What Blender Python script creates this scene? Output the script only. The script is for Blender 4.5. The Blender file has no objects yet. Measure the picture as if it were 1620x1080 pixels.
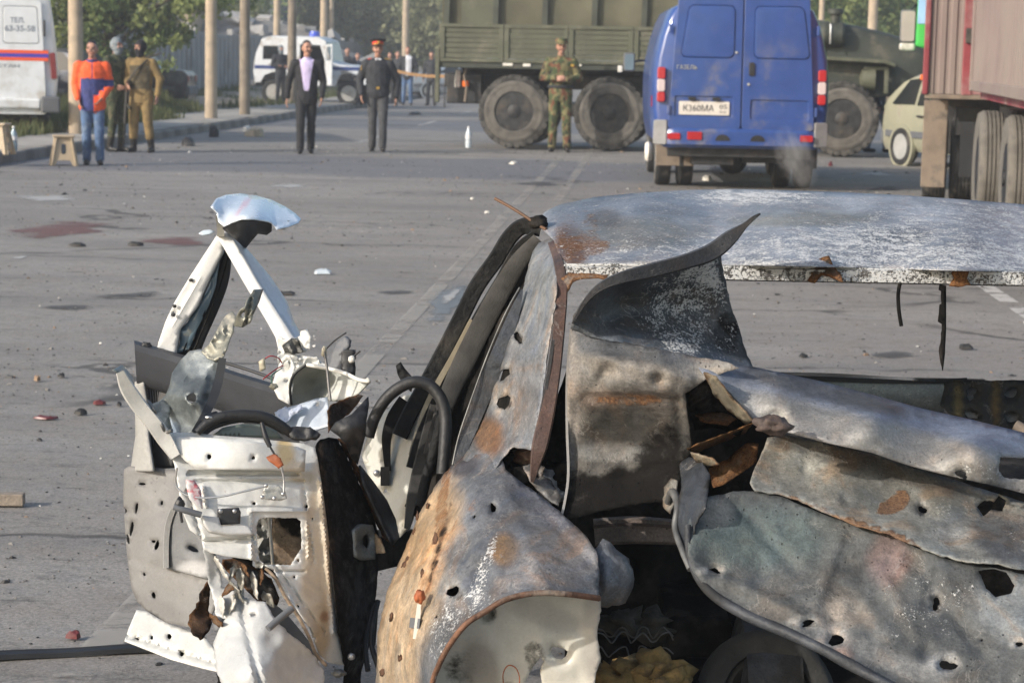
import bpy, bmesh, math, random
import numpy as np
from mathutils import Vector, Matrix, noise as mnoise
from mathutils.geometry import delaunay_2d_cdt
R = math.radians
random.seed(7)
scene = bpy.context.scene
col = scene.collection

# ------------------------------------------------------------------ camera, light, exposure
W0, H0 = 1620.0, 1080.0            # the photograph's own pixels, used as a ruler
FPX, HCAM, YHOR = 3300.0, 1.5, 93.0
PITCH = math.atan((H0 / 2 - YHOR) / FPX)
CP, SP = math.cos(PITCH), math.sin(PITCH)
ROLL = R(1.15)                     # the photograph leans a little: its right side hangs lower
CR, SR = math.cos(ROLL), math.sin(ROLL)
cam_d = bpy.data.cameras.new('camera')
cam = bpy.data.objects.new('camera', cam_d)
col.objects.link(cam)
cam.location = (0, 0, HCAM)
cam.rotation_euler = (Matrix.Rotation(R(90) - PITCH, 3, 'X') @ Matrix.Rotation(ROLL, 3, 'Z')).to_euler()
cam_d.sensor_width = 36.0
cam_d.lens = FPX / W0 * 36.0
cam_d.clip_start = 0.1
cam_d.clip_end = 2000
cam_d.dof.use_dof = True
cam_d.dof.focus_distance = 4.2
cam_d.dof.aperture_fstop = 12.5
scene.camera = cam

SUN_EL, SUN_AZ = R(25), R(-124)     # azimuth clockwise from +Y: the sun stands left and a little behind the camera
world = bpy.data.worlds.new('World')
scene.world = world
world.use_nodes = True
wn = world.node_tree
wn.nodes.clear()
wo = wn.nodes.new('ShaderNodeOutputWorld')
wb = wn.nodes.new('ShaderNodeBackground')
ws = wn.nodes.new('ShaderNodeTexSky')
ws.sky_type = 'NISHITA'
ws.sun_disc = False
ws.sun_elevation = SUN_EL
ws.sun_rotation = SUN_AZ
ws.air_density = 1.2
ws.dust_density = 2.5
wb.inputs['Strength'].default_value = 0.15
wn.links.new(ws.outputs[0], wb.inputs[0])
wn.links.new(wb.outputs[0], wo.inputs[0])
sun_d = bpy.data.lights.new('sun', 'SUN')
sun_d.energy = 3.1
sun_d.angle = R(0.9)
sun_d.color = (1.0, 0.94, 0.86)
sun = bpy.data.objects.new('sun', sun_d)
col.objects.link(sun)
to_sun = Vector((math.sin(SUN_AZ) * math.cos(SUN_EL), math.cos(SUN_AZ) * math.cos(SUN_EL), math.sin(SUN_EL)))
sun.rotation_euler = to_sun.to_track_quat('Z', 'Y').to_euler()
sun.location = (-20, -10, 20)
vs = scene.view_settings
vs.view_transform = 'Standard'
vs.look = 'None'
vs.gamma = 1.0
vs.exposure = 0.45
vs.use_curve_mapping = False

# ------------------------------------------------------------------ measuring helpers
def ray(px, py):
    u = (px - W0 / 2) / FPX
    v = (H0 / 2 - py) / FPX
    u, v = u * CR - v * SR, u * SR + v * CR
    return Vector((u, CP + v * SP, -SP + v * CP))
def at(px, py, Y):
    d = ray(px, py)
    return Vector((0, 0, HCAM)) + d * (Y / d.y)
def gnd(px, py, z=0.0):
    d = ray(px, py)
    t = (z - HCAM) / d.z
    return Vector((0, 0, HCAM)) + d * t
def gy(py):                        # distance of a ground point seen on this row
    return gnd(W0 / 2, py).y
ROAD_S = 209.0 / FPX               # the road runs a little to the right of the view axis
def road_x(lat, Y):
    return lat + ROAD_S * Y
ROAD_ANG = -math.atan(ROAD_S)

# ------------------------------------------------------------------ object helpers
def empty(name, loc=(0, 0, 0), rz=0.0):
    o = bpy.data.objects.new(name, None)
    col.objects.link(o)
    o.location = loc
    o.rotation_euler = (0, 0, rz)
    o.empty_display_size = 0.1
    return o
def tag(o, label=None, cat=None, group=None, kind=None):
    if label: o['label'] = label
    if cat: o['category'] = cat
    if group: o['group'] = group
    if kind: o['kind'] = kind
    return o
def copy_tree(o, parent=None):
    c = o.copy()
    col.objects.link(c)
    c.parent = parent
    for ch in [x for x in bpy.data.objects if x.parent == o]:
        copy_tree(ch, c)
    return c

class MB:
    def __init__(s):
        s.v, s.f, s.mi, s.m = [], [], [], 0
    def add(s, verts, faces):
        n = len(s.v)
        s.v += [tuple(p) for p in verts]
        s.f += [[i + n for i in f] for f in faces]
        s.mi += [s.m] * len(faces)
        return s
    def box(s, c, d, rot=None):
        x, y, z = d[0] / 2, d[1] / 2, d[2] / 2
        vs_ = [Vector(p) for p in ((-x,-y,-z),(x,-y,-z),(x,y,-z),(-x,y,-z),(-x,-y,z),(x,-y,z),(x,y,z),(-x,y,z))]
        if rot:
            M = Matrix.Rotation(rot[2], 3, 'Z') @ Matrix.Rotation(rot[1], 3, 'Y') @ Matrix.Rotation(rot[0], 3, 'X')
            vs_ = [M @ p for p in vs_]
        c = Vector(c)
        return s.add([p + c for p in vs_], [(3,2,1,0),(4,5,6,7),(0,1,5,4),(1,2,6,5),(2,3,7,6),(3,0,4,7)])
    def bar(s, p0, p1, w, h, up=(0, 0, 1)):
        p0, p1 = Vector(p0), Vector(p1)
        d = (p1 - p0).normalized()
        a = d.cross(Vector(up))
        if a.length < 1e-4: a = d.cross(Vector((1, 0, 0)))
        a.normalize()
        b = a.cross(d)
        vs_ = []
        for p in (p0, p1):
            for i, j in ((-1,-1),(1,-1),(1,1),(-1,1)):
                vs_.append(p + a * (i * w / 2) + b * (j * h / 2))
        return s.add(vs_, [(3,2,1,0),(4,5,6,7),(0,1,5,4),(1,2,6,5),(2,3,7,6),(3,0,4,7)])
    def tube(s, pts, r, n=8, caps=True):
        pts = [Vector(p) for p in pts]
        rs = r if isinstance(r, (list, tuple)) else [r] * len(pts)
        vs_, fs = [], []
        prev = None
        for i, p in enumerate(pts):
            d = (pts[min(i + 1, len(pts) - 1)] - pts[max(i - 1, 0)])
            if d.length < 1e-9: d = Vector((0, 0, 1))
            d.normalize()
            if prev is None:
                a = d.cross(Vector((0, 0, 1)))
                if a.length < 1e-3: a = d.cross(Vector((1, 0, 0)))
            else:
                a = prev - d * prev.dot(d)
            a.normalize()
            prev = a
            b = d.cross(a)
            for k in range(n):
                t = 2 * math.pi * k / n
                vs_.append(p + (a * math.cos(t) + b * math.sin(t)) * rs[i])
        for i in range(len(pts) - 1):
            for k in range(n):
                fs.append((i*n+k, i*n+(k+1) % n, (i+1)*n+(k+1) % n, (i+1)*n+k))
        if caps:
            fs.append(tuple(range(n))[::-1])
            fs.append(tuple((len(pts)-1)*n + k for k in range(n)))
        return s.add(vs_, fs)
    def lathe(s, prof, c=(0, 0, 0), axis='z', n=24, a0=0.0):
        c = Vector(c)
        vs_, fs = [], []
        for r, h in prof:
            for k in range(n):
                t = a0 + 2 * math.pi * k / n
                x, y = r * math.cos(t), r * math.sin(t)
                p = {'z': (x, y, h), 'x': (h, x, y), 'y': (x, h, y)}[axis]
                vs_.append(c + Vector(p))
        for i in range(len(prof) - 1):
            for k in range(n):
                fs.append((i*n+k, i*n+(k+1) % n, (i+1)*n+(k+1) % n, (i+1)*n+k))
        if prof[0][0] > 1e-6: fs.append(tuple(range(n))[::-1])
        if prof[-1][0] > 1e-6: fs.append(tuple((len(prof)-1)*n + k for k in range(n)))
        return s.add(vs_, fs)
    def prism(s, poly, y0, y1, plane='xz'):
        n = len(poly)
        def P(a, b, t):
            return {'xz': (a, t, b), 'yz': (t, a, b), 'xy': (a, b, t)}[plane]
        vs_ = [P(a, b, y0) for a, b in poly] + [P(a, b, y1) for a, b in poly]
        fs = [tuple(range(n)), tuple(range(2*n-1, n-1, -1))]
        fs += [(k, k + n, (k+1) % n + n, (k+1) % n) for k in range(n)]
        return s.add(vs_, fs)
    def loft(s, rings, caps=True):
        n = len(rings[0])
        vs_ = [p for r in rings for p in r]
        fs = []
        for i in range(len(rings) - 1):
            for k in range(n):
                fs.append((i*n+k, i*n+(k+1) % n, (i+1)*n+(k+1) % n, (i+1)*n+k))
        if caps:
            fs.append(tuple(range(n))[::-1])
            fs.append(tuple((len(rings)-1)*n + k for k in range(n)))
        return s.add(vs_, fs)
    def build(s, name, mats, parent=None, smooth=35, bevel=0, seg=2, loc=None, rz=None):
        me = bpy.data.meshes.new(name)
        me.from_pydata(s.v, [], s.f)
        mats = mats if isinstance(mats, (list, tuple)) else [mats]
        for m in mats: me.materials.append(m)
        me.polygons.foreach_set('material_index', s.mi)
        bm = bmesh.new(); bm.from_mesh(me)
        bmesh.ops.recalc_face_normals(bm, faces=bm.faces)
        bm.to_mesh(me); bm.free()
        if smooth is not None:
            me.shade_smooth()
            if smooth < 180: me.set_sharp_from_angle(angle=R(smooth))
        o = bpy.data.objects.new(name, me)
        col.objects.link(o)
        if parent: o.parent = parent
        if loc is not None: o.location = loc
        if rz is not None: o.rotation_euler = (0, 0, rz)
        if bevel:
            b = o.modifiers.new('bevel', 'BEVEL')
            b.width = bevel; b.segments = seg; b.limit_method = 'ANGLE'; b.angle_limit = R(40)
        return o

def rrect(x0, z0, x1, z1, r, n=4, skew=0.0, skew2=None):
    """rounded rectangle; skew draws the top corners inwards (left by skew, right by skew2)"""
    sk2 = skew if skew2 is None else skew2
    out = []
    for cx, cz, a in ((x1 - r, z1 - r, 0), (x0 + r, z1 - r, 90), (x0 + r, z0 + r, 180), (x1 - r, z0 + r, 270)):
        for k in range(n + 1):
            t = R(a + 90 * k / n)
            x, z = cx + r * math.cos(t), cz + r * math.sin(t)
            f = (z - z0) / (z1 - z0)
            x += f * (skew if cx < (x0 + x1) / 2 else -sk2)
            out.append((x, z))
    return out

def inside(poly, x, y):
    """vectorised point in polygon"""
    P = np.asarray(poly, float)
    x = np.asarray(x, float); y = np.asarray(y, float)
    c = np.zeros(x.shape, bool)
    n = len(P)
    j = n - 1
    for i in range(n):
        xi, yi, xj, yj = P[i, 0], P[i, 1], P[j, 0], P[j, 1]
        if yi != yj:
            c ^= ((yi > y) != (yj > y)) & (x < (xj - xi) * (y - yi) / (yj - yi) + xi)
        j = i
    return c

def resample(poly, h, jag=0.0, rng=None, closed=True):
    out = []
    n = len(poly)
    for i in range(n if closed else n - 1):
        a, b = poly[i], poly[(i + 1) % n]
        L = math.hypot(b[0] - a[0], b[1] - a[1])
        k = max(1, int(round(L / h)))
        nx, ny = (-(b[1] - a[1]) / (L + 1e-9), (b[0] - a[0]) / (L + 1e-9))
        for q in range(k):
            t = q / k
            o = 0.0
            if jag and rng is not None: o = rng.gauss(0, jag)
            out.append((a[0] + (b[0] - a[0]) * t + nx * o, a[1] + (b[1] - a[1]) * t + ny * o))
    if not closed: out.append(poly[-1])
    return out

def crom(pts, k=6, closed=False):
    """Catmull-Rom through points of any dimension"""
    P = [np.asarray(p, float) for p in pts]
    n = len(P)
    out = []
    rng_ = range(n if closed else n - 1)
    for i in rng_:
        if closed:
            p0, p1, p2, p3 = P[(i-1) % n], P[i], P[(i+1) % n], P[(i+2) % n]
        else:
            p0, p1, p2, p3 = P[max(i-1, 0)], P[i], P[i+1], P[min(i+2, n-1)]
        for q in range(k):
            t = q / k
            out.append(0.5 * ((2*p1) + (-p0+p2)*t + (2*p0-5*p1+4*p2-p3)*t*t + (-p0+3*p1-3*p2+p3)*t**3))
    if not closed: out.append(P[-1])
    return [tuple(p) for p in out]

def tri_fill(outline, holes, h, rng):
    """2D triangles filling an outline with holes, points about h apart"""
    pts, edges = [], []
    for loop in [outline] + holes:
        n0 = len(pts)
        pts += [tuple(p) for p in loop]
        edges += [(n0 + i, n0 + (i + 1) % len(loop)) for i in range(len(loop))]
    bd = np.array(pts)
    xs = np.arange(bd[:, 0].min(), bd[:, 0].max(), h)
    ys = np.arange(bd[:, 1].min(), bd[:, 1].max(), h * 0.87)
    gx, gyy = np.meshgrid(xs, ys)
    gx = gx + (np.arange(len(ys)) % 2)[:, None] * h / 2
    gx, gyy = gx.ravel(), gyy.ravel()
    ok = inside(outline, gx, gyy)
    for hl in holes: ok &= ~inside(hl, gx, gyy)
    gx, gyy = gx[ok], gyy[ok]
    if len(gx):
        d = np.full(len(gx), 1e9)
        for q in bd:
            d = np.minimum(d, (gx - q[0])**2 + (gyy - q[1])**2)
        kp = d > (0.5 * h)**2
        pts += list(zip(gx[kp].tolist(), gyy[kp].tolist()))
    V, E, F, _, _, _ = delaunay_2d_cdt([Vector((float(p[0]), float(p[1]))) for p in pts], edges, [], 0, 1e-6)
    V = np.array([(v.x, v.y) for v in V])
    F = np.array([f for f in F if len(f) == 3])
    c = V[F].mean(axis=1)
    ok = inside(outline, c[:, 0], c[:, 1])
    for hl in holes: ok &= ~inside(hl, c[:, 0], c[:, 1])
    if h < 900:                     # no slivers along straight edges
        a, b, d = V[F[:, 0]], V[F[:, 1]], V[F[:, 2]]
        ok &= np.abs((b[:, 0] - a[:, 0]) * (d[:, 1] - a[:, 1]) - (b[:, 1] - a[:, 1]) * (d[:, 0] - a[:, 0])) > 0.03 * h * h
    return V, F[ok]

def slab(name, outline, holes, mat, parent, t=0.01, y=0.0, plane='xz', h=1.0, bevel=0.0):
    """flat plate with cut-outs, thickness t towards +third axis"""
    V, F = tri_fill(outline, holes, 1e3, None)
    mb = MB()
    def P(a, b, w):
        return {'xz': (a, w, b), 'yz': (w, a, b), 'xy': (a, b, w)}[plane]
    n = len(V)
    mb.add([P(a, b, y) for a, b in V] + [P(a, b, y + t) for a, b in V],
           [tuple(f) for f in F] + [tuple(i + n for i in f[::-1]) for f in F])
    for loop in [outline] + holes:
        idx = []
        for p in loop:
            idx.append(int(np.argmin((V[:, 0] - p[0])**2 + (V[:, 1] - p[1])**2)))
        base = 0
        for i in range(len(idx)):
            a, b = idx[i], idx[(i + 1) % len(idx)]
            if a != b:
                mb.f.append([a, b, b + n, a + n]); mb.mi.append(0)
    return mb.build(name, mat, parent, smooth=30, bevel=bevel)

# ------------------------------------------------------------------ materials
def new_mat(name):
    m = bpy.data.materials.new(name)
    m.use_nodes = True
    nt = m.node_tree
    nt.nodes.clear()
    out = nt.nodes.new('ShaderNodeOutputMaterial')
    b = nt.nodes.new('ShaderNodeBsdfPrincipled')
    nt.links.new(b.outputs[0], out.inputs[0])
    return m, nt, b, out
def N(nt, t, **kw):
    n = nt.nodes.new(t)
    for k, v in kw.items(): setattr(n, k, v)
    return n
def noise_node(nt, vec, scale, detail=4.0, rough=0.55, dist=0.0):
    n = N(nt, 'ShaderNodeTexNoise')
    n.inputs['Scale'].default_value = scale
    n.inputs['Detail'].default_value = detail
    n.inputs['Roughness'].default_value = rough
    n.inputs['Distortion'].default_value = dist
    nt.links.new(vec, n.inputs['Vector'])
    return n.outputs[0]
def rng_node(nt, v, a, b, c=0.0, d=1.0, smooth=True):
    n = N(nt, 'ShaderNodeMapRange')
    n.interpolation_type = 'SMOOTHSTEP' if smooth else 'LINEAR'
    for i, x in enumerate((a, b, c, d)):
        if hasattr(x, 'node'): nt.links.new(x, n.inputs[i + 1])
        else: n.inputs[i + 1].default_value = x
    nt.links.new(v, n.inputs[0])
    return n.outputs[0]
def math_node(nt, op, a, b=None):
    n = N(nt, 'ShaderNodeMath', operation=op)
    for i, x in enumerate((a, b)):
        if x is None: continue
        if hasattr(x, 'node'): nt.links.new(x, n.inputs[i])
        else: n.inputs[i].default_value = x
    return n.outputs[0]
def mix_node(nt, fac, a, b, mode='MIX'):
    n = N(nt, 'ShaderNodeMix', data_type='RGBA', blend_type=mode)
    for i, x in ((0, fac), (6, a), (7, b)):
        if hasattr(x, 'node'): nt.links.new(x, n.inputs[i])
        elif i == 0: n.inputs[0].default_value = x
        else: n.inputs[i].default_value = (*x, 1.0) if len(x) == 3 else x
    return n.outputs[2]
def coords(nt, kind='Object'):
    return N(nt, 'ShaderNodeTexCoord').outputs[kind]
def bump(nt, b, h, strength=0.3, dist=0.01):
    n = N(nt, 'ShaderNodeBump')
    n.inputs['Strength'].default_value = strength
    n.inputs['Distance'].default_value = dist
    nt.links.new(h, n.inputs['Height'])
    nt.links.new(n.outputs[0], b.inputs['Normal'])
def L(nt, a, b): nt.links.new(a, b)

def simple(name, c, rough=0.5, metal=0.0, var=0.15, scale=6.0, bmp=0.0, bscale=80.0, dirt=None, dscale=3.0, damt=0.5, coat=0.0, spec=0.5, dz=None):
    """painted, plastic or cloth surface with mottling and optional dirt; dz = (z_low, z_high): more road dirt near the ground"""
    m, nt, b, out = new_mat(name)
    v = coords(nt)
    n1 = noise_node(nt, v, scale, 5)
    k = rng_node(nt, n1, 0.3, 0.7, 1 - var, 1 + var)
    cc = mix_node(nt, 1.0, c, k, 'MULTIPLY')
    r = None
    if dirt:
        n2 = noise_node(nt, v, dscale, 6, 0.65)
        f = rng_node(nt, n2, 0.62 - damt * 0.4, 0.78 - damt * 0.25)
        if dz:
            sx = N(nt, 'ShaderNodeSeparateXYZ'); L(nt, v, sx.inputs[0])
            zf = rng_node(nt, sx.outputs[2], dz[1], dz[0], 0.12, 1.0)
            f = math_node(nt, 'MULTIPLY', f, zf)
        f = math_node(nt, 'MULTIPLY', f, 0.85)
        cc = mix_node(nt, f, cc, dirt)
        r = mix_node(nt, f, (rough,)*3, (0.85,)*3)
    L(nt, cc, b.inputs['Base Color'])
    if r is not None: L(nt, r, b.inputs['Roughness'])
    else: b.inputs['Roughness'].default_value = rough
    b.inputs['Metallic'].default_value = metal
    b.inputs['Coat Weight'].default_value = coat
    b.inputs['Specular IOR Level'].default_value = spec
    if bmp: bump(nt, b, noise_node(nt, v, bscale, 4), bmp, 0.01)
    return m

M = {}
DUST = (0.30, 0.26, 0.21)
M['rubber'] = simple('rubber', (0.022, 0.022, 0.023), 0.75, var=0.3, bmp=0.2, bscale=60, dirt=(0.16, 0.145, 0.125), dscale=4, damt=0.35)
M['tyre_dusty'] = simple('tyre_dusty', (0.03, 0.029, 0.028), 0.9, var=0.3, bmp=0.25, bscale=40, dirt=(0.13, 0.12, 0.105), dscale=3, damt=0.55)
M['black'] = simple('black', (0.02, 0.02, 0.022), 0.5, var=0.3)
M['dark_metal'] = simple('dark_metal', (0.035, 0.035, 0.036), 0.6, 0.3, var=0.4, scale=8, dirt=(0.12, 0.10, 0.08), damt=0.35)
M['steel'] = simple('steel', (0.45, 0.45, 0.45), 0.4, 0.8, var=0.2)
M['blue_paint'] = simple('blue_paint', (0.028, 0.07, 0.255), 0.28, var=0.08, dirt=(0.20, 0.19, 0.19), dscale=2.2, damt=0.3, coat=0.4, dz=(0.5, 1.5))
M['white_van_paint'] = simple('white_van_paint', (0.74, 0.76, 0.78), 0.3, var=0.04, dirt=(0.45, 0.42, 0.37), dscale=2.0, damt=0.4, coat=0.3, dz=(0.5, 1.3))
M['police_white'] = simple('police_white', (0.72, 0.74, 0.76), 0.35, var=0.05, dirt=DUST, damt=0.3)
M['red_lens'] = simple('red_lens', (0.42, 0.015, 0.02), 0.2, var=0.1, coat=0.5)
M['dark_red_lens'] = simple('dark_red_lens', (0.22, 0.03, 0.03), 0.3, var=0.1)
M['white_lens'] = simple('white_lens', (0.6, 0.5, 0.5), 0.2, var=0.05, coat=0.5)
M['orange_lens'] = simple('orange_lens', (0.8, 0.16, 0.02), 0.3, var=0.05)
M['plate_white'] = simple('plate_white', (0.66, 0.62, 0.56), 0.5, var=0.06, scale=20)
M['print_black'] = simple('print_black', (0.03, 0.03, 0.035), 0.5, var=0.05)
M['print_grey'] = simple('print_grey', (0.22, 0.25, 0.29), 0.5, var=0.05)
M['emblem'] = simple('emblem', (0.55, 0.55, 0.5), 0.35, 0.5, var=0.05)
M['glass_dark'] = simple('glass_dark', (0.015, 0.018, 0.02), 0.08, var=0.1, spec=0.7)
M['glass_blue'] = simple('glass_blue', (0.14, 0.2, 0.24), 0.1, var=0.1, spec=0.8)
M['stripe_orange'] = simple('stripe_orange', (0.85, 0.11, 0.03), 0.4, var=0.04)
M['stripe_blue'] = simple('stripe_blue', (0.06, 0.05, 0.42), 0.4, var=0.04)
M['police_blue'] = simple('police_blue', (0.03, 0.06, 0.2), 0.4, var=0.05)
M['beacon_blue'] = simple('beacon_blue', (0.05, 0.10, 0.6), 0.2, var=0.05, coat=0.5)
M['olive'] = simple('olive', (0.085, 0.09, 0.058), 0.65, var=0.14, scale=3, dirt=(0.17, 0.16, 0.12), dscale=2.5, damt=0.35)
M['olive_dark'] = simple('olive_dark', (0.04, 0.046, 0.036), 0.6, var=0.2, scale=4, dirt=(0.12, 0.11, 0.085), dscale=2.5, damt=0.3)
M['tarp'] = simple('tarp', (0.105, 0.10, 0.065), 0.85, var=0.2, scale=2.2, bmp=0.4, bscale=5)
M['tarp_seam'] = simple('tarp_seam', (0.06, 0.066, 0.052), 0.85, var=0.2, scale=3)
M['beige_paint'] = simple('beige_paint', (0.37, 0.36, 0.26), 0.35, 0.15, var=0.05, dirt=DUST, damt=0.25, coat=0.3)
M['grey_plastic'] = simple('grey_plastic', (0.12, 0.125, 0.135), 0.6, var=0.1)
M['rim_silver'] = simple('rim_silver', (0.5, 0.49, 0.46), 0.4, 0.5, var=0.12, dirt=DUST, damt=0.3)
M['rim_white'] = simple('rim_white', (0.42, 0.42, 0.4), 0.45, 0.1, var=0.1)
M['rim_black'] = simple('rim_black', (0.016, 0.017, 0.02), 0.5, 0.2, var=0.3, dirt=(0.08, 0.075, 0.065), damt=0.2)
M['sidewall'] = simple('sidewall', (0.125, 0.115, 0.1), 0.9, var=0.25, scale=5, dirt=(0.05, 0.048, 0.045), dscale=4, damt=0.35)
M['sedan_dark'] = simple('sedan_dark', (0.03, 0.037, 0.055), 0.3, 0.2, var=0.1, dirt=(0.15, 0.14, 0.13), damt=0.4, coat=0.3)
M['sedan_silver'] = simple('sedan_silver', (0.4, 0.45, 0.5), 0.3, 0.4, var=0.05, coat=0.3)
M['container'] = simple('container', (0.21, 0.155, 0.145), 0.6, var=0.12, scale=1.5, dirt=(0.24, 0.2, 0.175), dscale=0.8, damt=0.75, dz=(1.2, 5.0))
M['container_red'] = simple('container_red', (0.23, 0.035, 0.045), 0.55, var=0.15, dirt=(0.36, 0.28, 0.26), dscale=1.0, damt=0.4)
M['green_cab'] = simple('green_cab', (0.06, 0.52, 0.09), 0.3, var=0.05, coat=0.4)
M['sticker_blue'] = simple('sticker_blue', (0.3, 0.55, 0.8), 0.4, var=0.1)
M['mud_tan'] = simple('mud_tan', (0.22, 0.175, 0.135), 0.9, var=0.3, scale=4, bmp=0.3, bscale=20, dirt=(0.08, 0.07, 0.06), dscale=4, damt=0.3)
M['tread_tan'] = simple('tread_tan', (0.15, 0.138, 0.12), 0.9, var=0.3, scale=5, dirt=(0.07, 0.065, 0.06), dscale=5, damt=0.35)
M['beige_plastic'] = simple('beige_plastic', (0.44, 0.35, 0.24), 0.5, var=0.08, scale=8, dirt=(0.2, 0.17, 0.13), damt=0.2)
M['white_plastic'] = simple('white_plastic', (0.75, 0.72, 0.65), 0.5, var=0.05, dirt=DUST, damt=0.3)
M['concrete_pole'] = simple('concrete_pole', (0.45, 0.36, 0.26), 0.9, var=0.14, scale=3, bmp=0.2, bscale=30, dirt=(0.26, 0.22, 0.17), dscale=2, damt=0.3)
M['concrete_pole_dark'] = simple('concrete_pole_dark', (0.27, 0.22, 0.165), 0.9, var=0.2, scale=3, bmp=0.2, bscale=30, dirt=(0.14, 0.12, 0.1), dscale=2, damt=0.4)
M['concrete_wall'] = simple('concrete_wall', (0.33, 0.325, 0.32), 0.9, var=0.15, scale=0.8, bmp=0.2, bscale=15, dirt=(0.2, 0.19, 0.18), dscale=0.7, damt=0.4)
M['kerb'] = simple('kerb', (0.24, 0.225, 0.205), 0.9, var=0.2, scale=3, bmp=0.3, bscale=30, dirt=(0.13, 0.12, 0.11), dscale=1.5, damt=0.45)
M['building_blue'] = simple('building_blue', (0.15, 0.17, 0.2), 0.9, var=0.2, scale=0.3)
M['building_tan'] = simple('building_tan', (0.42, 0.34, 0.25), 0.9, var=0.15, scale=0.6)
M['window_dark'] = simple('window_dark', (0.04, 0.05, 0.065), 0.2, var=0.3)
M['tape'] = simple('tape', (0.55, 0.3, 0.12), 0.6, var=0.2, scale=8)
M['bark'] = simple('bark', (0.10, 0.08, 0.06), 0.9, var=0.35, scale=6, bmp=0.5, bscale=25)
M['skin'] = simple('skin', (0.44, 0.235, 0.165), 0.5, var=0.08, scale=20)
M['hair'] = simple('hair', (0.015, 0.012, 0.011), 0.55, var=0.3, scale=60, bmp=0.3, bscale=200)
M['knit_black'] = simple('knit_black', (0.014, 0.014, 0.018), 0.95, var=0.3, scale=60)
M['eye'] = simple('eye', (0.02, 0.016, 0.014), 0.2, var=0.1)
M['lips'] = simple('lips', (0.3, 0.11, 0.09), 0.5, var=0.1)
M['cloth_orange'] = simple('cloth_orange', (0.88, 0.115, 0.025), 0.75, var=0.1, scale=12, bmp=0.3, bscale=40)
M['cloth_navy'] = simple('cloth_navy', (0.035, 0.045, 0.17), 0.8, var=0.15, scale=12, bmp=0.3, bscale=40)
M['denim'] = simple('denim', (0.075, 0.13, 0.24), 0.9, var=0.3, scale=5, dirt=(0.26, 0.32, 0.4), dscale=4, damt=0.3)
M['cloth_black'] = simple('cloth_black', (0.014, 0.0145, 0.018), 0.8, var=0.2, scale=10)
M['cloth_charcoal'] = simple('cloth_charcoal', (0.026, 0.028, 0.034), 0.8, var=0.2, scale=8, bmp=0.3, bscale=30)
M['cloth_grey'] = simple('cloth_grey', (0.06, 0.062, 0.066), 0.85, var=0.2, scale=8)
M['cloth_tan'] = simple('cloth_tan', (0.21, 0.145, 0.06), 0.9, var=0.25, scale=7, bmp=0.3, bscale=30)
M['vest_olive'] = simple('vest_olive', (0.075, 0.06, 0.034), 0.9, var=0.3, scale=14)
M['shirt_lilac'] = simple('shirt_lilac', (0.62, 0.53, 0.78), 0.8, var=0.06, scale=12)
M['shirt_white'] = simple('shirt_white', (0.72, 0.72, 0.75), 0.8, var=0.06)
M['cap_red'] = simple('cap_red', (0.6, 0.045, 0.02), 0.7, var=0.1)
M['gold'] = simple('gold', (0.7, 0.42, 0.08), 0.35, 0.6, var=0.1)
M['grey_blue_cloth'] = simple('grey_blue_cloth', (0.2, 0.23, 0.25), 0.9, var=0.3, scale=25)
M['leather_black'] = simple('leather_black', (0.013, 0.012, 0.012), 0.45, var=0.2)
M['gun'] = simple('gun', (0.02, 0.02, 0.021), 0.45, 0.4, var=0.2)
M['wood_dark'] = simple('wood_dark', (0.12, 0.06, 0.03), 0.6, var=0.2)

def camo(name, cols):
    m, nt, b, out = new_mat(name)
    v = coords(nt)
    c = cols[0]
    for i, (cc, th, sc) in enumerate(zip(cols[1:], (0.5, 0.56, 0.6), (9, 12, 16))):
        mp = N(nt, 'ShaderNodeMapping'); mp.inputs['Location'].default_value = (3.1 * i, 1.7 * i, 5.3 * i); mp.inputs['Scale'].default_value = (1, 1, 0.8)
        L(nt, v, mp.inputs[0])
        n = noise_node(nt, mp.outputs[0], sc, 2, 0.5, 0.6)
        c = mix_node(nt, rng_node(nt, n, th, th + 0.015), c, cc)
    L(nt, c, b.inputs['Base Color'])
    b.inputs['Roughness'].default_value = 0.9
    return m
M['camo'] = camo('camo', [(0.17, 0.15, 0.07), (0.055, 0.075, 0.03), (0.14, 0.055, 0.03), (0.016, 0.016, 0.014)])
M['camo_dark'] = camo('camo_dark', [(0.06, 0.075, 0.035), (0.03, 0.04, 0.02), (0.10, 0.09, 0.05), (0.015, 0.015, 0.012)])

def leaf_mat(name, c1, c2):
    m, nt, b, out = new_mat(name)
    a = N(nt, 'ShaderNodeAttribute', attribute_name='shade')
    n = noise_node(nt, coords(nt), 0.9, 3)
    f = math_node(nt, 'ADD', math_node(nt, 'MULTIPLY', a.outputs['Fac'], 0.6), math_node(nt, 'MULTIPLY', n, 0.4))
    c = mix_node(nt, rng_node(nt, f, 0.2, 0.85), c1, c2)
    L(nt, c, b.inputs['Base Color'])
    b.inputs['Roughness'].default_value = 0.6
    b.inputs['Specular IOR Level'].default_value = 0.3
    tr = N(nt, 'ShaderNodeBsdfTranslucent')
    L(nt, c, tr.inputs[0])
    mx = N(nt, 'ShaderNodeMixShader'); mx.inputs[0].default_value = 0.42
    L(nt, b.outputs[0], mx.inputs[1]); L(nt, tr.outputs[0], mx.inputs[2]); L(nt, mx.outputs[0], out.inputs[0])
    return m
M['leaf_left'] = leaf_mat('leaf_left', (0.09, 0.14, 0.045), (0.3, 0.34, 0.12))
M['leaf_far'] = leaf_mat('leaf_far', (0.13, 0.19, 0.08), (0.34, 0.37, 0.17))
M['leaf_pale'] = leaf_mat('leaf_pale', (0.19, 0.21, 0.11), (0.38, 0.38, 0.21))  # paler leaves: haze of the distance put into the green
M['leaf_right'] = leaf_mat('leaf_right', (0.1, 0.16, 0.05), (0.3, 0.34, 0.12))
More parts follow.
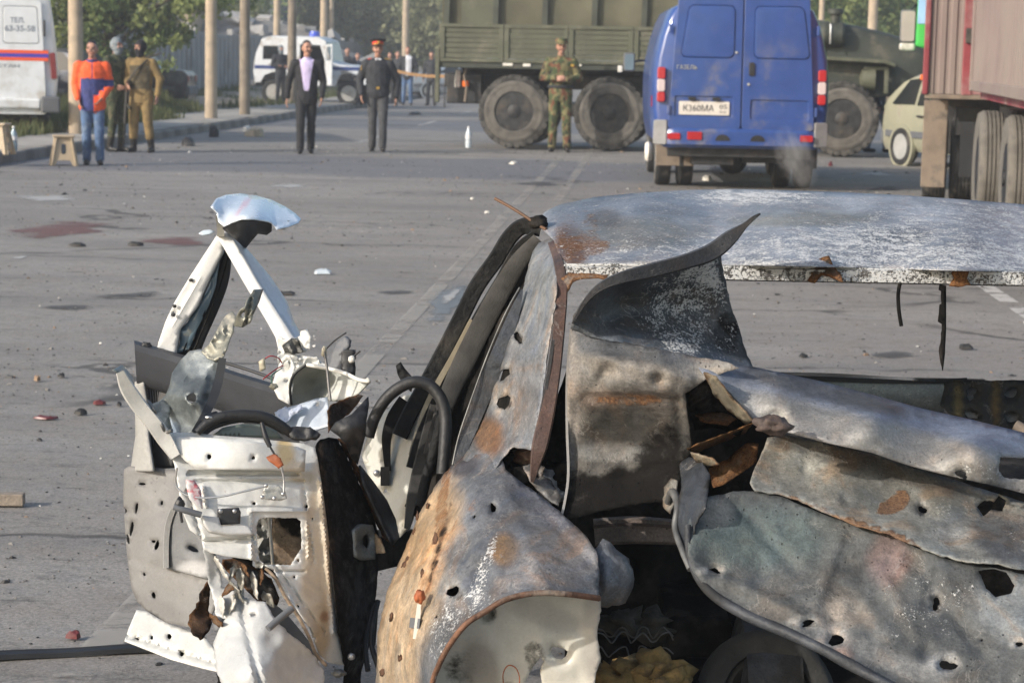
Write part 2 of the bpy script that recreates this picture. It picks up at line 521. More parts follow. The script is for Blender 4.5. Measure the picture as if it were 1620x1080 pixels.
M['grass'] = leaf_mat('grass', (0.05, 0.08, 0.022), (0.19, 0.19, 0.08))

# light-gathering smoke/haze materials are made where they are used
# ================================================================== the setting
def ground_mat():
    m, nt, b, out = new_mat('dry_earth')
    v = coords(nt)
    a = noise_node(nt, v, 0.35, 6, 0.6)
    c = mix_node(nt, rng_node(nt, a, 0.35, 0.65), (0.23, 0.2, 0.16), (0.33, 0.29, 0.24))
    d = noise_node(nt, v, 9, 5, 0.7)
    c = mix_node(nt, rng_node(nt, d, 0.5, 0.75, 0, 0.5), c, (0.12, 0.11, 0.08))
    L(nt, c, b.inputs['Base Color'])
    b.inputs['Roughness'].default_value = 0.95
    bump(nt, b, d, 0.5, 0.03)
    return m

def asphalt_mat():
    m, nt, b, out = new_mat('asphalt')
    v = coords(nt)
    big = noise_node(nt, v, 0.22, 5, 0.6, 0.4)
    mp = N(nt, 'ShaderNodeMapping'); mp.inputs['Scale'].default_value = (0.22, 1.0, 1.0); L(nt, v, mp.inputs[0])
    mid = noise_node(nt, mp.outputs[0], 1.5, 7, 0.65, 0.3)
    fine = noise_node(nt, v, 14, 6, 0.75)
    tone = noise_node(nt, v, 3.2, 6, 0.7)
    grit = N(nt, 'ShaderNodeTexVoronoi'); grit.inputs['Scale'].default_value = 150; L(nt, v, grit.inputs['Vector'])
    c = mix_node(nt, rng_node(nt, big, 0.35, 0.65), (0.215, 0.2, 0.184), (0.266, 0.248, 0.228))
    c = mix_node(nt, rng_node(nt, mid, 0.45, 0.7, 0, 0.55), c, (0.145, 0.138, 0.132))
    c = mix_node(nt, rng_node(nt, tone, 0.48, 0.7, 0, 0.6), c, (0.205, 0.182, 0.158))
    c = mix_node(nt, rng_node(nt, tone, 0.48, 0.3, 0, 0.6), c, (0.188, 0.186, 0.19))
    c = mix_node(nt, rng_node(nt, mid, 0.5, 0.28, 0, 0.35), c, (0.32, 0.305, 0.285))
    c = mix_node(nt, rng_node(nt, fine, 0.50, 0.72, 0, 0.6), c, (0.085, 0.082, 0.08))
    mp5 = N(nt, 'ShaderNodeMapping'); mp5.inputs['Scale'].default_value = (0.5, 1.3, 1.0); L(nt, v, mp5.inputs[0])
    fleck = noise_node(nt, mp5.outputs[0], 5.5, 8, 0.8)
    c = mix_node(nt, rng_node(nt, fleck, 0.54, 0.66, 0, 0.75), c, (0.07, 0.064, 0.058))
    g = mix_node(nt, 1.0, c, rng_node(nt, grit.outputs['Color'], 0.0, 1.0, 0.7, 1.32, False), 'MULTIPLY')
    c = g
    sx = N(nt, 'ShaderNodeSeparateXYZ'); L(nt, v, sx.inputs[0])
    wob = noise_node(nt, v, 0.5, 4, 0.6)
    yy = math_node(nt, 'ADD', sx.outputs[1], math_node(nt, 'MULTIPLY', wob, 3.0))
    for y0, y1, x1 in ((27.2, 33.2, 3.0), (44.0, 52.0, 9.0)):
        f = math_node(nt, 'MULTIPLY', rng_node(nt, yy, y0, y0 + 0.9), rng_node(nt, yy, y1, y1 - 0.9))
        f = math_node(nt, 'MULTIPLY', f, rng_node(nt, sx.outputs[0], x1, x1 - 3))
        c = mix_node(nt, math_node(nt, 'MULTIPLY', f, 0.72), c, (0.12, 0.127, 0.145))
    dv = N(nt, 'ShaderNodeMix', data_type='VECTOR'); dv.inputs[0].default_value = 0.25
    nn = N(nt, 'ShaderNodeTexNoise'); nn.inputs['Scale'].default_value = 2.2; nn.inputs['Detail'].default_value = 5; L(nt, v, nn.inputs['Vector'])
    L(nt, v, dv.inputs[4]); L(nt, nn.outputs['Color'], dv.inputs[5])
    mp2 = N(nt, 'ShaderNodeMapping'); mp2.inputs['Scale'].default_value = (0.16, 0.62, 1); L(nt, dv.outputs[1], mp2.inputs[0])
    vo = N(nt, 'ShaderNodeTexVoronoi', feature='DISTANCE_TO_EDGE'); vo.inputs['Scale'].default_value = 1.0; L(nt, mp2.outputs[0], vo.inputs['Vector'])
    brk = rng_node(nt, noise_node(nt, v, 0.6, 3), 0.42, 0.55)
    cr = math_node(nt, 'MULTIPLY', rng_node(nt, vo.outputs[0], 0.012, 0.003), brk)
    c = mix_node(nt, math_node(nt, 'MULTIPLY', cr, 0.8), c, (0.04, 0.038, 0.036))
    L(nt, c, b.inputs['Base Color'])
    b.inputs['Roughness'].default_value = 0.85
    f2 = noise_node(nt, v, 120, 5, 0.8)
    h = math_node(nt, 'ADD', math_node(nt, 'MULTIPLY', f2, 0.8), fine)
    h = math_node(nt, 'SUBTRACT', h, cr)
    bump(nt, b, h, 0.4, 0.012)
    return m

def paint_mat(name, c, thr, alpha=0.9, rough=0.7, scale=3.0):
    """worn, patchy film on the road: paint, spill or stain, clear where it has gone"""
    m, nt, b, out = new_mat(name)
    v = coords(nt)
    mp_ = N(nt, 'ShaderNodeMapping'); mp_.inputs['Scale'].default_value = (0.6, 1.0, 1.0); L(nt, v, mp_.inputs[0])
    n = noise_node(nt, mp_.outputs[0], scale, 8, 0.72, 0.3)
    e = N(nt, 'ShaderNodeAttribute', attribute_name='edge')
    f = math_node(nt, 'ADD', math_node(nt, 'MULTIPLY', n, 1.5), math_node(nt, 'SUBTRACT', e.outputs['Fac'], 0.25))
    f = math_node(nt, 'MULTIPLY', rng_node(nt, f, thr, thr + 0.16), alpha)
    b.inputs['Base Color'].default_value = (*c, 1)
    b.inputs['Roughness'].default_value = rough
    tr = N(nt, 'ShaderNodeBsdfTransparent')
    mx = N(nt, 'ShaderNodeMixShader')
    L(nt, f, mx.inputs[0]); L(nt, tr.outputs[0], mx.inputs[1]); L(nt, b.outputs[0], mx.inputs[2])
    L(nt, mx.outputs[0], out.inputs[0])
    return m

M['earth'] = ground_mat()
M['asphalt'] = asphalt_mat()
M['pave'] = simple('pave', (0.34, 0.32, 0.29), 0.9, var=0.18, scale=1.5, bmp=0.4, bscale=20, dirt=(0.22, 0.2, 0.17), dscale=1.2, damt=0.4)
M['lane_paint'] = paint_mat('lane_paint', (0.40, 0.375, 0.335), 0.38, 0.6)
M['lane_white'] = paint_mat('lane_white', (0.6, 0.58, 0.55), 0.40, 0.8)

def sheet_obj(name, pts, z, mat, kind='structure', loc=None, rz=None):
    mb = MB(); mb.add([(x, y, z) for x, y in pts], [tuple(range(len(pts)))])
    o = mb.build(name, mat, None, smooth=None, loc=loc, rz=rz)
    o['kind'] = kind
    return o
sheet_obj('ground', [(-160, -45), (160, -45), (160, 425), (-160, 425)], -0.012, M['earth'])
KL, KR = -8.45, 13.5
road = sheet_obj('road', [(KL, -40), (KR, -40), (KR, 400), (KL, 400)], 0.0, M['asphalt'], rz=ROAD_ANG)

# kerb stones on the left, each about a metre long
kerb_root = tag(empty('kerb', (0, 0, 0), ROAD_ANG), kind='structure')
kst = MB(); kst.prism([(-0.075, -0.05), (0.075, -0.05), (0.075, 0.13), (0.055, 0.15), (-0.075, 0.15)], -0.492, 0.492, 'xz')
k0 = kst.build('kerb_stone', M['kerb'], kerb_root, smooth=20, bevel=0.008)
for i in range(64):
    k = k0 if i == 0 else k0.copy()
    if i: col.objects.link(k)
    k.parent = kerb_root
    k.location = (KL - 0.075 + random.gauss(0, 0.006), 22.5 + i * 1.0, random.gauss(-0.004, 0.006))
    k.rotation_euler = (0, 0, random.gauss(0, 0.006))
kf = MB()
for i in range(120):
    kf.box((KL - 0.075, 87.0 + i, 0.05), (0.15, 0.99, 0.2))
for i in range(60):
    kf.box((KL - 0.075, 21.5 - i, 0.05), (0.15, 0.99, 0.2))
kf.build('kerb_run', M['kerb'], kerb_root, smooth=None)['kind'] = 'stuff'

# verge: pavement strip then rough grass on a slightly uneven bank
rows = [(KL - 0.152, 0.146), (KL - 0.6, 0.15), (KL - 1.25, 0.16), (KL - 2.3, 0.11)]
def strip(name, rows, y0, y1, n, mat, amp, kind='structure'):
    mb = MB(); vs_, fs = [], []
    for j in range(n + 1):
        y = y0 + (y1 - y0) * j / n
        for i, (x, z) in enumerate(rows):
            a = amp if 0 < i else 0
            vs_.append((x, y, z + a * mnoise.noise((x * 0.8, y * 0.5, 3.3))))
    w = len(rows)
    for j in range(n):
        for i in range(w - 1):
            fs.append((j*w+i, j*w+i+1, (j+1)*w+i+1, (j+1)*w+i))
    mb.add(vs_, fs)
    o = mb.build(name, mat, None, smooth=180, rz=ROAD_ANG)
    o['kind'] = kind
    return o
strip('pavement', rows, -20, 240, 300, M['pave'], 0.02)
strip('verge', [(KL - 2.2 - 0.5 * i, 0.12 + 0.02 * min(i, 5)) for i in range(40)], -20, 240, 300, M['earth'], 0.12)

# lane lines and worn white marks
def road_strip(name, x0, x1, y0, y1, mat, z=0.004, n=1):
    mb = MB(); k = max(2, int((y1 - y0) / 1.0))
    vs_, fs = [], []
    for j in range(k + 1):
        y = y0 + (y1 - y0) * j / k
        vs_ += [(x0, y, z), (x1, y, z)]
    fs = [(2*j, 2*j+1, 2*j+3, 2*j+2) for j in range(k)]
    mb.add(vs_, fs)
    o = mb.build(name, mat, None, smooth=None, rz=ROAD_ANG)
    a = o.data.attributes.new('edge', 'FLOAT', 'POINT')
    o['kind'] = 'structure'
    return o
road_strip('lane_marking', -1.40, -1.30, 3.0, 120, M['lane_paint'])
road_strip('lane_marking', -1.0, -0.9, 3.0, 120, M['lane_paint'])
for y in (36, 46, 56):
    road_strip('lane_marking', -5.1, -4.98, y, y + 3.2, M['lane_white'])
for y in (12.2, 21.0):
    road_strip('lane_marking', 2.3, 2.42, y, y + 2.6, M['lane_white'])

def stain(name, outline_px, mat, z=0.005, kind='structure', rough_edge=2.0):
    """a film lying on the road, its outline measured on the ground"""
    rng = random.Random(len(outline_px) * 7 + int(outline_px[0][0]))
    g = [gnd(px, py) for px, py in crom(outline_px, 5, True)]
    pts = [(p.x, p.y) for p in g]
    c = (sum(p[0] for p in pts) / len(pts), sum(p[1] for p in pts) / len(pts))
    mb = MB(); vs_ = [(0, 0, z)]; fs = []
    K = 4
    for k in range(1, K + 1):
        for p in pts:
            vs_.append(((p[0] - c[0]) * k / K, (p[1] - c[1]) * k / K, z))
    n = len(pts)
    for i in range(n): fs.append((0, 1 + i, 1 + (i + 1) % n))
    for k in range(K - 1):
        for i in range(n):
            a = 1 + k * n
            fs.append((a + i, a + n + i, a + n + (i + 1) % n, a + (i + 1) % n))
    mb.add(vs_, fs)
    o = mb.build(name, mat, None, smooth=None, loc=(c[0], c[1], 0))
    a = o.data.attributes.new('edge', 'FLOAT', 'POINT')
    vals = [0.22] + [0.22 - 0.72 * (k / K)**1.3 for k in range(1, K + 1) for _ in range(n)]
    a.data.foreach_set('value', vals)
    o['kind'] = kind
    return o
M['stain_red'] = paint_mat('stain_red', (0.17, 0.075, 0.075), 0.42, 0.62, 0.8, 1.1)
M['spill_white'] = paint_mat('spill_white', (0.45, 0.45, 0.44), 0.44, 0.75, 0.8, 2.2)
M['puddle'] = paint_mat('puddle', (0.17, 0.175, 0.19), 0.30, 0.7, 0.3, 3.5)
M['oil'] = paint_mat('oil', (0.06, 0.06, 0.062), 0.42, 0.6, 0.7, 1.8)
stain('road_stain', [(-90, 376), (20, 346), (130, 340), (240, 346), (230, 368), (120, 378), (20, 390)], M['stain_red'])
stain('road_stain', [(150, 380), (260, 368), (360, 372), (350, 390), (240, 394)], M['stain_red'])
stain('spilled_powder', [(-40, 312), (40, 304), (130, 306), (190, 312), (120, 322), (20, 324)], M['spill_white'])
stain('spilled_powder', [(380, 294), (450, 288), (530, 292), (500, 298), (420, 300)], M['spill_white'])
stain('spilled_powder', [(1320, 272), (1400, 270), (1460, 276), (1400, 281), (1330, 277)], M['spill_white'])
stain('spilled_powder', [(0, 410), (40, 402), (66, 402), (30, 414)], M['spill_white'])
stain('puddle', [(655, 480), (690, 452), (745, 440), (770, 455), (740, 480), (700, 520), (662, 524)], M['puddle'])
stain('spilled_powder', [(690, 468), (720, 452), (748, 448), (735, 470), (705, 490), (682, 490)], M['spill_white'], 0.009)
for o_ in ([(100, 466), (260, 456), (330, 462), (240, 474), (120, 476)], [(0, 485), (120, 478), (210, 484), (100, 496)], [(550, 462), (640, 455), (700, 462), (620, 470)],
           [(760, 292), (840, 284), (940, 290), (860, 298)], [(1330, 300), (1400, 292), (1465, 298), (1400, 306)], [(1330, 560), (1420, 548), (1500, 560), (1400, 575)]):
    stain('oil_stain', o_, M['oil'])

# grass on the verge
def scatter_grass():
    rng = random.Random(5)
    vs_, fs, sh = [], [], []
    n = 0
    while n < 52000:
        near = n % 3 == 0             # thicker tufts round the feet of the nearest poles
        Y = rng.uniform(31, 54) if near else rng.uniform(27, 95)
        lat = KL - (rng.uniform(1.15, 4.5) if near else rng.uniform(1.3, 10.5))
        dens = mnoise.noise((lat * 0.55, Y * 0.22, 1.0)) + 0.28 * (-(lat - KL) - 3) / 4
        if dens < rng.uniform(-0.3, 0.4): continue
        x = road_x(lat, Y)
        h = rng.uniform(0.08, 0.3) * (1.35 if near else 1.0) * (1.35 if dens > 0.35 else 0.8)
        a = rng.uniform(0, 6.28); w = rng.uniform(0.012, 0.03)
        dx, dy = math.cos(a) * w, math.sin(a) * w
        lx, ly = rng.gauss(0, 0.06), rng.gauss(0, 0.06)
        k = len(vs_)
        vs_ += [(x - dx, Y - dy, 0.1), (x + dx, Y + dy, 0.1), (x + lx, Y + ly, 0.12 + h)]
        fs.append((k, k + 1, k + 2)); sh.append(min(1, max(0, rng.gauss(0.5, 0.25))))
        n += 1
    mb = MB(); mb.add(vs_, fs)
    me = bpy.data.meshes.new('grass')
    me.from_pydata(vs_, [], fs); me.materials.append(M['grass'])
    me.attributes.new('shade', 'FLOAT', 'FACE').data.foreach_set('value', sh)
    o = bpy.data.objects.new('grass', me); col.objects.link(o); o['kind'] = 'stuff'
scatter_grass()

# ------------------------------------------------------------------ trees
def leaf_mesh(name, blobs, n, size, mat, seed, parent=None, gap=0.25):
    rng = random.Random(seed)
    tot = sum(b[3]**2 for b in blobs)
    vs_, fs, sh = [], [], []
    for (cx, cy, cz, r) in blobs:
        cl = []
        kk = max(6, int(14 * r))
        for _ in range(kk):                      # clumps inside each bough's volume
            d = Vector((rng.gauss(0, 1), rng.gauss(0, 1), rng.gauss(0, 0.85))).normalized() * r * rng.uniform(0.45, 1.0)
            cl.append((Vector((cx, cy, cz)) + d, r * rng.uniform(0.22, 0.42), rng.uniform(0.1, 0.9)))
        m_ = int(n * r**2 / tot)
        for _ in range(m_):
            c, cr, s0 = rng.choice(cl)
            p = c + Vector((rng.gauss(0, 0.5), rng.gauss(0, 0.5), rng.gauss(0, 0.42))) * cr
            s = size * rng.uniform(0.6, 1.4)
            u = Vector((rng.gauss(0, 1), rng.gauss(0, 1), rng.gauss(0, 1))).normalized()
            w = u.cross(Vector((rng.gauss(0, 1), rng.gauss(0, 1), rng.gauss(0, 1)))).normalized()
            k = len(vs_)
            vs_ += [tuple(p - u * s), tuple(p + w * s * 0.5), tuple(p + u * s), tuple(p - w * s * 0.5)]
            fs.append((k, k + 1, k + 2, k + 3))
            sh.append(min(1, max(0, s0 + rng.gauss(0, 0.15))))
    me = bpy.data.meshes.new(name)
    me.from_pydata(vs_, [], fs); me.materials.append(mat)
    me.attributes.new('shade', 'FLOAT', 'FACE').data.foreach_set('value', sh)
    o = bpy.data.objects.new(name, me); col.objects.link(o)
    if parent: o.parent = parent
    return o
def tree(label, x, y, blobs, n, size, mat, seed, tr=0.16, group=None):
    rng = random.Random(seed)
    root = tag(empty('tree', (x, y, 0)), label, 'tree', group)
    lo = [(b[0] - x, b[1] - y, b[2], b[3]) for b in blobs]
    leaf_mesh('crown', lo, n, size, mat, seed, root)
    t = MB()
    top = max(b[2] for b in lo)
    t.tube([(0, 0, -0.1), (0.05, 0, top * 0.3), (rng.uniform(-.2, .2), rng.uniform(-.2, .2), top * 0.65), (0, 0, top)], [tr * 1.3, tr, tr * 0.7, tr * 0.2], 8)
    for b in lo[:7]:
        z0 = min(top * 0.5, b[2] * 0.6)
        t.tube([(0, 0, z0), (b[0] * 0.5, b[1] * 0.5, (z0 + b[2]) * 0.5 + 0.1), (b[0], b[1], b[2])], [tr * 0.5, tr * 0.33, tr * 0.1], 6)
    t.build('trunk', M['bark'], root, smooth=60)
    return root
def blob_px(lst, Y, rng):
    out = []
    for px, py, r in lst:
        p = at(px, py, Y + rng.uniform(-1, 1))
        out.append((p.x, p.y, p.z, r))
    return out
_r = random.Random(3)
tb = blob_px([(165, 45, 1.2), (110, 10, 1.5), (225, 35, 1.1), (150, -60, 1.8), (255, -45, 1.5), (330, -30, 1.0), (255, 85, 0.55), (205, 92, 0.6), (95, 85, 1.0), (150, 100, 0.6), (60, -60, 1.8), (275, 45, 0.6), (360, -20, 0.7), (20, 60, 1.3)], 51, _r)
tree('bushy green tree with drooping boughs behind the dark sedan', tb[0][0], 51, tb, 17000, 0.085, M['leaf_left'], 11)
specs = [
    ('pale hazy tree behind the police car, left of the officer in a peaked cap', 112, [(560, 40, 2.6), (530, 10, 2.4), (590, 5, 2.6), (555, 72, 1.7), (520, 62, 1.5)], 'leaf_pale', 6500),
    ('pale hazy tree above the peaked cap of the officer, at the road end', 118, [(630, 40, 2.6), (600, -10, 2.8), (660, 0, 3.0), (615, 75, 1.7), (650, 70, 1.8)], 'leaf_far', 6500),
    ('pale hazy tree at the road end, just left of the truck tailboard', 108, [(690, 40, 2.4), (705, -10, 2.8), (670, 65, 1.5), (720, 60, 2.0), (745, 20, 2.3)], 'leaf_pale', 6500),
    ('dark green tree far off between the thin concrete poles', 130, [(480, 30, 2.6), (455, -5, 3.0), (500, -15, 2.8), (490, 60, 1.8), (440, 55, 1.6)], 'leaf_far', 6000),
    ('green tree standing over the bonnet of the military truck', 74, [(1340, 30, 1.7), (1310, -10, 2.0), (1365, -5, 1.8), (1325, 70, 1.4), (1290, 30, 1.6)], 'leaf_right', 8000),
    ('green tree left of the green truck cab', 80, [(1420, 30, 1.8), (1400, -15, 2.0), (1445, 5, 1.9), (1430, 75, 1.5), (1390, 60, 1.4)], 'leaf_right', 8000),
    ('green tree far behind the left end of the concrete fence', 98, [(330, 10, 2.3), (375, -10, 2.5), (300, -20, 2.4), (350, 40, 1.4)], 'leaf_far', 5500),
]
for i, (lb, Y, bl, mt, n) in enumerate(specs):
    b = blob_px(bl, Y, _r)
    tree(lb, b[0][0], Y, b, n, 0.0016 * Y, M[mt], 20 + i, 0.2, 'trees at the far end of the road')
# a far wood closes the view
wb_ = []
for i in range(46):
    x = -62 + i * 3.4 + _r.uniform(-1, 1)
    wb_.append((x, 175 + _r.uniform(-8, 8), _r.uniform(2, 5), _r.uniform(2.8, 4.2)))
    wb_.append((x, 178 + _r.uniform(-8, 8), _r.uniform(6, 10), _r.uniform(3, 4.5)))
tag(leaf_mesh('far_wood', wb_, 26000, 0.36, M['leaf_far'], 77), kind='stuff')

# ------------------------------------------------------------------ concrete poles
def pole(px, py_base, width_px, Y, mat, label, z0=0.12, tilt=0.0):
    p = gnd(px, py_base, z0)
    if Y:
        q = at(px, 100, Y); p = Vector((q.x, q.y, z0))
    d = width_px / (FPX / p.y)
    r0 = d / 2
    root = tag(empty('concrete_pole', (p.x, p.y, z0 - 0.2)), label, 'pole', 'concrete poles along the left verge')
    mb = MB()
    prof = []
    for i in range(9):
        z = 9.5 * i / 8
        prof.append((r0 * (1 - 0.35 * i / 8), z))
    mb.lathe(prof, n=14)
    mb.build('shaft', M[mat], root, smooth=60)
    cb = MB()
    cb.bar((-0.9, 0, 9.1), (0.9, 0, 9.1), 0.08, 0.1)
    cb.build('cross_arm', M['dark_metal'], root, smooth=None)
    root.rotation_euler = (0, tilt, 0)
    return root
pole(121, 215, 25, None, 'concrete_pole', 'thick sandy concrete pole beside the man in the orange jacket')
pole(334, 189, 20, None, 'concrete_pole', 'sandy concrete pole standing in front of the grey concrete fence')
pole(387, 183, 17.5, None, 'concrete_pole_dark', 'darker brownish concrete pole right of the fence pole, left of the police car')
pole(438, 165, 12, 78, 'concrete_pole', 'slender far concrete pole rising behind the rear of the police car')
pole(462, 175, 15, 58, 'concrete_pole_dark', 'grey brown concrete pole just left of the head of the man in the suit')
pole(512, 165, 13, 84, 'concrete_pole', 'pale concrete pole rising behind the blue beacon, left one of a close pair')
pole(524, 165, 8, 100, 'concrete_pole', 'thin pale concrete pole behind the blue beacon, right one of a close pair')
pole(641, 165, 11.5, 98, 'concrete_pole', 'pale concrete pole rising behind the man in the white shirt')
pole(694, 165, 8, 125, 'concrete_pole_dark', 'thin far concrete pole just left of the truck tailboard')
pole(1297, 165, 10, 70, 'concrete_pole', 'concrete pole just right of the top of the blue van')
pole(1378, 165, 17, 62, 'concrete_pole', 'pale concrete pole rising behind the bonnet of the military truck')
pole(1408, 165, 7, 88, 'concrete_pole', 'thin concrete pole behind the truck bonnet, left of the truck mirror')

# ------------------------------------------------------------------ concrete panel fence on the left and what stands behind it
def fence():
    lat = -15.3
    root = tag(empty('concrete_fence', (road_x(lat, 58), 58, 0), ROAD_ANG), 'grey concrete panel fence behind the dark sedan and the poles', 'fence')
    pm = MB()
    pm.box((0, 1.48, 1.05), (0.12, 2.94, 2.1))
    for i in range(4):
        pm.box((0.075, 0.42 + i * 0.71, 1.1), (0.03, 0.55, 1.75))
    p0 = pm.build('panel', M['concrete_wall'], root, smooth=None, bevel=0.012)
    qm = MB(); qm.box((0, 0, 1.12), (0.2, 0.16, 2.36))
    q0 = qm.build('post', M['concrete_wall'], root, smooth=None, bevel=0.012)
    for i in range(-8, 24):
        a = p0 if i == -8 else p0.copy()
        b = q0 if i == -8 else q0.copy()
        if i != -8: col.objects.link(a); col.objects.link(b)
        for o in (a, b): o.parent = root
        a.location = (random.gauss(0, 0.015), i * 3.1 + 0.08, random.gauss(0.1, 0.03)); a.rotation_euler = (0, random.gauss(0, 0.008), 0)
        b.location = (0, i * 3.1 - 0.02, 0.05)
fence()

def building(label, x0, x1, Y, z1, mat, win, roofm):
    root = tag(empty('building', ((x0 + x1) / 2, Y, 0)), label, 'building')
    w = x1 - x0
    mb = MB(); mb.box((0, 4, z1 / 2), (w, 8, z1)); mb.build('wall', mat, root, smooth=None)
    rb = MB(); rb.box((0, 4, z1 + 0.15), (w + 0.5, 8.5, 0.3)); rb.build('roof', roofm, root, smooth=None)
    nx, nz = win
    for i in range(nx):
        for j in range(nz):
            fx = -w / 2 + (i + 0.5) * w / nx
            fz = 1.2 + (j + 0.45) * (z1 - 1.2) / nz
            f = MB()
            ww, hh = w / nx * 0.5, (z1 - 1.2) / nz * 0.55
            for s in (-1, 1):
                f.box((fx + s * ww / 2, -0.03, fz), (0.1, 0.1, hh)); f.box((fx, -0.03, fz + s * hh / 2), (ww + 0.1, 0.1, 0.1))
            fo = f.build('window', M['concrete_wall'], root, smooth=None)
            g = MB(); g.box((fx, -0.015, fz), (ww - 0.1, 0.03, hh - 0.1)); g.build('pane', M['window_dark'], fo, smooth=None)
a0, a1 = at(300, 50, 100), at(425, 50, 100)
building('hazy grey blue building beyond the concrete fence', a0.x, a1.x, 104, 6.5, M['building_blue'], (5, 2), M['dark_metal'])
a0, a1 = at(277, 40, 84), at(292, 40, 84)
building('small sandy hut top seen over the left end of the fence', a0.x, a1.x, 86, 3.2, M['building_tan'], (1, 1), M['dark_metal'])

def rubble():
    rng = random.Random(9)
    root = tag(empty('rubble_heap', (at(360, 60, 90).x, 90, 0)), 'heap of pale broken concrete showing over the top of the fence', 'rubble')
    base = MB()
    V_, F_ = [], []
    for j in range(9):
        for i in range(17):
            x, y = (i - 8) * 0.95, (j - 4) * 0.9
            h = max(0, 3.0 * (1 - (abs(x) / 8)**2) * (1 - (abs(y) / 4)**2)) + rng.uniform(-0.15, 0.15)
            V_.append((x, y, h))
    for j in range(8):
        for i in range(16): F_.append((j*17+i, j*17+i+1, (j+1)*17+i+1, (j+1)*17+i))
    base.add(V_, F_); base.build('mound', M['kerb'], root, smooth=None)
    for k in range(46):
        x, y = rng.uniform(-7, 7), rng.uniform(-3.4, 1)
        h = max(0, 3.0 * (1 - (abs(x) / 8)**2) * (1 - (abs(y) / 4)**2))
        c = MB(); c.box((0, 0, 0), (rng.uniform(0.3, 1.1), rng.uniform(0.3, 0.8), rng.uniform(0.15, 0.45)))
        o = c.build('concrete_block', M['concrete_wall'], root, smooth=None, bevel=0.03)
        o.location = (x, y, h + 0.08); o.rotation_euler = (rng.uniform(-.5, .5), rng.uniform(-.5, .5), rng.uniform(0, 3))
rubble()

# ------------------------------------------------------------------ loose debris on the road
def shard(name, label, px, py, w, l, t, mat, seed, rz=0.0, cat='debris', n=9, lift=0.0, group=None):
    rng = random.Random(seed)
    g = gnd(px, py)
    pts = []
    for i in range(n):
        a = 2 * math.pi * i / n
        k = rng.uniform(0.6, 1.1)
        pts.append((math.cos(a) * w / 2 * k, math.sin(a) * l / 2 * k))
    mb = MB(); vs_, fs = [], []
    for lv in range(3):
        s = (1.0, 0.9, 0.45)[lv]
        for (x, y) in pts: vs_.append((x * s, y * s, (0.0, t * 0.55, t)[lv] + (rng.uniform(-0.2, 0.5) * t if lv else 0)))
    for lv in range(2):
        for i in range(n): fs.append((lv*n+i, lv*n+(i+1) % n, (lv+1)*n+(i+1) % n, (lv+1)*n+i))
    fs.append(tuple(2*n + i for i in range(n))); fs.append(tuple(range(n))[::-1])
    mb.add(vs_, fs)
    o = mb.build(name, mat, None, smooth=30, loc=(g.x, g.y, 0.006 + lift), rz=rz)
    return tag(o, label, cat, group)
M['shard_red'] = simple('shard_red', (0.13, 0.03, 0.032), 0.4, var=0.2)
M['brown'] = simple('brown', (0.25, 0.17, 0.11), 0.8, var=0.2, scale=15)
M['clear_plastic'] = simple('clear_plastic', (0.5, 0.56, 0.6), 0.15, var=0.15)
shard('red_shard', 'long thin red plastic shard lying left of the charcoal door trim', 72, 664, 0.13, 0.045, 0.01, M['shard_red'], 1, -0.1)
shard('red_shard', 'short red plastic shard beside a dark chip on the bare road', 157, 641, 0.055, 0.05, 0.016, M['shard_red'], 2)
shard('red_shard', 'small red shard on the road near the black trim strip', 117, 1012, 0.05, 0.03, 0.015, M['shard_red'], 3, 0.4)
shard('dark_chip', 'dark lump on the road right of the short red shard', 189, 643, 0.03, 0.03, 0.012, M['black'], 4)
shard('dark_chip', 'dark lump left of the white bent door edge', 97, 598, 0.035, 0.035, 0.014, M['dark_metal'], 5)
shard('dark_chip', 'dark flat chip below the short red shard', 127, 657, 0.06, 0.04, 0.018, M['dark_metal'], 6)
shard('brown_chip', 'brown lump on the bare road left of the door wreck', 59, 604, 0.04, 0.04, 0.02, M['brown'], 7)
shard('dark_plate', 'dark disc of scrap lying on the road behind the white door frame', 452, 467, 0.14, 0.1, 0.016, M['dark_metal'], 8)
shard('crumpled_plastic', 'pale crumpled plastic scrap lying on the road behind the white door frame', 511, 434, 0.15, 0.1, 0.025, M['clear_plastic'], 9)
shard('white_scrap', 'small white scrap on the road left of the roof aerial', 771, 338, 0.06, 0.07, 0.016, M['white_plastic'], 10)
shard('white_scrap', 'tiny white scrap on the road, far left of the roof aerial', 747, 316, 0.05, 0.06, 0.016, M['white_plastic'], 11)
shard('white_scrap', 'white paper scrap on the road in front of the truck rear wheel', 812, 260, 0.16, 0.25, 0.03, M['white_plastic'], 12)
shard('dark_scrap', 'dark rag on the road between the tan soldier and the suited man, nearer one', 297, 231, 0.28, 0.4, 0.1, M['black'], 13)
shard('dark_scrap', 'dark rag near the kerb, farther one of two beside the tan soldier', 338, 217, 0.24, 0.35, 0.16, M['cloth_charcoal'], 14)
shard('tan_lump', 'sandy broken lump on the road left of the suited man', 401, 216, 0.36, 0.5, 0.13, M['beige_plastic'], 15)
shard('white_scrap', 'white scrap beside the sandy lump on the road', 391, 209, 0.18, 0.3, 0.1, M['white_plastic'], 16)
shard('dark_scrap', 'dark flat scrap on the far road behind the officer', 657, 182, 0.36, 0.8, 0.06, M['black'], 17)
shard('dark_scrap', 'dark scrap on the road beside the red stain', 215, 389, 0.16, 0.1, 0.02, M['dark_metal'], 18)
shard('dark_scrap', 'dark scrap at the left end of the red stain', 123, 390, 0.14, 0.1, 0.02, M['dark_metal'], 19)
shard('white_scrap', 'white scrap left of the bottle under the blue van', 1118, 286, 0.14, 0.3, 0.05, M['white_plastic'], 20)
shard('red_shard', 'red scrap on the road between the blue van and the beige car', 1314, 263, 0.08, 0.2, 0.05, M['shard_red'], 21)
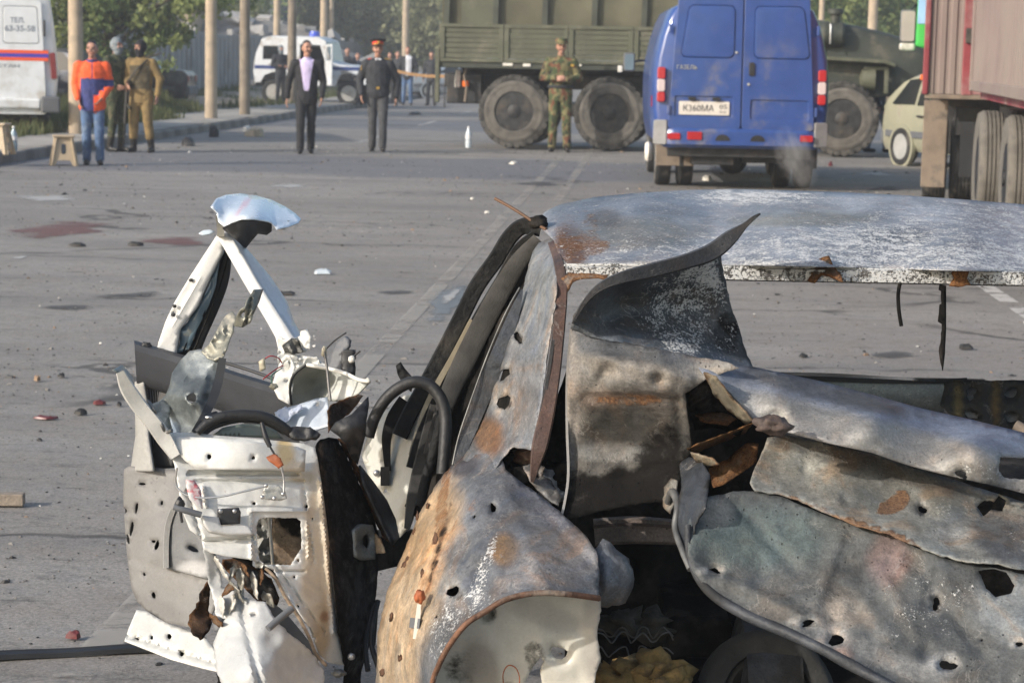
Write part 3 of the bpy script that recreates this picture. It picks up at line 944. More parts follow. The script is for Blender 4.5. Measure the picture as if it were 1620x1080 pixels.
shard('dark_chip', 'dark thin chip seen through the rear window, right part', 1526, 553, 0.09, 0.06, 0.02, M['dark_metal'], 22)
shard('dark_chip', 'dark chip seen through the rear window, near the flap', 1270, 566, 0.05, 0.05, 0.015, M['dark_metal'], 23)

def wood_scrap():
    mb = MB(); mb.box((0, 0, 0.022), (0.16, 0.045, 0.04))
    g = gnd(0, 801)
    o = mb.build('wood_block', M['wood_scrap'], None, smooth=None, bevel=0.004, loc=(g.x, g.y, 0.004), rz=0.06)
    tag(o, 'pale sawn wood offcut on the road at the left edge', 'wood')
M['wood_scrap'] = simple('wood_scrap', (0.24, 0.2, 0.16), 0.8, var=0.2, scale=30, bmp=0.3, bscale=120)
wood_scrap()
def trim_strip():
    a, b_ = gnd(-60, 1047), gnd(262, 1030)
    mb = MB()
    d = (b_ - a); ang = math.atan2(d.y, d.x); Ln = d.length
    prof = [(-0.022, 0), (-0.02, 0.012), (-0.006, 0.016), (0.0, 0.008), (0.006, 0.016), (0.022, 0.012), (0.024, 0)]
    rings = []
    for i in range(13):
        t = i / 12
        rings.append([(t * Ln, y + 0.01 * math.sin(t * 3.0), z + 0.002 * math.sin(9 * t)) for y, z in prof])
    mb.loft(rings)
    o = mb.build('trim_strip', M['rubber_clean'], None, smooth=40, loc=(a.x, a.y, 0.004), rz=ang)
    tag(o, 'long black rubber trim strip lying on the road at lower left', 'trim strip')
M['rubber_clean'] = simple('rubber_clean', (0.018, 0.019, 0.022), 0.5, var=0.3, dirt=(0.1, 0.095, 0.09), damt=0.2)
trim_strip()

def grit():
    rng = random.Random(21)
    vs_, fs, mi = [], [], []
    for k in range(16000):
        Y = 5.0 + 30 * rng.random()**1.3
        x = rng.uniform(-0.28, 0.28) * Y
        if mnoise.noise((x * 0.5, Y * 0.35, 4.0)) < rng.uniform(-0.5, 0.35): continue
        s = rng.uniform(0.0012, 0.0032) * (1 + Y / 12) * (rng.uniform(1.6, 3.2) if rng.random() < 0.05 else 1)
        n0 = len(vs_)
        a = rng.uniform(0, 6)
        q = rng.uniform(0.5, 2.4)
        ca, sa = math.cos(a), math.sin(a)
        top = []
        for i in range(5):
            t = i * 1.2566
            kx, ky = math.cos(t) * s * q * rng.uniform(.6, 1.2), math.sin(t) * s * rng.uniform(.6, 1.2)
            vs_.append((x + kx * ca - ky * sa, Y + kx * sa + ky * ca, 0.001))
            top.append((x + (kx * ca - ky * sa) * 0.6, Y + (kx * sa + ky * ca) * 0.6, 0.001 + s * rng.uniform(0.25, 0.8)))
        vs_ += top
        for i in range(5): fs.append((n0 + i, n0 + (i + 1) % 5, n0 + 5 + (i + 1) % 5, n0 + 5 + i))
        fs.append(tuple(n0 + 5 + i for i in range(5)))
        m_ = rng.choices([0, 1, 2, 3], [0.64, 0.22, 0.1, 0.04])[0]
        mi += [m_] * 6
    me = bpy.data.meshes.new('road_grit')
    me.from_pydata(vs_, [], fs)
    for m_ in ('dark_metal', 'kerb', 'brown', 'white_plastic'): me.materials.append(M[m_])
    me.polygons.foreach_set('material_index', mi)
    o = bpy.data.objects.new('road_grit', me); col.objects.link(o); o['kind'] = 'stuff'
grit()
# ================================================================== vehicles
def text_part(name, body, mat, parent, loc, w, h=None, depth=0.002, rot=(R(90), 0, 0), bold=0.0):
    cu = bpy.data.curves.new(name, 'FONT')
    cu.body = body
    cu.align_x = 'CENTER'; cu.align_y = 'CENTER'
    cu.extrude = depth / 2
    cu.offset = bold
    o = bpy.data.objects.new(name, cu)
    col.objects.link(o)
    bpy.context.view_layer.update()
    me = bpy.data.meshes.new_from_object(o.evaluated_get(bpy.context.evaluated_depsgraph_get()))
    bpy.data.objects.remove(o)
    xs = [v.co.x for v in me.vertices]; ys = [v.co.y for v in me.vertices]
    cx, cy = (min(xs) + max(xs)) / 2, (min(ys) + max(ys)) / 2
    sx = w / (max(xs) - min(xs))
    sy = h / (max(ys) - min(ys)) if h else sx
    for v in me.vertices:
        v.co.x = (v.co.x - cx) * sx; v.co.y = (v.co.y - cy) * sy
    me.materials.clear(); me.materials.append(mat)
    o = bpy.data.objects.new(name, me); col.objects.link(o)
    if parent: o.parent = parent
    o.location = loc; o.rotation_euler = rot
    return o

def wheel(parent, c, r, w, rim_r, tyre, rim, side=1, lugs=0, groove=False, axis='x', nut=6, deep=0.0, dusty=None):
    """a wheel whose axle lies along the axis, its outer face towards side"""
    t = MB()
    hw = w / 2
    prof = [(rim_r, -hw * 0.8), (r * 0.86, -hw), (r * 0.955, -hw * 0.93), (r * 0.985, -hw * 0.72)]
    if groove:
        for i in range(4):
            a = -hw * 0.6 + i * hw * 0.3
            prof += [(r, a), (r, a + hw * 0.2), (r * 0.965, a + hw * 0.22), (r * 0.965, a + hw * 0.28)]
    else:
        prof += [(r * 0.99, 0)]
    prof += [(r * 0.985, hw * 0.72), (r * 0.955, hw * 0.93), (r * 0.86, hw), (rim_r * 1.08, hw * 0.92), (rim_r, hw * 0.8)]
    t.lathe(prof, axis=axis, n=36)
    if lugs:
        for k in range(lugs):
            for s in (-1, 1):
                a = 2 * math.pi * (k + (0.5 if s > 0 else 0)) / lugs
                cs, sn = math.cos(a), math.sin(a)
                lw = 2 * math.pi * r / lugs * 0.62
                ring = []
                for rr, hh in ((r * 0.86, hw * 1.0), (r * 0.985, hw * 0.99), (r * 1.008, hw * 0.1), (r * 0.95, hw * 0.08)):
                    for q in (-1, 1):
                        x = s * hh
                        y, z = cs * rr - sn * q * lw / 2, sn * rr + cs * q * lw / 2
                        ring.append((x, y, z) if axis == 'x' else (y, x, z))
                t.add(ring, [(0, 1, 3, 2), (2, 3, 5, 4), (4, 5, 7, 6), (0, 2, 4, 6), (1, 7, 5, 3), (0, 6, 7, 1)])
    root = empty('wheel', c)
    root.parent = parent
    t.build('tyre', tyre, root, smooth=40)
    d = MB()
    s = side
    d.lathe([(rim_r * 1.02, s * hw * 0.86), (rim_r * 0.93, s * hw * 0.8), (rim_r * 0.86, s * hw * (0.35 - deep)), (rim_r * 0.55, s * hw * (0.3 - deep)), (rim_r * 0.5, s * hw * (0.5 - deep)), (rim_r * 0.3, s * hw * (0.62 - deep * 0.5)), (0.0, s * hw * (0.64 - deep * 0.5))], axis=axis, n=28)
    d.build('rim', rim, root, smooth=35)
    nm = MB()
    for k in range(nut):
        a = 2 * math.pi * k / nut
        rr = rim_r * 0.68
        y, z = math.cos(a) * rr, math.sin(a) * rr
        x = s * hw * (0.36 - deep)
        nm.lathe([(0.018, -0.02), (0.018, 0.02), (0.0, 0.024)], (x, y, z) if axis == 'x' else (y, x, z), axis=axis, n=6)
    h = nm.build('wheel_nut', M['dark_metal'], root, smooth=None)
    return root

# ------------------------------------------------------------------ vans (two of the same kind of body, different trim)
def van_shell(root, paint, zs, L_=4.6, top=2.25, cab=True):
    rings = []
    for y, sc, ztop in ((0.0, 0.93, 0), (0.02, 0.97, 0), (0.07, 1.0, 0), (1.5, 1.0, 0), (3.1, 1.0, 0), (3.5, 0.985, -0.05), (4.0, 0.96, -0.35), (4.35, 0.94, -0.95), (4.9, 0.9, -1.15), (5.1, 0.85, -1.25)):
        ring = []
        pts = [(-hw, z) for z, hw in zs] + [(hw, z) for z, hw in reversed(zs)]
        for x, z in pts:
            zz = min(z, top + ztop) if ztop else z
            yy = y + 0.06 * (z - 0.5) * max(0, 1 - y / 2.0)
            ring.append((x * sc, yy, zz))
        rings.append(ring)
    mb = MB(); mb.loft(rings)
    return mb.build('body', paint, root, smooth=38)

def blue_van():
    g = gnd(1168, 302)
    sc = g.y / FPX                 # metres per photo pixel at the rear face, used only to size the rear door furniture
    root = tag(empty('van', (g.x, g.y, 0), R(-1.0)), 'dusty blue panel van seen from behind with exhaust smoke at its tail', 'van')
    X = lambda px: (px - 1171) * sc
    yh = 93 + (1171 - 810) * math.tan(ROLL)
    Zf = lambda px, py: HCAM - (py - (px - 1171) * math.tan(ROLL) - yh) * sc
    zs = [(0.50, 0.90), (0.55, 0.975), (0.72, 1.01), (0.95, 1.03), (1.3, 1.035), (1.55, 1.01), (1.8, 0.955), (2.0, 0.89), (2.12, 0.83), (2.2, 0.7), (2.24, 0.4)]
    van_shell(root, M['blue_paint'], zs)
    tilt = -0.06
    base = empty('rear_end', (0, -0.03, 0.5)); base.parent = root; base.rotation_euler = (tilt, 0, 0)
    def Zl(py, px=1171): return Zf(px, py) - 0.5
    for (xa, xb, wx0, wx1, skl, skr) in ((1056, 1170, 1073, 1158, 0.09, 0.0), (1172, 1286, 1188, 1277, 0.0, 0.09)):
        x0, x1 = X(xa), X(xb)
        left = xa < 1100
        out = rrect(x0, Zl(204), x1, Zl(-18), 0.04, 3, 0.10 if left else 0.0, 0.0 if left else 0.10)
        wo_ = rrect(X(wx0), Zl(93), X(wx1), Zl(11), 0.07, 5, skl, skr)
        holes = [wo_]
        if left: pr = rrect(X(1066), Zl(185), X(1157), Zl(153), 0.02, 3)
        else: pr = rrect(X(1185), Zl(188), X(1276), Zl(157), 0.03, 3)
        holes.append(pr)
        d = slab('rear_door', out, holes, M['blue_paint'], base, 0.03, -0.03, bevel=0.008)
        for nm, hl, dep, mt in (('window_panel', wo_, -0.026 if True else 0, M['blue_paint']), ('pressed_panel', pr, -0.008, M['blue_paint'])):
            cx = sum(p[0] for p in hl) / len(hl); cz = sum(p[1] for p in hl) / len(hl)
            if nm == 'window_panel':
                inner = [(cx + (p[0] - cx) * 0.965, cz + (p[1] - cz) * 0.965) for p in hl]
                n = len(hl)
                mb = MB()
                ring = [[(p[0], -0.012, p[1]) for p in hl], [(p[0], -0.043, p[1]) for p in inner], [(cx + (p[0] - cx) * 0.9, -0.045, cz + (p[1] - cz) * 0.9) for p in hl]]
                mb.loft(ring, caps=False); mb.f.append([2 * n + i for i in range(n)]); mb.mi.append(0)
                mb.build(nm, mt, d, smooth=30)
            else:
                mb = MB(); mb.prism(hl, -0.012, -0.002); mb.build(nm, mt, d, smooth=None)
    pl = MB(); pl.prism(rrect(X(1073), Zl(182), X(1152), Zl(161), 0.01, 3), -0.028, -0.02)
    plate = pl.build('number_plate', M['plate_white'], base, smooth=None)
    z_p = Zl(171.5)
    text_part('plate_text', 'К360МА', M['print_black'], plate, (X(1104), -0.030, z_p), 0.36, 0.075)
    text_part('plate_text', '05', M['print_black'], plate, (X(1142.5), -0.030, z_p + 0.02), 0.085, 0.05)
    text_part('plate_text', 'RUS', M['print_black'], plate, (X(1142.5), -0.030, z_p - 0.042), 0.07, 0.022)
    lm = MB()
    for px in (1093, 1131): lm.box((X(px), -0.045, Zl(157)), (0.09, 0.04, 0.035))
    lm.build('plate_lamp', M['black'], base, smooth=None, bevel=0.006)
    text_part('emblem', 'ГАЗЕЛЬ', M['emblem'], base, (X(1084), -0.034, Zl(108)), 0.235, 0.05, 0.008)
    h = MB(); h.prism(rrect(X(1181), Zl(120), X(1190), Zl(99), 0.02, 3), -0.05, -0.03); h.build('door_handle', M['black'], base, smooth=None, bevel=0.006)
    k = MB(); k.lathe([(0.016, -0.045), (0.016, -0.03)], (X(1181), 0, Zl(133)), 'y', 12); k.build('door_lock', M['emblem'], base, smooth=None)
    kb = MB(); kb.lathe([(0.0, -0.05), (0.014, -0.045), (0.014, -0.03)], (X(1161), 0, Zl(84)), 'y', 12); kb.build('door_stop', M['emblem'], base, smooth=None)
    for sx, px in ((-1, 1057), (1, 1288)):
        for py in (48, 175):
            hg = MB(); hg.box((X(px), -0.03, Zl(py, 1171)), (0.035, 0.05, 0.11)); hg.build('hinge', M['blue_paint'], base, smooth=None, bevel=0.008)
    for px, oy in ((1044.5, 0), (1296.5, 0)):
        x = X(px)
        t = empty('tail_lamp', (x, 0.0, 0)); t.parent = base
        for (a, b, mt) in ((147, 163, 'red_lens'), (127, 147, 'white_lens'), (108, 127, 'red_lens')):
            mb = MB(); mb.prism(rrect(-0.047, Zl(b), 0.047, Zl(a) - 0.004, 0.02, 2), -0.035, 0.12)
            mb.build('lens', M[mt], t, smooth=None, bevel=0.01)
    ringb = []
    pts = []
    for i in range(21):
        a = -1 + 2 * i / 20
        x = a * 0.985
        y = -0.07 + 0.16 * max(0, abs(a) - 0.86) / 0.14
        pts.append((x, y))
    mb = MB()
    rings = []
    for x, y in pts: rings.append([(x, y, 0.53), (x, y, 0.70), (x, y + 0.03, 0.735), (x, y + 0.14, 0.735), (x, y + 0.14, 0.53)])
    mb.loft(rings); bp = mb.build('bumper', M['blue_paint'], root, smooth=40, bevel=0.01)
    for a, b in ((1056, 1076), (1087, 1110), (1264, 1284)):
        q = MB(); q.prism(rrect(X(a), 0.595, X(b), 0.595 + (0.075 if b - a < 22 else 0.095), 0.01, 2), -0.085, -0.06); q.build('bumper_lamp', M['red_lens'], bp, smooth=None, bevel=0.004)
    for a, b in ((1131, 1154), (1186, 1209)):
        q = MB(); c = X((a + b) / 2); rr = X(b) - c
        q.prism([(c - rr, 0.59)] + [(c + rr * math.cos(t), 0.59 + rr * 0.85 * math.sin(t)) for t in [math.pi * (1 - i / 10) for i in range(1, 10)]] + [(c + rr, 0.59)], -0.078, -0.06)
        q.build('bumper_step', M['black'], bp, smooth=None)
    for sx in (-1, 1):
        q = MB(); q.prism(rrect(-0.085, 0.0, 0.085, 0.29, 0.025, 3), -0.02, 0.12)
        o = q.build('corner_cap', M['mudcap'], root, smooth=None, bevel=0.012); o.location = (sx * 0.945, 0.0, 0.53); o.rotation_euler = (0, 0, sx * 0.35)
    for sx in (-1, 1):
        for k, off in enumerate((0.86, 0.59)):
            wheel(root, (sx * off, 0.95, 0.34), 0.34, 0.19, 0.2, M['rubber'], M['rim_silver'], sx, groove=True)
        wheel(root, (sx * 0.82, 3.85, 0.34), 0.34, 0.2, 0.2, M['rubber'], M['rim_silver'], sx)
        f = MB(); f.box((sx * 0.74, 0.42, 0.40), (0.46, 0.02, 0.28)); f.build('mud_flap', M['mud_tan'] if sx < 0 else M['dark_metal'], root, smooth=None, bevel=0.008)
    u = MB()
    u.tube([(-0.6, 0.95, 0.36), (-0.16, 0.95, 0.36)], 0.06, 10); u.tube([(0.16, 0.95, 0.36), (0.6, 0.95, 0.36)], 0.06, 10)
    u.lathe([(0.0, -0.2), (0.12, -0.17), (0.18, -0.05), (0.18, 0.05), (0.12, 0.17), (0, 0.2)], (0.0, 0.93, 0.33), 'y', 16)
    u.build('rear_axle', M['dark_metal'], root, smooth=40)
    u = MB(); u.box((0, 0.12, 0.45), (1.7, 0.1, 0.12)); u.box((0, 2.0, 0.46), (1.2, 3.6, 0.12)); u.box((-0.3, 0.3, 0.36), (0.5, 0.3, 0.14)); u.box((-0.67, 0.2, 0.36), (0.05, 0.05, 0.2)); u.box((0.35, 0.5, 0.37), (0.6, 0.5, 0.1))
    u.build('chassis', M['dark_metal'], root, smooth=None, bevel=0.01)
    e = MB(); e.tube([(0.55, 0.9, 0.36), (0.55, 0.3, 0.36), (0.56, -0.02, 0.34)], 0.032, 10); e.build('exhaust_pipe', M['dark_metal'], root, smooth=60)
    c = MB(); c.lathe([(0.0, -0.04), (0.10, -0.035), (0.125, 0.0), (0.10, 0.05), (0.0, 0.06)], (-1.05, 0.75, 0.41), 'x', 18); c.build('wheel_cap', M['white_plastic'], root, smooth=60)
    mi = MB(); mi.prism(rrect(-0.075, 0, 0.075, 0.25, 0.03, 3), -0.05, 0.05)
    arm = MB(); arm.tube([(-0.92, 3.9, 1.52), (-1.1, 3.85, 1.5), (-1.19, 3.82, 1.46)], 0.015, 8)
    ao = arm.build('mirror_arm', M['black'], root, smooth=60)
    mo = mi.build('mirror', M['grey_plastic'], root, smooth=None, bevel=0.02); mo.location = (-1.2, 3.8, 1.36)
    g_ = MB(); g_.prism(rrect(-0.06, 0.02, 0.06, 0.23, 0.02, 3), -0.055, -0.049); go = g_.build('mirror_glass', M['glass_blue'], mo, smooth=None)
    ro = MB(); ro.box((-0.12, -0.015, 0.03), (0.06, 0.07, 0.09)); ro.build('mirror_lamp', M['white_plastic'], mo, smooth=None, bevel=0.01)
    mk = MB(); mk.box((-1.036, 0.45, 1.03), (0.012, 0.06, 0.13)); mk.build('side_marker', M['red_lens'], root, smooth=None)
    m = bpy.data.materials.new('exhaust_smoke'); m.use_nodes = True
    nt = m.node_tree; nt.nodes.clear()
    out = nt.nodes.new('ShaderNodeOutputMaterial'); pv_ = nt.nodes.new('ShaderNodeVolumePrincipled')
    pv_.inputs['Color'].default_value = (0.8, 0.8, 0.82, 1)
    gr = N(nt, 'ShaderNodeTexGradient', gradient_type='SPHERICAL'); L(nt, coords(nt, 'Object'), gr.inputs[0])
    nn = noise_node(nt, coords(nt), 2.2, 3)
    dd = math_node(nt, 'MULTIPLY', math_node(nt, 'MULTIPLY', gr.outputs['Fac'], rng_node(nt, nn, 0.35, 0.65)), 5.5)
    L(nt, dd, pv_.inputs['Density']); L(nt, pv_.outputs[0], out.inputs['Volume'])
    mb = MB()
    mb.lathe([(0.0, -1.0)] + [(math.cos(R(a)), math.sin(R(a))) for a in range(-75, 90, 15)] + [(0, 1.0)], n=20)
    s_ = mb.build('exhaust_smoke', m, None, smooth=60)
    s_.location = (g.x + 0.62, g.y - 0.35, 0.42); s_.scale = (0.24, 0.3, 0.42); s_.rotation_euler = (0, R(-28), 0); s_['kind'] = 'stuff'
M['mudcap'] = simple('mudcap', (0.28, 0.28, 0.28), 0.8, var=0.2, scale=6, dirt=(0.2, 0.2, 0.24), damt=0.4)
blue_van()

def rescue_van():
    Y = 33.6
    c = at(85, 150, Y)
    root = tag(empty('van', (c.x - 0.98, Y, 0.1), R(14)), 'white rescue van with orange and violet stripes at the left edge', 'van')
    s = Y / FPX
    zs = [(0.46, 0.86), (0.5, 0.94), (0.62, 1.0), (0.9, 1.03), (1.3, 1.02), (1.7, 0.985), (2.1, 0.93), (2.4, 0.88), (2.62, 0.8), (2.72, 0.55)]
    van_shell(root, M['white_van_paint'], zs, top=2.72)
    yh = 93 + (85 - 810) * math.tan(ROLL)
    X = lambda px: 1.0 + (px - 85) * s
    Z = lambda py, px=40: HCAM - 0.1 - (py - (px - 85) * math.tan(ROLL) - yh) * s - 0.5
    base = empty('rear_end', (0, -0.03, 0.5)); base.parent = root; base.rotation_euler = (-0.06, 0, 0)
    win_r = rrect(X(4), Z(70), X(60), Z(11), 0.05, 4, 0.0, 0.03)
    for side in (1, -1):
        o_ = rrect(0.01, Z(180), X(70), Z(2), 0.05, 3, 0.0, 0.07)
        w_ = win_r
        if side < 0:
            o_ = [(-a, b) for a, b in o_][::-1]; w_ = [(-a, b) for a, b in w_][::-1]
        d = slab('rear_door', o_, [w_], M['white_van_paint'], base, 0.03, -0.03, bevel=0.008)
        cx = sum(p[0] for p in w_) / len(w_); cz = sum(p[1] for p in w_) / len(w_)
        mb = MB(); mb.prism([(cx + (p[0] - cx) * 0.97, cz + (p[1] - cz) * 0.97) for p in w_], -0.034, -0.005); wp = mb.build('window_panel', M['white_van_paint'], d, smooth=None, bevel=0.01)
        if side > 0:
            text_part('lettering', 'ТЕЛ.', M['print_grey'], wp, (X(26), -0.0365, Z(33)), 0.22, 0.085, bold=0.02)
            text_part('lettering', '63-35-58', M['print_grey'], wp, (X(30), -0.0365, Z(46)), 0.47, 0.095, bold=0.02)
        z0 = Z(95.5, 0)
        for a, b, mt in ((0.0, 0.055, 'stripe_orange'), (0.055, 0.115, 'stripe_blue'), (0.115, 0.17, 'stripe_orange')):
            x0, x1 = (0.012, X(73)) if side > 0 else (-X(73), -0.012)
            q = MB(); q.prism([(x0, z0 + a), (x1, z0 + a), (x1, z0 + b), (x0, z0 + b)], -0.033, -0.0305); q.build('stripe', M[mt], d, smooth=None)
    text_part('lettering', 'ДАГЕСТАН', M['print_grey'], base, (X(5) - 0.12, -0.0325, Z(105)), 0.72, 0.06, bold=0.02)
    for py in (45, 160):
        h = MB(); h.box((X(67.5), -0.045, Z(py)), (0.03, 0.05, 0.26 if py == 45 else 0.12)); h.build('hinge', M['black'], base, smooth=None, bevel=0.008)
    for sx in (-1, 1):
        t = MB(); t.prism(rrect(-0.045, 0, 0.045, 0.42, 0.02, 2), -0.03, 0.1)
        o = t.build('tail_lamp', M['dark_red_lens'], base, smooth=None, bevel=0.01); o.location = (sx * X(82), 0, Z(124)); o.rotation_euler = (0, -sx * 0.07, 0)
        q = MB(); q.box((sx * 0.9, -0.1, 0.52), (0.3, 0.26, 0.26)); q.build('bumper_corner', M['grey_plastic'], root, smooth=None, bevel=0.03)
        wheel(root, (sx * 0.82, 1.1, 0.24), 0.34, 0.22, 0.2, M['rubber'], M['rim_silver'], sx)
        wheel(root, (sx * 0.82, 3.9, 0.24), 0.34, 0.2, 0.2, M['rubber'], M['rim_silver'], sx)
    q = MB(); q.box((0, -0.05, 0.53), (1.5, 0.16, 0.16)); q.build('bumper', M['white_van_paint'], root, smooth=None, bevel=0.03)
    u = MB(); u.box((0, 2.2, 0.40), (1.5, 4.2, 0.12)); u.box((0.45, 0.02, 0.36), (0.05, 0.08, 0.14)); u.build('chassis', M['dark_metal'], root, smooth=None)
rescue_van()

# ------------------------------------------------------------------ the military truck
def truck():
    a, b = gnd(812, 236), gnd(1330, 249.5)
    ang = R(-7)
    root = tag(empty('truck', (a.x, a.y, 0), ang), 'olive green military truck with a canvas tilt standing across the road', 'truck')
    WB = 1.60, 5.42
    s = 94.2
    for x, fr in ((0, 0), (WB[0], 0), (WB[1], 1)):
        for yy, sd in ((0.19, -1), (1.95, 1)):
            wheel(root, (x, yy, 0.625), 0.61, 0.38, 0.31, M['tyre_dusty'], M['rim_black'], sd, lugs=30, axis='y', nut=8, deep=0.15)
            if yy < 1:
                sw = MB(); sw.lathe([(0.325, 0.012), (0.335, -0.006), (0.41, -0.012), (0.425, -0.006), (0.44, -0.012), (0.50, -0.006), (0.51, 0.004)], (x, 0.0, 0.625), 'y', 40, ); sw.f = [f for f in sw.f if len(f) == 4]; sw.mi = [0] * len(sw.f); sw.build('sidewall', M['sidewall'], root, smooth=50)
                hb = MB(); hb.lathe([(0.16, 0.06), (0.15, -0.1), (0.09, -0.14), (0.0, -0.145)], (x, 0.14, 0.625), 'y', 14)
                hb.lathe([(0.335, -0.01), (0.30, -0.012)], (x, 0.03, 0.625), 'y', 28)
                hb.build('hub', M['dark_metal'], root, smooth=40)
                sp = MB()
                for k in range(6):
                    t = k * math.pi / 3 + 0.3
                    sp.bar((x + 0.1 * math.cos(t), 0.10, 0.625 + 0.1 * math.sin(t)), (x + 0.24 * math.cos(t), 0.12, 0.625 + 0.24 * math.sin(t)), 0.05, 0.03, up=(0, 1, 0))
                sp.build('hub_spoke', M['rim_black'], root, smooth=None)
    x0, x1 = -1.27, 3.05
    zb, zt = 1.43, 2.06
    y0, y1 = 0.02, 2.25
    fl = MB(); fl.box(((x0 + x1) / 2, (y0 + y1) / 2, zb - 0.05), (x1 - x0, y1 - y0, 0.1)); fl.build('platform_floor', M['olive_dark'], root, smooth=None, bevel=0.01)
    n = 4
    for side, yy in ((-1, y0), (1, y1)):
        for k in range(n):
            xa = x0 + (x1 - x0) * k / n; xb = x0 + (x1 - x0) * (k + 1) / n
            fr = MB()
            fr.box(((xa + xb) / 2, yy, zt - 0.03), (xb - xa - 0.012, 0.07, 0.06)); fr.box(((xa + xb) / 2, yy, zb + 0.03), (xb - xa - 0.012, 0.07, 0.06))
            for xx in (xa + 0.045, xb - 0.045): fr.box((xx, yy, (zb + zt) / 2), (0.078, 0.075, zt - zb - 0.13))
            fo = fr.build('side_frame', M['olive'], root, smooth=None, bevel=0.006)
            nb = 6
            for j in range(nb):
                z = zb + 0.065 + (zt - zb - 0.13) * (j + 0.5) / nb
                pb = MB(); pb.box(((xa + xb) / 2, yy + (0.008 if j % 2 else 0.0), z), (xb - xa - 0.17, 0.03, (zt - zb - 0.13) / nb - 0.008)); pb.build('side_board', M['olive'], fo, smooth=None, bevel=0.003)
    for xx in (x0, x1):
        e = MB(); e.box((xx, (y0 + y1) / 2, (zb + zt) / 2), (0.05, y1 - y0 - 0.08, zt - zb)); e.build('tailboard' if xx < 0 else 'headboard', M['olive'], root, smooth=None, bevel=0.008)
    cp = MB(); cp.box((x0 - 0.035, y0 + 0.0, 1.2), (0.07, 0.09, 0.9)); cp.build('corner_post', M['olive'], root, smooth=None, bevel=0.008)
    vs_, fs = [], []
    nx, nc = 60, 16
    for i in range(nx + 1):
        x = x0 + 0.02 + (x1 - x0 - 0.04) * i / nx
        sag = 0.05 * math.sin(math.pi * ((i * 5 / nx) % 1.0))
        for k in range(nc + 1):
            t = k / nc
            if t < 0.35: yy, zz = y0 + 0.07, zt - 0.06 + (1.35) * t / 0.35
            elif t > 0.65: yy, zz = y1 - 0.07, zt - 0.06 + 1.35 * (1 - t) / 0.35
            else:
                q = (t - 0.35) / 0.3 * math.pi
                yy, zz = (y0 + y1) / 2 - math.cos(q) * (y1 - y0 - 0.14) / 2, zt + 1.29 + 0.35 * math.sin(q)
            w = 0.035 * mnoise.noise((x * 1.3, zz * 0.9, yy)) + 0.015 * mnoise.noise((x * 4, zz * 3, yy))
            vs_.append((x, yy + (sag + w) * (1 if t < 0.5 else -1) * (1 if t < 0.35 or t > 0.65 else 0.3), zz))
    for i in range(nx):
        for k in range(nc): fs.append((i*(nc+1)+k, i*(nc+1)+k+1, (i+1)*(nc+1)+k+1, (i+1)*(nc+1)+k))
    mb = MB(); mb.add(vs_, fs); tp = mb.build('canvas_tilt', M['tarp'], root, smooth=180)
    for i in range(6):
        x = x0 + 0.1 + (x1 - x0 - 0.2) * i / 5
        hp = MB(); hp.bar((x, y0 + 0.02, zt), (x + 0.02, y0 + 0.03, zt + 1.3), 0.09, 0.025, up=(0, 1, 0)); hp.build('tilt_strap', M['tarp_seam'], tp, smooth=None)
    lit = MB(); lit.box((x0 + 0.62, y0 + 0.045, zt + 0.3), (0.55, 0.02, 0.9)); lit.build('tilt_patch', M['olive'], tp, smooth=None)
    u = MB()
    u.box((2.2, 1.1, 1.12), (7.0, 0.8, 0.24)); u.box((0.8, 1.1, 0.66), (2.0, 1.5, 0.22)); u.box((-0.9, 1.15, 0.98), (0.6, 1.6, 0.5)); u.box((2.75, 0.9, 0.95), (0.7, 0.9, 0.6)); u.box((0.8, 0.9, 1.22), (3.6, 0.3, 0.3))
    u.box((0.0, 1.1, 0.62), (0.25, 1.6, 0.25)); u.box((WB[0], 1.1, 0.62), (0.25, 1.6, 0.25)); u.box((WB[1], 1.1, 0.62), (0.25, 1.6, 0.25))
    u.build('chassis', M['dark_metal'], root, smooth=None, bevel=0.02)
    w_ = MB()
    for x in (-0.25, 0.1, 0.55, 1.45): w_.box((x, y0 + 0.05, zb - 0.02), (0.2, 0.05, 0.06))
    w_.build('platform_bracket', M['black'], root, smooth=None)
    for x, z, wd, mt in ((-0.12, 1.40, 0.17, 'steel'), (0.2, 1.395, 0.13, 'steel'), (1.07, 1.42, 0.1, 'white_lens')):
        q = MB(); q.box((x, y0 - 0.01, z), (wd, 0.03, 0.05)); q.build('reflector', M['white_plastic'], root, smooth=None, bevel=0.01)
    q = MB(); q.lathe([(0.0, -0.05), (0.055, -0.04), (0.06, 0.05), (0.0, 0.06)], (-0.86, 0.25, 1.06), 'z', 12); q.build('tail_lamp', M['orange_lens'], root, smooth=50)
    q = MB(); q.tube([(-0.84, 0.22, 1.36), (-0.88, 0.2, 1.2), (-0.84, 0.22, 1.0), (-0.86, 0.2, 0.76)], 0.022, 8); q.build('tow_rope', M['mud_tan'], root, smooth=60)
    q = MB(); q.bar((-1.0, 0.3, 1.3), (-1.02, 0.35, 1.0), 0.09, 0.05); q.build('jerry_bracket', M['white_plastic'], root, smooth=None, bevel=0.01)
    zs = [(1.0, 0.0), (1.0, 0.92), (1.3, 1.0), (1.95, 1.02), (2.55, 0.9), (2.72, 0.75)]
    rings = []
    for x, zt_ in ((3.15, 2.72), (3.2, 2.78), (4.2, 2.78), (4.45, 2.7), (4.85, 1.95), (4.9, 1.9)):
        ring = []
        for z, hw in zs[1:]: ring.append((x, 1.1 - hw, min(z, zt_)))
        for z, hw in reversed(zs[1:]): ring.append((x, 1.1 + hw, min(z, zt_)))
        rings.append(ring)
    mb = MB(); mb.loft(rings); cabo = mb.build('cab', M['olive_dark'], root, smooth=35, bevel=0.02)
    g = MB(); g.box((3.85, 0.17, 2.25), (0.85, 0.04, 0.5)); g.build('cab_window', M['glass_dark'], cabo, smooth=None)
    rings = []
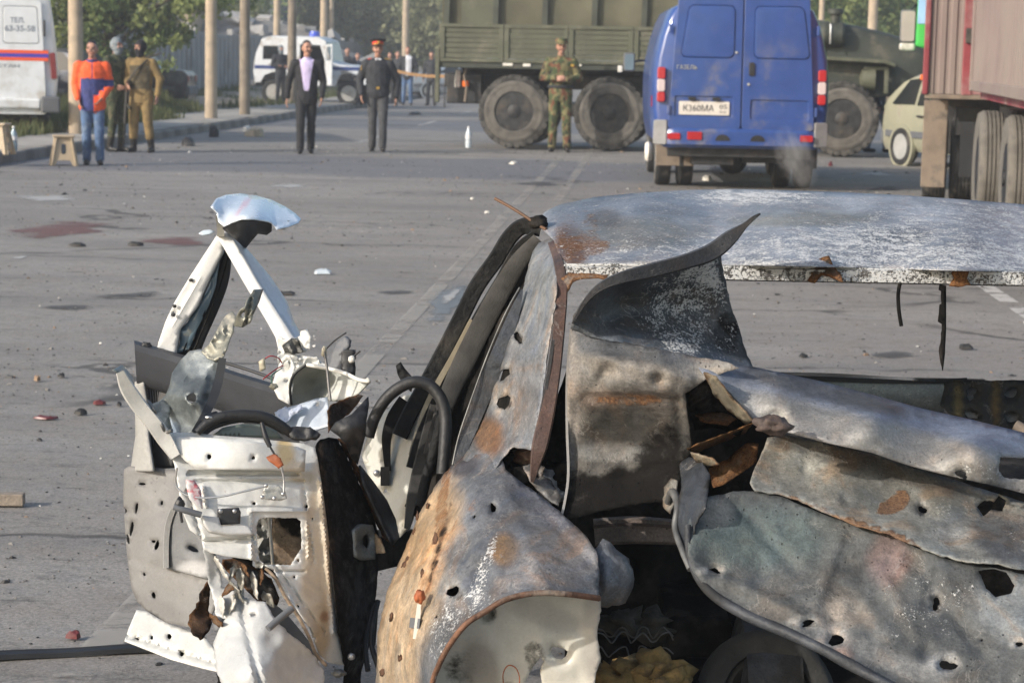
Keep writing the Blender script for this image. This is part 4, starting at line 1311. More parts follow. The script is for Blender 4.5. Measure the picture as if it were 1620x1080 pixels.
    for x, zt_, hw in ((4.55, 2.27, 0.82), (5.0, 2.24, 0.8), (5.5, 2.18, 0.78), (6.0, 2.08, 0.75), (6.45, 1.96, 0.72), (6.8, 1.8, 0.7), (6.95, 1.6, 0.68), (7.0, 1.3, 0.67)):
        ring = []
        for y, z in ((-1, 1.0), (-1, zt_ - 0.2), (-0.97, zt_ - 0.1), (-0.86, zt_ - 0.035), (-0.5, zt_ - 0.005), (0, zt_), (0.5, zt_ - 0.005), (0.86, zt_ - 0.035), (0.97, zt_ - 0.1), (1, zt_ - 0.2), (1, 1.0)):
            ring.append((x, 1.1 + y * hw, max(1.0, z)))
        rings.append(ring)
    mb = MB(); mb.loft(rings); mb.build('bonnet', M['olive_dark'], root, smooth=40)
    ac = MB(); ac.lathe([(0.19, -0.42), (0.2, -0.4), (0.2, -0.12), (0.21, -0.1), (0.21, -0.07), (0.2, -0.05), (0.2, 0.2), (0.17, 0.24), (0.0, 0.25)], (5.17, 0.27, 2.0), 'x', 20); ac.lathe([(0.075, 0.1), (0.075, 0.26), (0.13, 0.27), (0.13, 0.34), (0.09, 0.36), (0.0, 0.36)], (5.25, 0.27, 2.06), 'z', 16)
    ac.build('air_cleaner', M['olive_dark'], root, smooth=35)
    sl = MB(); sl.tube([(5.18, 0.08, 1.84), (5.18, 0.05, 2.03), (5.18, 0.1, 2.16)], 0.016, 6); sl.build('clamp_band', M['steel'], root, smooth=60)
    fe = MB()
    pts = [(4.55, 1.66), (6.1, 1.6), (6.25, 1.54), (6.25, 1.48), (6.08, 1.54), (4.55, 1.6)]
    fe.prism(pts, 0.02, 0.55); fe.build('wing', M['olive'], root, smooth=None, bevel=0.012)
    fi = MB(); fi.prism([(4.6, 1.59), (6.0, 1.53), (6.1, 1.0), (5.9, 0.98), (5.7, 1.22), (5.3, 1.3), (4.9, 1.22), (4.6, 0.98)], 0.5, 0.56); fi.build('wing_inner', M['dark_metal'], root, smooth=None)
    lp = MB(); lp.lathe([(0.0, -0.14), (0.16, -0.1), (0.2, 0.06), (0.2, 0.12), (0.0, 0.1)], (5.82, 0.3, 1.28), 'x', 18); lp.build('headlamp_shell', M['olive'], root, smooth=45)
    br = MB(); br.box((6.12, 0.22, 1.28), (0.07, 0.08, 0.46)); br.box((5.95, 0.22, 1.46), (0.4, 0.09, 0.05)); br.build('wing_stay', M['olive'], root, smooth=None, bevel=0.008)
    bm_ = MB(); bm_.box((7.1, 1.1, 0.95), (0.2, 2.1, 0.28)); bm_.build('front_bumper', M['olive_dark'], root, smooth=None, bevel=0.03)
    gr = MB()
    for i in range(7): gr.box((7.01, 0.65 + 0.15 * i, 1.45), (0.03, 0.05, 0.5))
    gr.build('grille', M['black'], root, smooth=None)
    st = MB(); st.box((4.2, 0.15, 0.72), (0.6, 0.3, 0.06)); st.box((4.2, 0.2, 0.9), (0.05, 0.05, 0.5)); st.build('step', M['dark_metal'], root, smooth=None)
truck()

# ------------------------------------------------------------------ plain cars
def car(label, loc, rz, paint, prof_top, L_, zbelt, hw, glass, wheelbase, rw=0.29, name='car', extras=None, group=None, cat='car', rims='rim_silver', trim='grey_plastic'):
    """saloon or hatch: x runs along the car, nose at +x; prof_top is the roof line (x, z)"""
    root = tag(empty(name, loc, rz), label, cat, group)
    xs = np.linspace(-L_ / 2, L_ / 2, 41)
    px_ = [p[0] for p in prof_top]; pz = [p[1] for p in prof_top]
    rings = []
    for x in xs:
        zt = float(np.interp(x, px_, pz))
        e = 1.0 - 0.12 * (abs(x) / (L_ / 2))**6
        w = hw * e
        zs_ = min(zt, zbelt)
        above = max(0, zt - zbelt)
        wt = w - 0.32 * above
        half = [(w * 0.9, 0.22), (w, 0.34), (w * 1.01, zs_ * 0.72), (w * 0.97, zs_), ((w * 0.97 * 0.4 + wt * 0.6), zs_ + above * 0.6), (wt, zs_ + above * 0.9), (wt * 0.82, zt)]
        rings.append([(x, -a, z) for a, z in half] + [(x, a, z) for a, z in reversed(half)])
    mb = MB(); mb.loft(rings); mb.build('body', paint, root, smooth=40)
    for sd in (-1, 1):
        for g in glass:
            ring = []
            c = [(x, z) for x, z in g]
            def yy(z, o=0.0): return sd * (hw * 0.97 - 0.30 * max(0, z - zbelt) * 1.0 + 0.012 + o)
            mb = MB()
            mb.add([(x, yy(z), z) for x, z in c] + [(x, yy(z) - sd * 0.03, z) for x, z in c],
                   [tuple(range(len(c))), tuple(range(2*len(c)-1, len(c)-1, -1))] + [(k, (k+1) % len(c), (k+1) % len(c) + len(c), k + len(c)) for k in range(len(c))])
            mb.build('window', M['glass_dark'], root, smooth=None)
        tr = MB(); tr.box((0, sd * (hw + 0.012), 0.48), (L_ * 0.86, 0.03, 0.10)); tr.build('side_trim', M[trim], root, smooth=None, bevel=0.008)
        ds = MB()
        for x in (0.35, -0.55): ds.box((x, sd * (hw * 0.995 + 0.012), 0.66), (0.012, 0.012, 0.5))
        ds.build('door_gap', M['black'], root, smooth=None)
        dh = MB()
        for x in (0.1, -0.75): dh.box((x, sd * (hw * 0.99 + 0.022), zbelt - 0.12), (0.16, 0.03, 0.03))
        dh.build('door_handle', M['black'], root, smooth=None, bevel=0.005)
        for x in (wheelbase / 2, -wheelbase / 2):
            aw = MB(); aw.lathe([(rw * 1.17, -0.03), (rw * 1.17, 0.03), (rw * 0.98, 0.028), (rw * 0.98, -0.028)], (x, sd * (hw + 0.0), rw), 'y', 28); aw.build('wheel_arch', paint, root, smooth=40)
            well = MB(); well.lathe([(0, -0.012), (rw * 1.06, -0.012), (rw * 1.06, 0.012), (0, 0.012)], (x, sd * (hw + 0.006), rw), 'y', 24); well.build('wheel_well', M['black'], root, smooth=None)
            wheel(root, (x, sd * (hw - 0.04), rw), rw, 0.18, rw * 0.66, M['rubber'], M[rims], sd, axis='y', nut=4)
    for x, n_, mt in ((L_ / 2 - 0.02, 'bumper', trim), (-L_ / 2 + 0.02, 'bumper', trim)):
        b_ = MB(); b_.box((x, 0, 0.42), (0.14, hw * 1.8, 0.22)); b_.build(n_, M[mt], root, smooth=None, bevel=0.04)
    for sd in (-1, 1):
        q = MB(); q.box((-L_ / 2 + 0.03, sd * hw * 0.72, 0.72), (0.1, 0.24, 0.16)); q.build('tail_lamp', M['dark_red_lens'], root, smooth=None, bevel=0.02)
        q = MB(); q.box((L_ / 2 - 0.03, sd * hw * 0.72, 0.68), (0.1, 0.26, 0.14)); q.build('headlamp', M['white_lens'], root, smooth=None, bevel=0.02)
    return root

def cars():
    hatch = [(-1.98, 0.86), (-1.93, 0.97), (-1.5, 1.30), (-1.25, 1.39), (-0.4, 1.42), (0.3, 1.37), (1.0, 0.93), (1.7, 0.84), (1.98, 0.7)]
    c = gnd(1426, 262)
    r = car('beige four door hatchback behind the red lorry body', (c.x + 1.23 * 0.36 + 0.81 * 0.93, c.y - 1.23 * 0.93 + 0.81 * 0.36, 0), R(-69), M['beige_paint'], hatch, 3.96, 0.88, 0.81,
            [[(-1.62, 0.93), (-0.98, 0.93), (-0.98, 1.33), (-1.3, 1.3)], [(-0.9, 0.92), (-0.12, 0.92), (-0.12, 1.36), (-0.9, 1.34)], [(-0.04, 0.92), (0.82, 0.92), (0.28, 1.32), (-0.04, 1.35)]], 2.46, rims='rim_white')
    saloon = [(-2.15, 0.8), (-2.1, 0.9), (-1.5, 0.96), (-0.95, 1.36), (-0.3, 1.42), (0.3, 1.38), (0.95, 0.95), (1.8, 0.86), (2.15, 0.7)]
    sg = [[(-1.3, 0.94), (-0.62, 0.94), (-0.62, 1.36), (-0.85, 1.31)], [(-0.55, 0.93), (0.05, 0.93), (0.05, 1.37), (-0.55, 1.37)], [(0.12, 0.93), (0.85, 0.93), (0.35, 1.3), (0.12, 1.36)]]
    p = at(182, 163, 53)
    car('dark blue saloon parked on the grass before the concrete fence', (p.x - 0.2, 53, 0.12), R(180), M['sedan_dark'], saloon, 4.3, 0.92, 0.83, sg, 2.5)
    p = at(88, 160, 46)
    car('dark saloon tucked between the rescue van and the nearest pole', (p.x - 0.5, 47, 0.12), R(165), M['sedan_dark'], saloon, 4.3, 0.92, 0.83, sg, 2.5)
    p = at(690, 150, 76)
    car('silver car parked far off behind the men at the barrier tape', (p.x + 0.6, 78, 0.0), R(200), M['sedan_silver'], saloon, 4.3, 0.92, 0.83, sg, 2.5)
cars()

def police_car():
    p = at(492, 165, 61)
    root = tag(empty('police_car', (p.x, 61, 0.06), R(-8)), 'white police off-road car with a blue stripe, blue beacon and open front door', 'police car')
    s = 61 / FPX
    prof = [(-1.45, 0.62), (-1.5, 0.95), (-1.42, 1.45), (-1.25, 1.85), (-1.05, 1.93), (0.35, 1.93), (0.62, 1.84), (0.78, 1.25), (1.0, 1.17), (1.75, 1.10), (1.9, 1.02), (1.92, 0.62),
            (1.68, 0.6), (1.55, 0.86), (1.3, 0.94), (1.05, 0.86), (0.92, 0.55), (-0.55, 0.55), (-0.65, 0.83), (-0.9, 0.92), (-1.15, 0.83), (-1.28, 0.62)]
    body = slab('body', prof, [[(-1.22, 1.28), (-1.2, 1.66), (-0.62, 1.66), (-0.6, 1.28)], [(-0.12, 0.78), (-0.12, 1.72), (0.46, 1.70), (0.6, 1.26), (0.62, 0.78)]], M['police_white'], root, 0.06, -0.86, bevel=0.015)
    b2 = slab('body_side', prof, [], M['police_white'], root, 0.06, 0.80, bevel=0.015)
    top = [(-1.46, 0.62), (-1.5, 0.95), (-1.42, 1.45), (-1.25, 1.85), (-1.05, 1.93), (0.35, 1.93), (0.62, 1.84)]
    rings = []
    for x, z in top:
        rings.append([(x, -0.81, z - 0.02), (x, -0.6, z + 0.015), (x, 0, z + 0.03), (x, 0.6, z + 0.015), (x, 0.81, z - 0.02), (x + 0.03, 0.81, z - 0.05), (x + 0.03, -0.81, z - 0.05)])
    mb = MB(); mb.loft(rings); mb.build('roof', M['police_white'], root, smooth=60)
    rings = []
    for x, z in [(0.76, 1.24), (1.0, 1.165), (1.75, 1.095), (1.88, 1.02), (1.9, 0.64)]:
        rings.append([(x, -0.81, z - 0.01), (x, -0.5, z + 0.03), (x, 0, z + 0.04), (x, 0.5, z + 0.03), (x, 0.81, z - 0.01), (x - 0.02, 0.81, z - 0.05), (x - 0.02, -0.81, z - 0.05)])
    mb = MB(); mb.loft(rings); mb.build('bonnet', M['police_white'], root, smooth=50)
    g = MB(); g.add([(0.63, -0.78, 1.83), (0.63, 0.78, 1.83), (0.79, 0.78, 1.24), (0.79, -0.78, 1.24), (0.60, -0.78, 1.83), (0.60, 0.78, 1.83), (0.76, 0.78, 1.24), (0.76, -0.78, 1.24)], [(0,1,2,3),(7,6,5,4),(0,4,5,1),(2,6,7,3),(1,5,6,2),(0,3,7,4)])
    g.build('windscreen', M['glass_blue'], root, smooth=None)
    g = MB(); g.box((-0.91, -0.82, 1.47), (0.56, 0.02, 0.36)); g.build('rear_side_window', M['glass_dark'], root, smooth=None)
    f = MB(); f.box((0.0, 0, 0.66), (2.6, 1.5, 0.1)); f.box((-0.2, 0.72, 1.2), (1.6, 0.02, 0.9)); f.build('floor', M['black'], root, smooth=None)
    st = MB(); st.box((0.0, 0.35, 0.95), (0.5, 0.5, 0.16)); st.box((-0.25, 0.35, 1.25), (0.14, 0.5, 0.6)); st.box((0.0, -0.35, 0.95), (0.5, 0.5, 0.16)); st.box((-0.25, -0.35, 1.25), (0.14, 0.5, 0.6)); st.build('seat', M['black'], root, smooth=None, bevel=0.03)
    d = empty('front_door', (0.62, -0.87, 0)); d.parent = root; d.rotation_euler = (0, 0, R(118))
    slab('door_skin', [(0.0, 0.58), (-0.74, 0.58), (-0.74, 1.74), (-0.2, 1.72), (0.0, 1.26)], [[(-0.68, 1.28), (-0.68, 1.68), (-0.22, 1.67), (-0.06, 1.28)]], M['police_white'], d, 0.04, -0.02, bevel=0.01)
    q = MB(); q.box((-0.37, -0.022, 1.14), (0.72, 0.006, 0.09)); q.build('stripe', M['police_blue'], d, smooth=None)
    for xa, xb in ((-1.46, -0.14), (0.68, 1.9)):
        q = MB(); q.box(((xa + xb) / 2, -0.8645, 1.06), (xb - xa, 0.006, 0.10)); q.build('stripe', M['police_blue'], root, smooth=None)
    for x in (-0.9, 1.3):
        for sd in (-1, 1):
            wheel(root, (x, sd * 0.74, 0.36), 0.36, 0.22, 0.22, M['rubber'], M['rim_silver'], sd, axis='y', nut=5)
    sw = MB(); sw.lathe([(0.0, -0.2), (0.3, -0.18), (0.36, -0.1), (0.36, 0.0), (0.2, 0.02)], (-1.5, 0.1, 1.05), 'x', 22); sw.build('spare_wheel', M['rubber'], root, smooth=45)
    bb = MB(); bb.lathe([(0.16, 0), (0.16, 0.06), (0.14, 0.14), (0.0, 0.16)], (0.1, 0, 1.96), 'z', 16); bb.build('beacon', M['beacon_blue'], root, smooth=50)
    q = MB(); q.box((1.97, 0, 0.6), (0.14, 1.6, 0.16)); q.box((-1.52, 0, 0.6), (0.12, 1.6, 0.16)); q.build('bumper', M['grey_plastic'], root, smooth=None, bevel=0.03)
    for sd in (-1, 1):
        q = MB(); q.lathe([(0.1, 0.0), (0.1, 0.05), (0.0, 0.07)], (1.9, sd * 0.6, 0.86), 'x', 14); q.build('headlamp', M['white_lens'], root, smooth=50)
police_car()

# ------------------------------------------------------------------ the lorry with a red body and the trailer nearest the right edge
def lorry():
    Y = 22.6
    a = at(1463, 148, Y); b = at(1536, 148, Y)
    root = tag(empty('lorry', (a.x, Y, 0), R(-10.6)), 'lorry with a green cab and a dusty red box body beyond the trailer', 'lorry')
    zb = a.z; W = 2.5
    w_ = b.x - a.x
    bx = MB(); bx.box((W / 2, 1.9, zb + 1.3), (W - 0.06, 3.6, 2.6)); bx.build('box_body', M['container_red'], root, smooth=None, bevel=0.02)
    n = 5
    rp = MB()
    pts = []
    x = 0.035
    while x < w_ - 0.13:
        pts += [(x, 0.0), (x + 0.05, 0.0), (x + 0.065, 0.015), (x + 0.095, 0.015)]
        x += 0.11
    pts2 = pts + [(p[0], 0.06) for p in reversed(pts)]
    rp.prism(pts2, zb, zb + 2.6, 'xy'); rp.build('rear_panel', M['container'], root, smooth=None)
    cp = MB(); cp.box((w_ - 0.06, 0.02, zb + 1.3), (0.11, 0.1, 2.62)); cp.box((0.0, 0.03, zb + 1.3), (0.06, 0.14, 2.62)); cp.build('corner_post', M['container_red'], root, smooth=None, bevel=0.012)
    rr = MB(); rr.box((W / 2 + w_ / 2, 0.0, zb + 1.3), (W - w_, 0.05, 2.6)); rr.build('rear_door', M['container_red'], root, smooth=None)
    lk = MB(); lk.box((w_ - 0.06, -0.045, zb + 0.62), (0.07, 0.05, 0.16)); lk.build('door_latch', M['dark_metal'], root, smooth=None, bevel=0.01)
    bl = MB(); bl.box((W / 2, 0.03, zb - 0.03), (W, 0.1, 0.05)); bl.build('sill', M['mud_tan'], root, smooth=None, bevel=0.008)
    for sx in (0.0, W - 0.36):
        f = MB(); f.box((sx + 0.13, 0.36, zb - 0.55), (0.26, 0.03, 0.95)); f.build('mud_flap', M['mud_tan'], root, smooth=None, bevel=0.01)
        for o in (0.15, 0.45):
            wheel(root, (sx + o if sx == 0 else sx + o - 0.2, 0.95, 0.48), 0.48, 0.26, 0.27, M['rubber'], M['rim_black'], -1 if sx == 0 else 1, groove=True)
    c = MB(); c.box((W / 2, 2.5, zb - 0.16), (0.9, 4.8, 0.22)); c.box((W / 2, 0.95, 0.5), (W - 0.9, 0.2, 0.2)); c.box((0.5, 0.7, zb - 0.3), (0.3, 0.5, 0.3)); c.box((W / 2, 3.3, 0.85), (W - 0.2, 0.3, 0.8)); c.build('chassis', M['dark_metal'], root, smooth=None)
    fl = MB(); fl.box((0.55, 0.3, 0.62), (0.3, 0.02, 0.6)); fl.build('rubber_apron', M['rubber_clean'], root, smooth=None)
    cb = MB()
    rings = []
    for y, e in ((3.85, 0.86), (3.9, 0.9), (5.1, 0.9), (5.2, 0.87)):
        rings.append([(W / 2 - 1.27 * e, y, 0.9), (W / 2 - 1.29 * e, y, 1.6), (W / 2 - 1.27 * e, y, 2.4), (W / 2 - 1.1 * e, y, 3.3), (W / 2 - 0.7, y, 3.45), (W / 2 + 0.7, y, 3.45), (W / 2 + 1.1 * e, y, 3.3), (W / 2 + 1.27 * e, y, 2.4), (W / 2 + 1.29 * e, y, 1.6), (W / 2 + 1.27 * e, y, 0.9)])
    cb.loft(rings)
    co = cb.build('cab', M['green_cab'], root, smooth=35, bevel=0.03)
    ws_ = MB(); ws_.box((W / 2, 5.2, 2.5), (2.1, 0.05, 0.9)); ws_.build('windscreen', M['glass_dark'], co, smooth=None)
    fa = MB(); fa.prism([(-0.12, 1.75), (0.1, 1.7), (0.1, 3.1), (-0.08, 3.2), (-0.11, 2.4)], 3.72, 4.1); fo = fa.build('side_fairing', M['green_cab'], root, smooth=None, bevel=0.03)
    sk = MB(); sk.box((-0.04, 3.712, 2.2), (0.13, 0.006, 0.34)); sk.build('sticker', M['sticker_blue'], fo, smooth=None)
    mi = MB(); mi.prism(rrect(-0.1, 0, 0.1, 0.42, 0.04, 3), -0.06, 0.06); mo = mi.build('mirror', M['grey_plastic'], root, smooth=None, bevel=0.02); mo.location = (-0.22, 4.5, 1.80)
    ml = MB(); ml.box((0, -0.005, -0.05), (0.2, 0.1, 0.1)); ml.build('mirror_base', M['white_plastic'], mo, smooth=None, bevel=0.03)
    mg = MB(); mg.prism(rrect(-0.085, 0.02, 0.085, 0.4, 0.03, 3), -0.066, -0.059); mg.build('mirror_glass', M['mirror_tan'], mo, smooth=None)
    ma = MB(); ma.tube([(-0.22, 4.55, 2.18), (-0.14, 4.6, 2.28), (0.2, 4.65, 2.26)], 0.018, 6); ma.build('mirror_arm', M['black'], root, smooth=60)
    ol = MB(); ol.box((-0.03, 0.2, zb + 0.17), (0.05, 0.12, 0.06)); ol.build('marker_lamp', M['orange_lens'], root, smooth=None, bevel=0.01)
M['mirror_tan'] = simple('mirror_tan', (0.42, 0.37, 0.34), 0.35, var=0.05)
lorry()

def trailer():
    p0 = at(1538, 141, 21.6); p1 = at(1620, 163, 15.3)
    d = Vector((p1.x - p0.x, p1.y - p0.y, 0)); ang = math.atan2(d.y, d.x)       # local x runs towards the camera along the wall
    Ln = 9.0
    root = tag(empty('trailer', (p0.x, p0.y, 0), ang), 'dusty box trailer with tandem wheels cut off by the right edge of the picture', 'trailer')
    zb = (p0.z + p1.z) / 2
    H = 2.7; W = 2.45
    pts = []
    x = 0.06
    while x < Ln - 0.1:
        pts += [(x, 0.0), (x + 0.12, 0.0), (x + 0.145, 0.022), (x + 0.205, 0.022)]
        x += 0.23
    bx = MB(); bx.box((Ln / 2, W / 2, zb + H / 2), (Ln - 0.02, W - 0.16, H - 0.02)); bx.build('box_body', M['container_red'], root, smooth=None)
    wl = MB(); wl.prism(pts + [(p[0], 0.07) for p in reversed(pts)], zb + 0.1, zb + H - 0.08, 'xy'); wl.build('side_wall', M['container'], root, smooth=None)
    rl = MB(); rl.box((Ln / 2, 0.03, zb + 0.05), (Ln, 0.1, 0.1)); rl.box((Ln / 2, 0.03, zb + H - 0.04), (Ln, 0.1, 0.08)); rl.build('side_rail', M['container'], root, smooth=None, bevel=0.01)
    cp = MB(); cp.box((0.0, 0.04, zb + H / 2), (0.1, 0.14, H + 0.01)); cp.box((Ln, 0.04, zb + H / 2), (0.1, 0.14, H + 0.01)); cp.build('corner_post', M['container'], root, smooth=None, bevel=0.01)
    ch = MB(); ch.box((Ln / 2, W / 2, zb - 0.14), (Ln, 1.0, 0.26)); ch.box((Ln / 2, 0.12, zb - 0.04), (Ln - 0.2, 0.08, 0.07)); ch.build('chassis', M['container_red'], root, smooth=None)
    lg = MB(); lg.box((0.8, 0.6, zb - 0.42), (0.9, 0.5, 0.5)); lg.box((0.9, 0.5, 0.42), (0.25, 0.25, 0.7)); lg.box((2.2, 0.9, zb - 0.5), (1.4, 0.5, 0.45)); lg.build('undergear', M['dark_metal'], root, smooth=None, bevel=0.02)
    s0 = Vector((math.cos(ang), math.sin(ang)))
    for px, pyr, YY in ((1561, 0, 20.0), (1607, 0, 18.3)):
        q = at(px, 250, YY)
        v = Vector((q.x - p0.x, q.y - p0.y))
        lx, ly = v.dot(s0), -v.x * s0.y + v.y * s0.x
        for w in (0, 1):
            wheel(root, (lx, ly + (0.02 if w == 0 else W - 2 * ly - 0.25), 0.55), 0.55, 0.25, 0.3, M['tread_tan'], M['rim_black'], -1 if w == 0 else 1, groove=True, axis='y')
            wheel(root, (lx, ly + (0.31 if w == 0 else W - 2 * ly - 0.55), 0.55), 0.55, 0.24, 0.3, M['rubber'], M['rim_black'], -1 if w == 0 else 1, groove=True, axis='y')
        ax = MB(); ax.tube([(lx, 0.1, 0.55), (lx, W - 0.1, 0.55)], 0.07, 8); ax.build('axle', M['dark_metal'], root, smooth=60)
trailer()

# ------------------------------------------------------------------ step stools, bottles, barrier tape
def stool(px, py, label, rz):
    g = gnd(px, py)
    z0 = 0.0 if px > 60 else 0.15
    if z0: g = gnd(px, py, z0)
    root = tag(empty('step_stool', (g.x, g.y, z0), rz), label, 'stool', 'beige plastic step stools')
    H, b, t = 0.40, 0.19, 0.125
    tp = MB(); tp.box((0, 0, H - 0.015), (2 * t + 0.03, 0.22, 0.03)); tp.build('top', M['beige_plastic'], root, smooth=None, bevel=0.01)
    for sy in (-1, 1):
        out = [(-b, 0), (-b * 0.62, 0), (-b * 0.42, 0.07), (b * 0.42, 0.07), (b * 0.62, 0), (b, 0), (t, H - 0.03), (-t, H - 0.03)]
        hole = rrect(-0.032, 0.15, 0.032, 0.29, 0.028, 4)
        s_ = slab('side_panel', out, [hole], M['beige_plastic'], root, 0.018, -0.009, bevel=0.004)
        s_.location = (0, sy * 0.11, 0); s_.rotation_euler = (R(9) * sy, 0, 0)
    for sx in (-1, 1):
        out = [(-0.14, 0), (-0.09, 0), (-0.06, 0.07), (0.06, 0.07), (0.09, 0), (0.14, 0), (0.1, H - 0.03), (-0.1, H - 0.03)]
        s_ = slab('end_panel', out, [rrect(-0.03, 0.15, 0.03, 0.28, 0.025, 4)], M['beige_plastic'], root, 0.018, -0.009, plane='yz', bevel=0.004)
        s_.location = (sx * (b + t) / 2, 0, 0); s_.rotation_euler = (0, -R(10) * sx, 0)
    return root
stool(101, 262, 'beige plastic step stool on the road beside the man in the orange jacket', R(14))
stool(-2, 244, 'beige plastic step stool on the kerb, cut off by the left edge', R(-12))

M['bottle_clear'] = simple('bottle_clear', (0.62, 0.68, 0.72), 0.12, var=0.1, scale=10)
M['bottle_blue'] = simple('bottle_blue', (0.26, 0.36, 0.42), 0.15, var=0.1, scale=10)
M['label_white'] = simple('label_white', (0.75, 0.75, 0.76), 0.5, var=0.1, scale=20)
def bottle(px, py, z0, h, mat, label):
    g = gnd(px, py, z0)
    root = tag(empty('bottle', (g.x, g.y, z0)), label, 'bottle')
    r = h * 0.145
    b = MB(); b.lathe([(0, 0), (r * 0.9, 0.004), (r, 0.02), (r, h * 0.3), (r * 0.9, h * 0.36), (r, h * 0.42), (r, h * 0.62), (r * 0.75, h * 0.76), (r * 0.36, h * 0.88), (r * 0.34, h * 0.93)], n=16)
    b.build('body', mat, root, smooth=50)
    l = MB(); l.lathe([(r * 1.01, h * 0.43), (r * 1.015, h * 0.44), (r * 1.015, h * 0.58), (r * 1.01, h * 0.6)], n=16); l.build('sticker', M['label_white'], root, smooth=60)
    c = MB(); c.lathe([(r * 0.42, h * 0.925), (r * 0.42, h), (0, h)], n=12); c.build('cap', M['label_white'], root, smooth=40)
bottle(741, 234, 0.0, 0.36, M['bottle_clear'], 'clear plastic water bottle standing on the road behind the truck')
bottle(22, 239, 0.15, 0.33, M['bottle_blue'], 'bluish plastic bottle on the kerb beside the cut off stool')

def barrier_tape():
    a = at(628, 113, 63.5); b = at(704, 121, 63.5)
    root = tag(empty('barrier_tape', (a.x, a.y, 0)), 'orange brown barrier tape strung in front of the far men', 'barrier tape')
    mb = MB()
    rings = []
    for i in range(25):
        t = i / 24
        p = a.lerp(b, t)
        z = p.z - 0.05 * math.sin(math.pi * t)
        rings.append([(p.x - a.x, 0.004, z - 0.045), (p.x - a.x, 0.004, z + 0.045), (p.x - a.x, -0.004, z + 0.045), (p.x - a.x, -0.004, z - 0.045)])
    mb.loft(rings); mb.build('tape', M['tape'], root, smooth=None)
    for p in (a, b):
        q = MB(); q.tube([(p.x - a.x, 0.03, 0), (p.x - a.x, 0.03, p.z + 0.1)], 0.02, 8); q.build('stake', M['dark_metal'], root, smooth=60)
barrier_tape()
def kerb_blocks():
    g = gnd(62, 205, 0.12)
    mb = MB(); mb.box((0, 0, 0.14), (0.3, 0.3, 0.42), (0.06, 0.1, 0.4))
    tag(mb.build('concrete_block', M['concrete_wall'], None, smooth=None, bevel=0.03, loc=(g.x, g.y, 0.12)), 'pale concrete block on the verge under the tail of the rescue van', 'block')
    g = gnd(35, 210, 0.12)
    mb = MB()
    rng = random.Random(4)
    vs_, fs = [], []
    for j in range(7):
        for i in range(15):
            x, y = (i - 7) * 0.13, (j - 3) * 0.18
            vs_.append((x, y, max(0, 0.26 * (1 - (x / 0.9)**2) * (1 - (y / 0.55)**2) + rng.uniform(-0.02, 0.03)) - 0.02))
    for j in range(6):
        for i in range(14): fs.append((j*15+i, j*15+i+1, (j+1)*15+i+1, (j+1)*15+i))
    mb.add(vs_, fs)
    o = mb.build('soil_heap', M['brown'], None, smooth=60, loc=(g.x, g.y, 0.13)); o['kind'] = 'structure'
kerb_blocks()
# ================================================================== people
def capsule(mb, p0, p1, r0, r1, fx=1.0, fy=1.0, n=14, m=4):
    """tapered rounded limb; fx, fy squash it across x and y"""
    p0, p1 = Vector(p0), Vector(p1)
    d = p1 - p0
    if d.length < 1e-5: d = Vector((0, 0, 1e-4))
    ax = d.normalized()
    a = Vector((1, 0, 0)) - ax * ax.x
    if a.length < 0.2: a = Vector((0, 1, 0)) - ax * ax.y
    a.normalize(); b = ax.cross(a)
    rings = []
    for i in range(m + 1):
        t = -math.pi / 2 + math.pi / 2 * i / m
        rings.append((p0 + ax * (math.sin(t) * r0), max(1e-4, math.cos(t) * r0)))
    for i in range(m + 1):
        t = math.pi / 2 * i / m
        rings.append((p1 + ax * (math.sin(t) * r1), max(1e-4, math.cos(t) * r1)))
    R_ = []
    for c, r in rings:
        ring = []
        for k in range(n):
            t = 2 * math.pi * k / n
            o = (a * math.cos(t) + b * math.sin(t)) * r
            ring.append(c + Vector((o.x * fx, o.y * fy, o.z)))
        R_.append(ring)
    mb.loft(R_)

def fuse(mb, vox, smooth=3, wrinkle=0.0, wseed=0.0):
    me = bpy.data.meshes.new('tmp')
    me.from_pydata(mb.v, [], mb.f)
    bm = bmesh.new(); bm.from_mesh(me); bmesh.ops.recalc_face_normals(bm, faces=bm.faces); bm.to_mesh(me); bm.free()
    o = bpy.data.objects.new('tmp', me); col.objects.link(o)
    r = o.modifiers.new('r', 'REMESH'); r.mode = 'VOXEL'; r.voxel_size = vox
    if smooth:
        s = o.modifiers.new('s', 'SMOOTH'); s.factor = 0.5; s.iterations = smooth
    bpy.context.view_layer.update()
    out = bpy.data.meshes.new_from_object(o.evaluated_get(bpy.context.evaluated_depsgraph_get()))
    bpy.data.objects.remove(o); bpy.data.meshes.remove(me)
    if wrinkle:
        bm = bmesh.new(); bm.from_mesh(out); bm.normal_update()
        for v in bm.verts:
            c = v.co
            w = mnoise.noise((c.x * 9 + wseed, c.y * 9, c.z * 13 + 2 * c.x * 6)) + 0.5 * mnoise.noise((c.x * 22, c.y * 22 + wseed, c.z * 26))
            v.co = c + v.normal * w * wrinkle
        bm.to_mesh(out); bm.free()
    return out
def mesh_obj(name, me, mats, parent):
    me.materials.clear()
    mats = mats if isinstance(mats, list) else [mats]
    for m in mats: me.materials.append(m)
    me.shade_smooth()
    me.name = name
    o = bpy.data.objects.new(name, me); col.objects.link(o); o.parent = parent
    return o
def carve(me, keep):
    """copy of a mesh holding the faces whose centre passes the test"""
    c = me.copy()
    bm = bmesh.new(); bm.from_mesh(c)
    bmesh.ops.delete(bm, geom=[f for f in bm.faces if not keep(f.calc_center_median(), f.normal)], context='FACES')
    bm.to_mesh(c); bm.free()
    return c

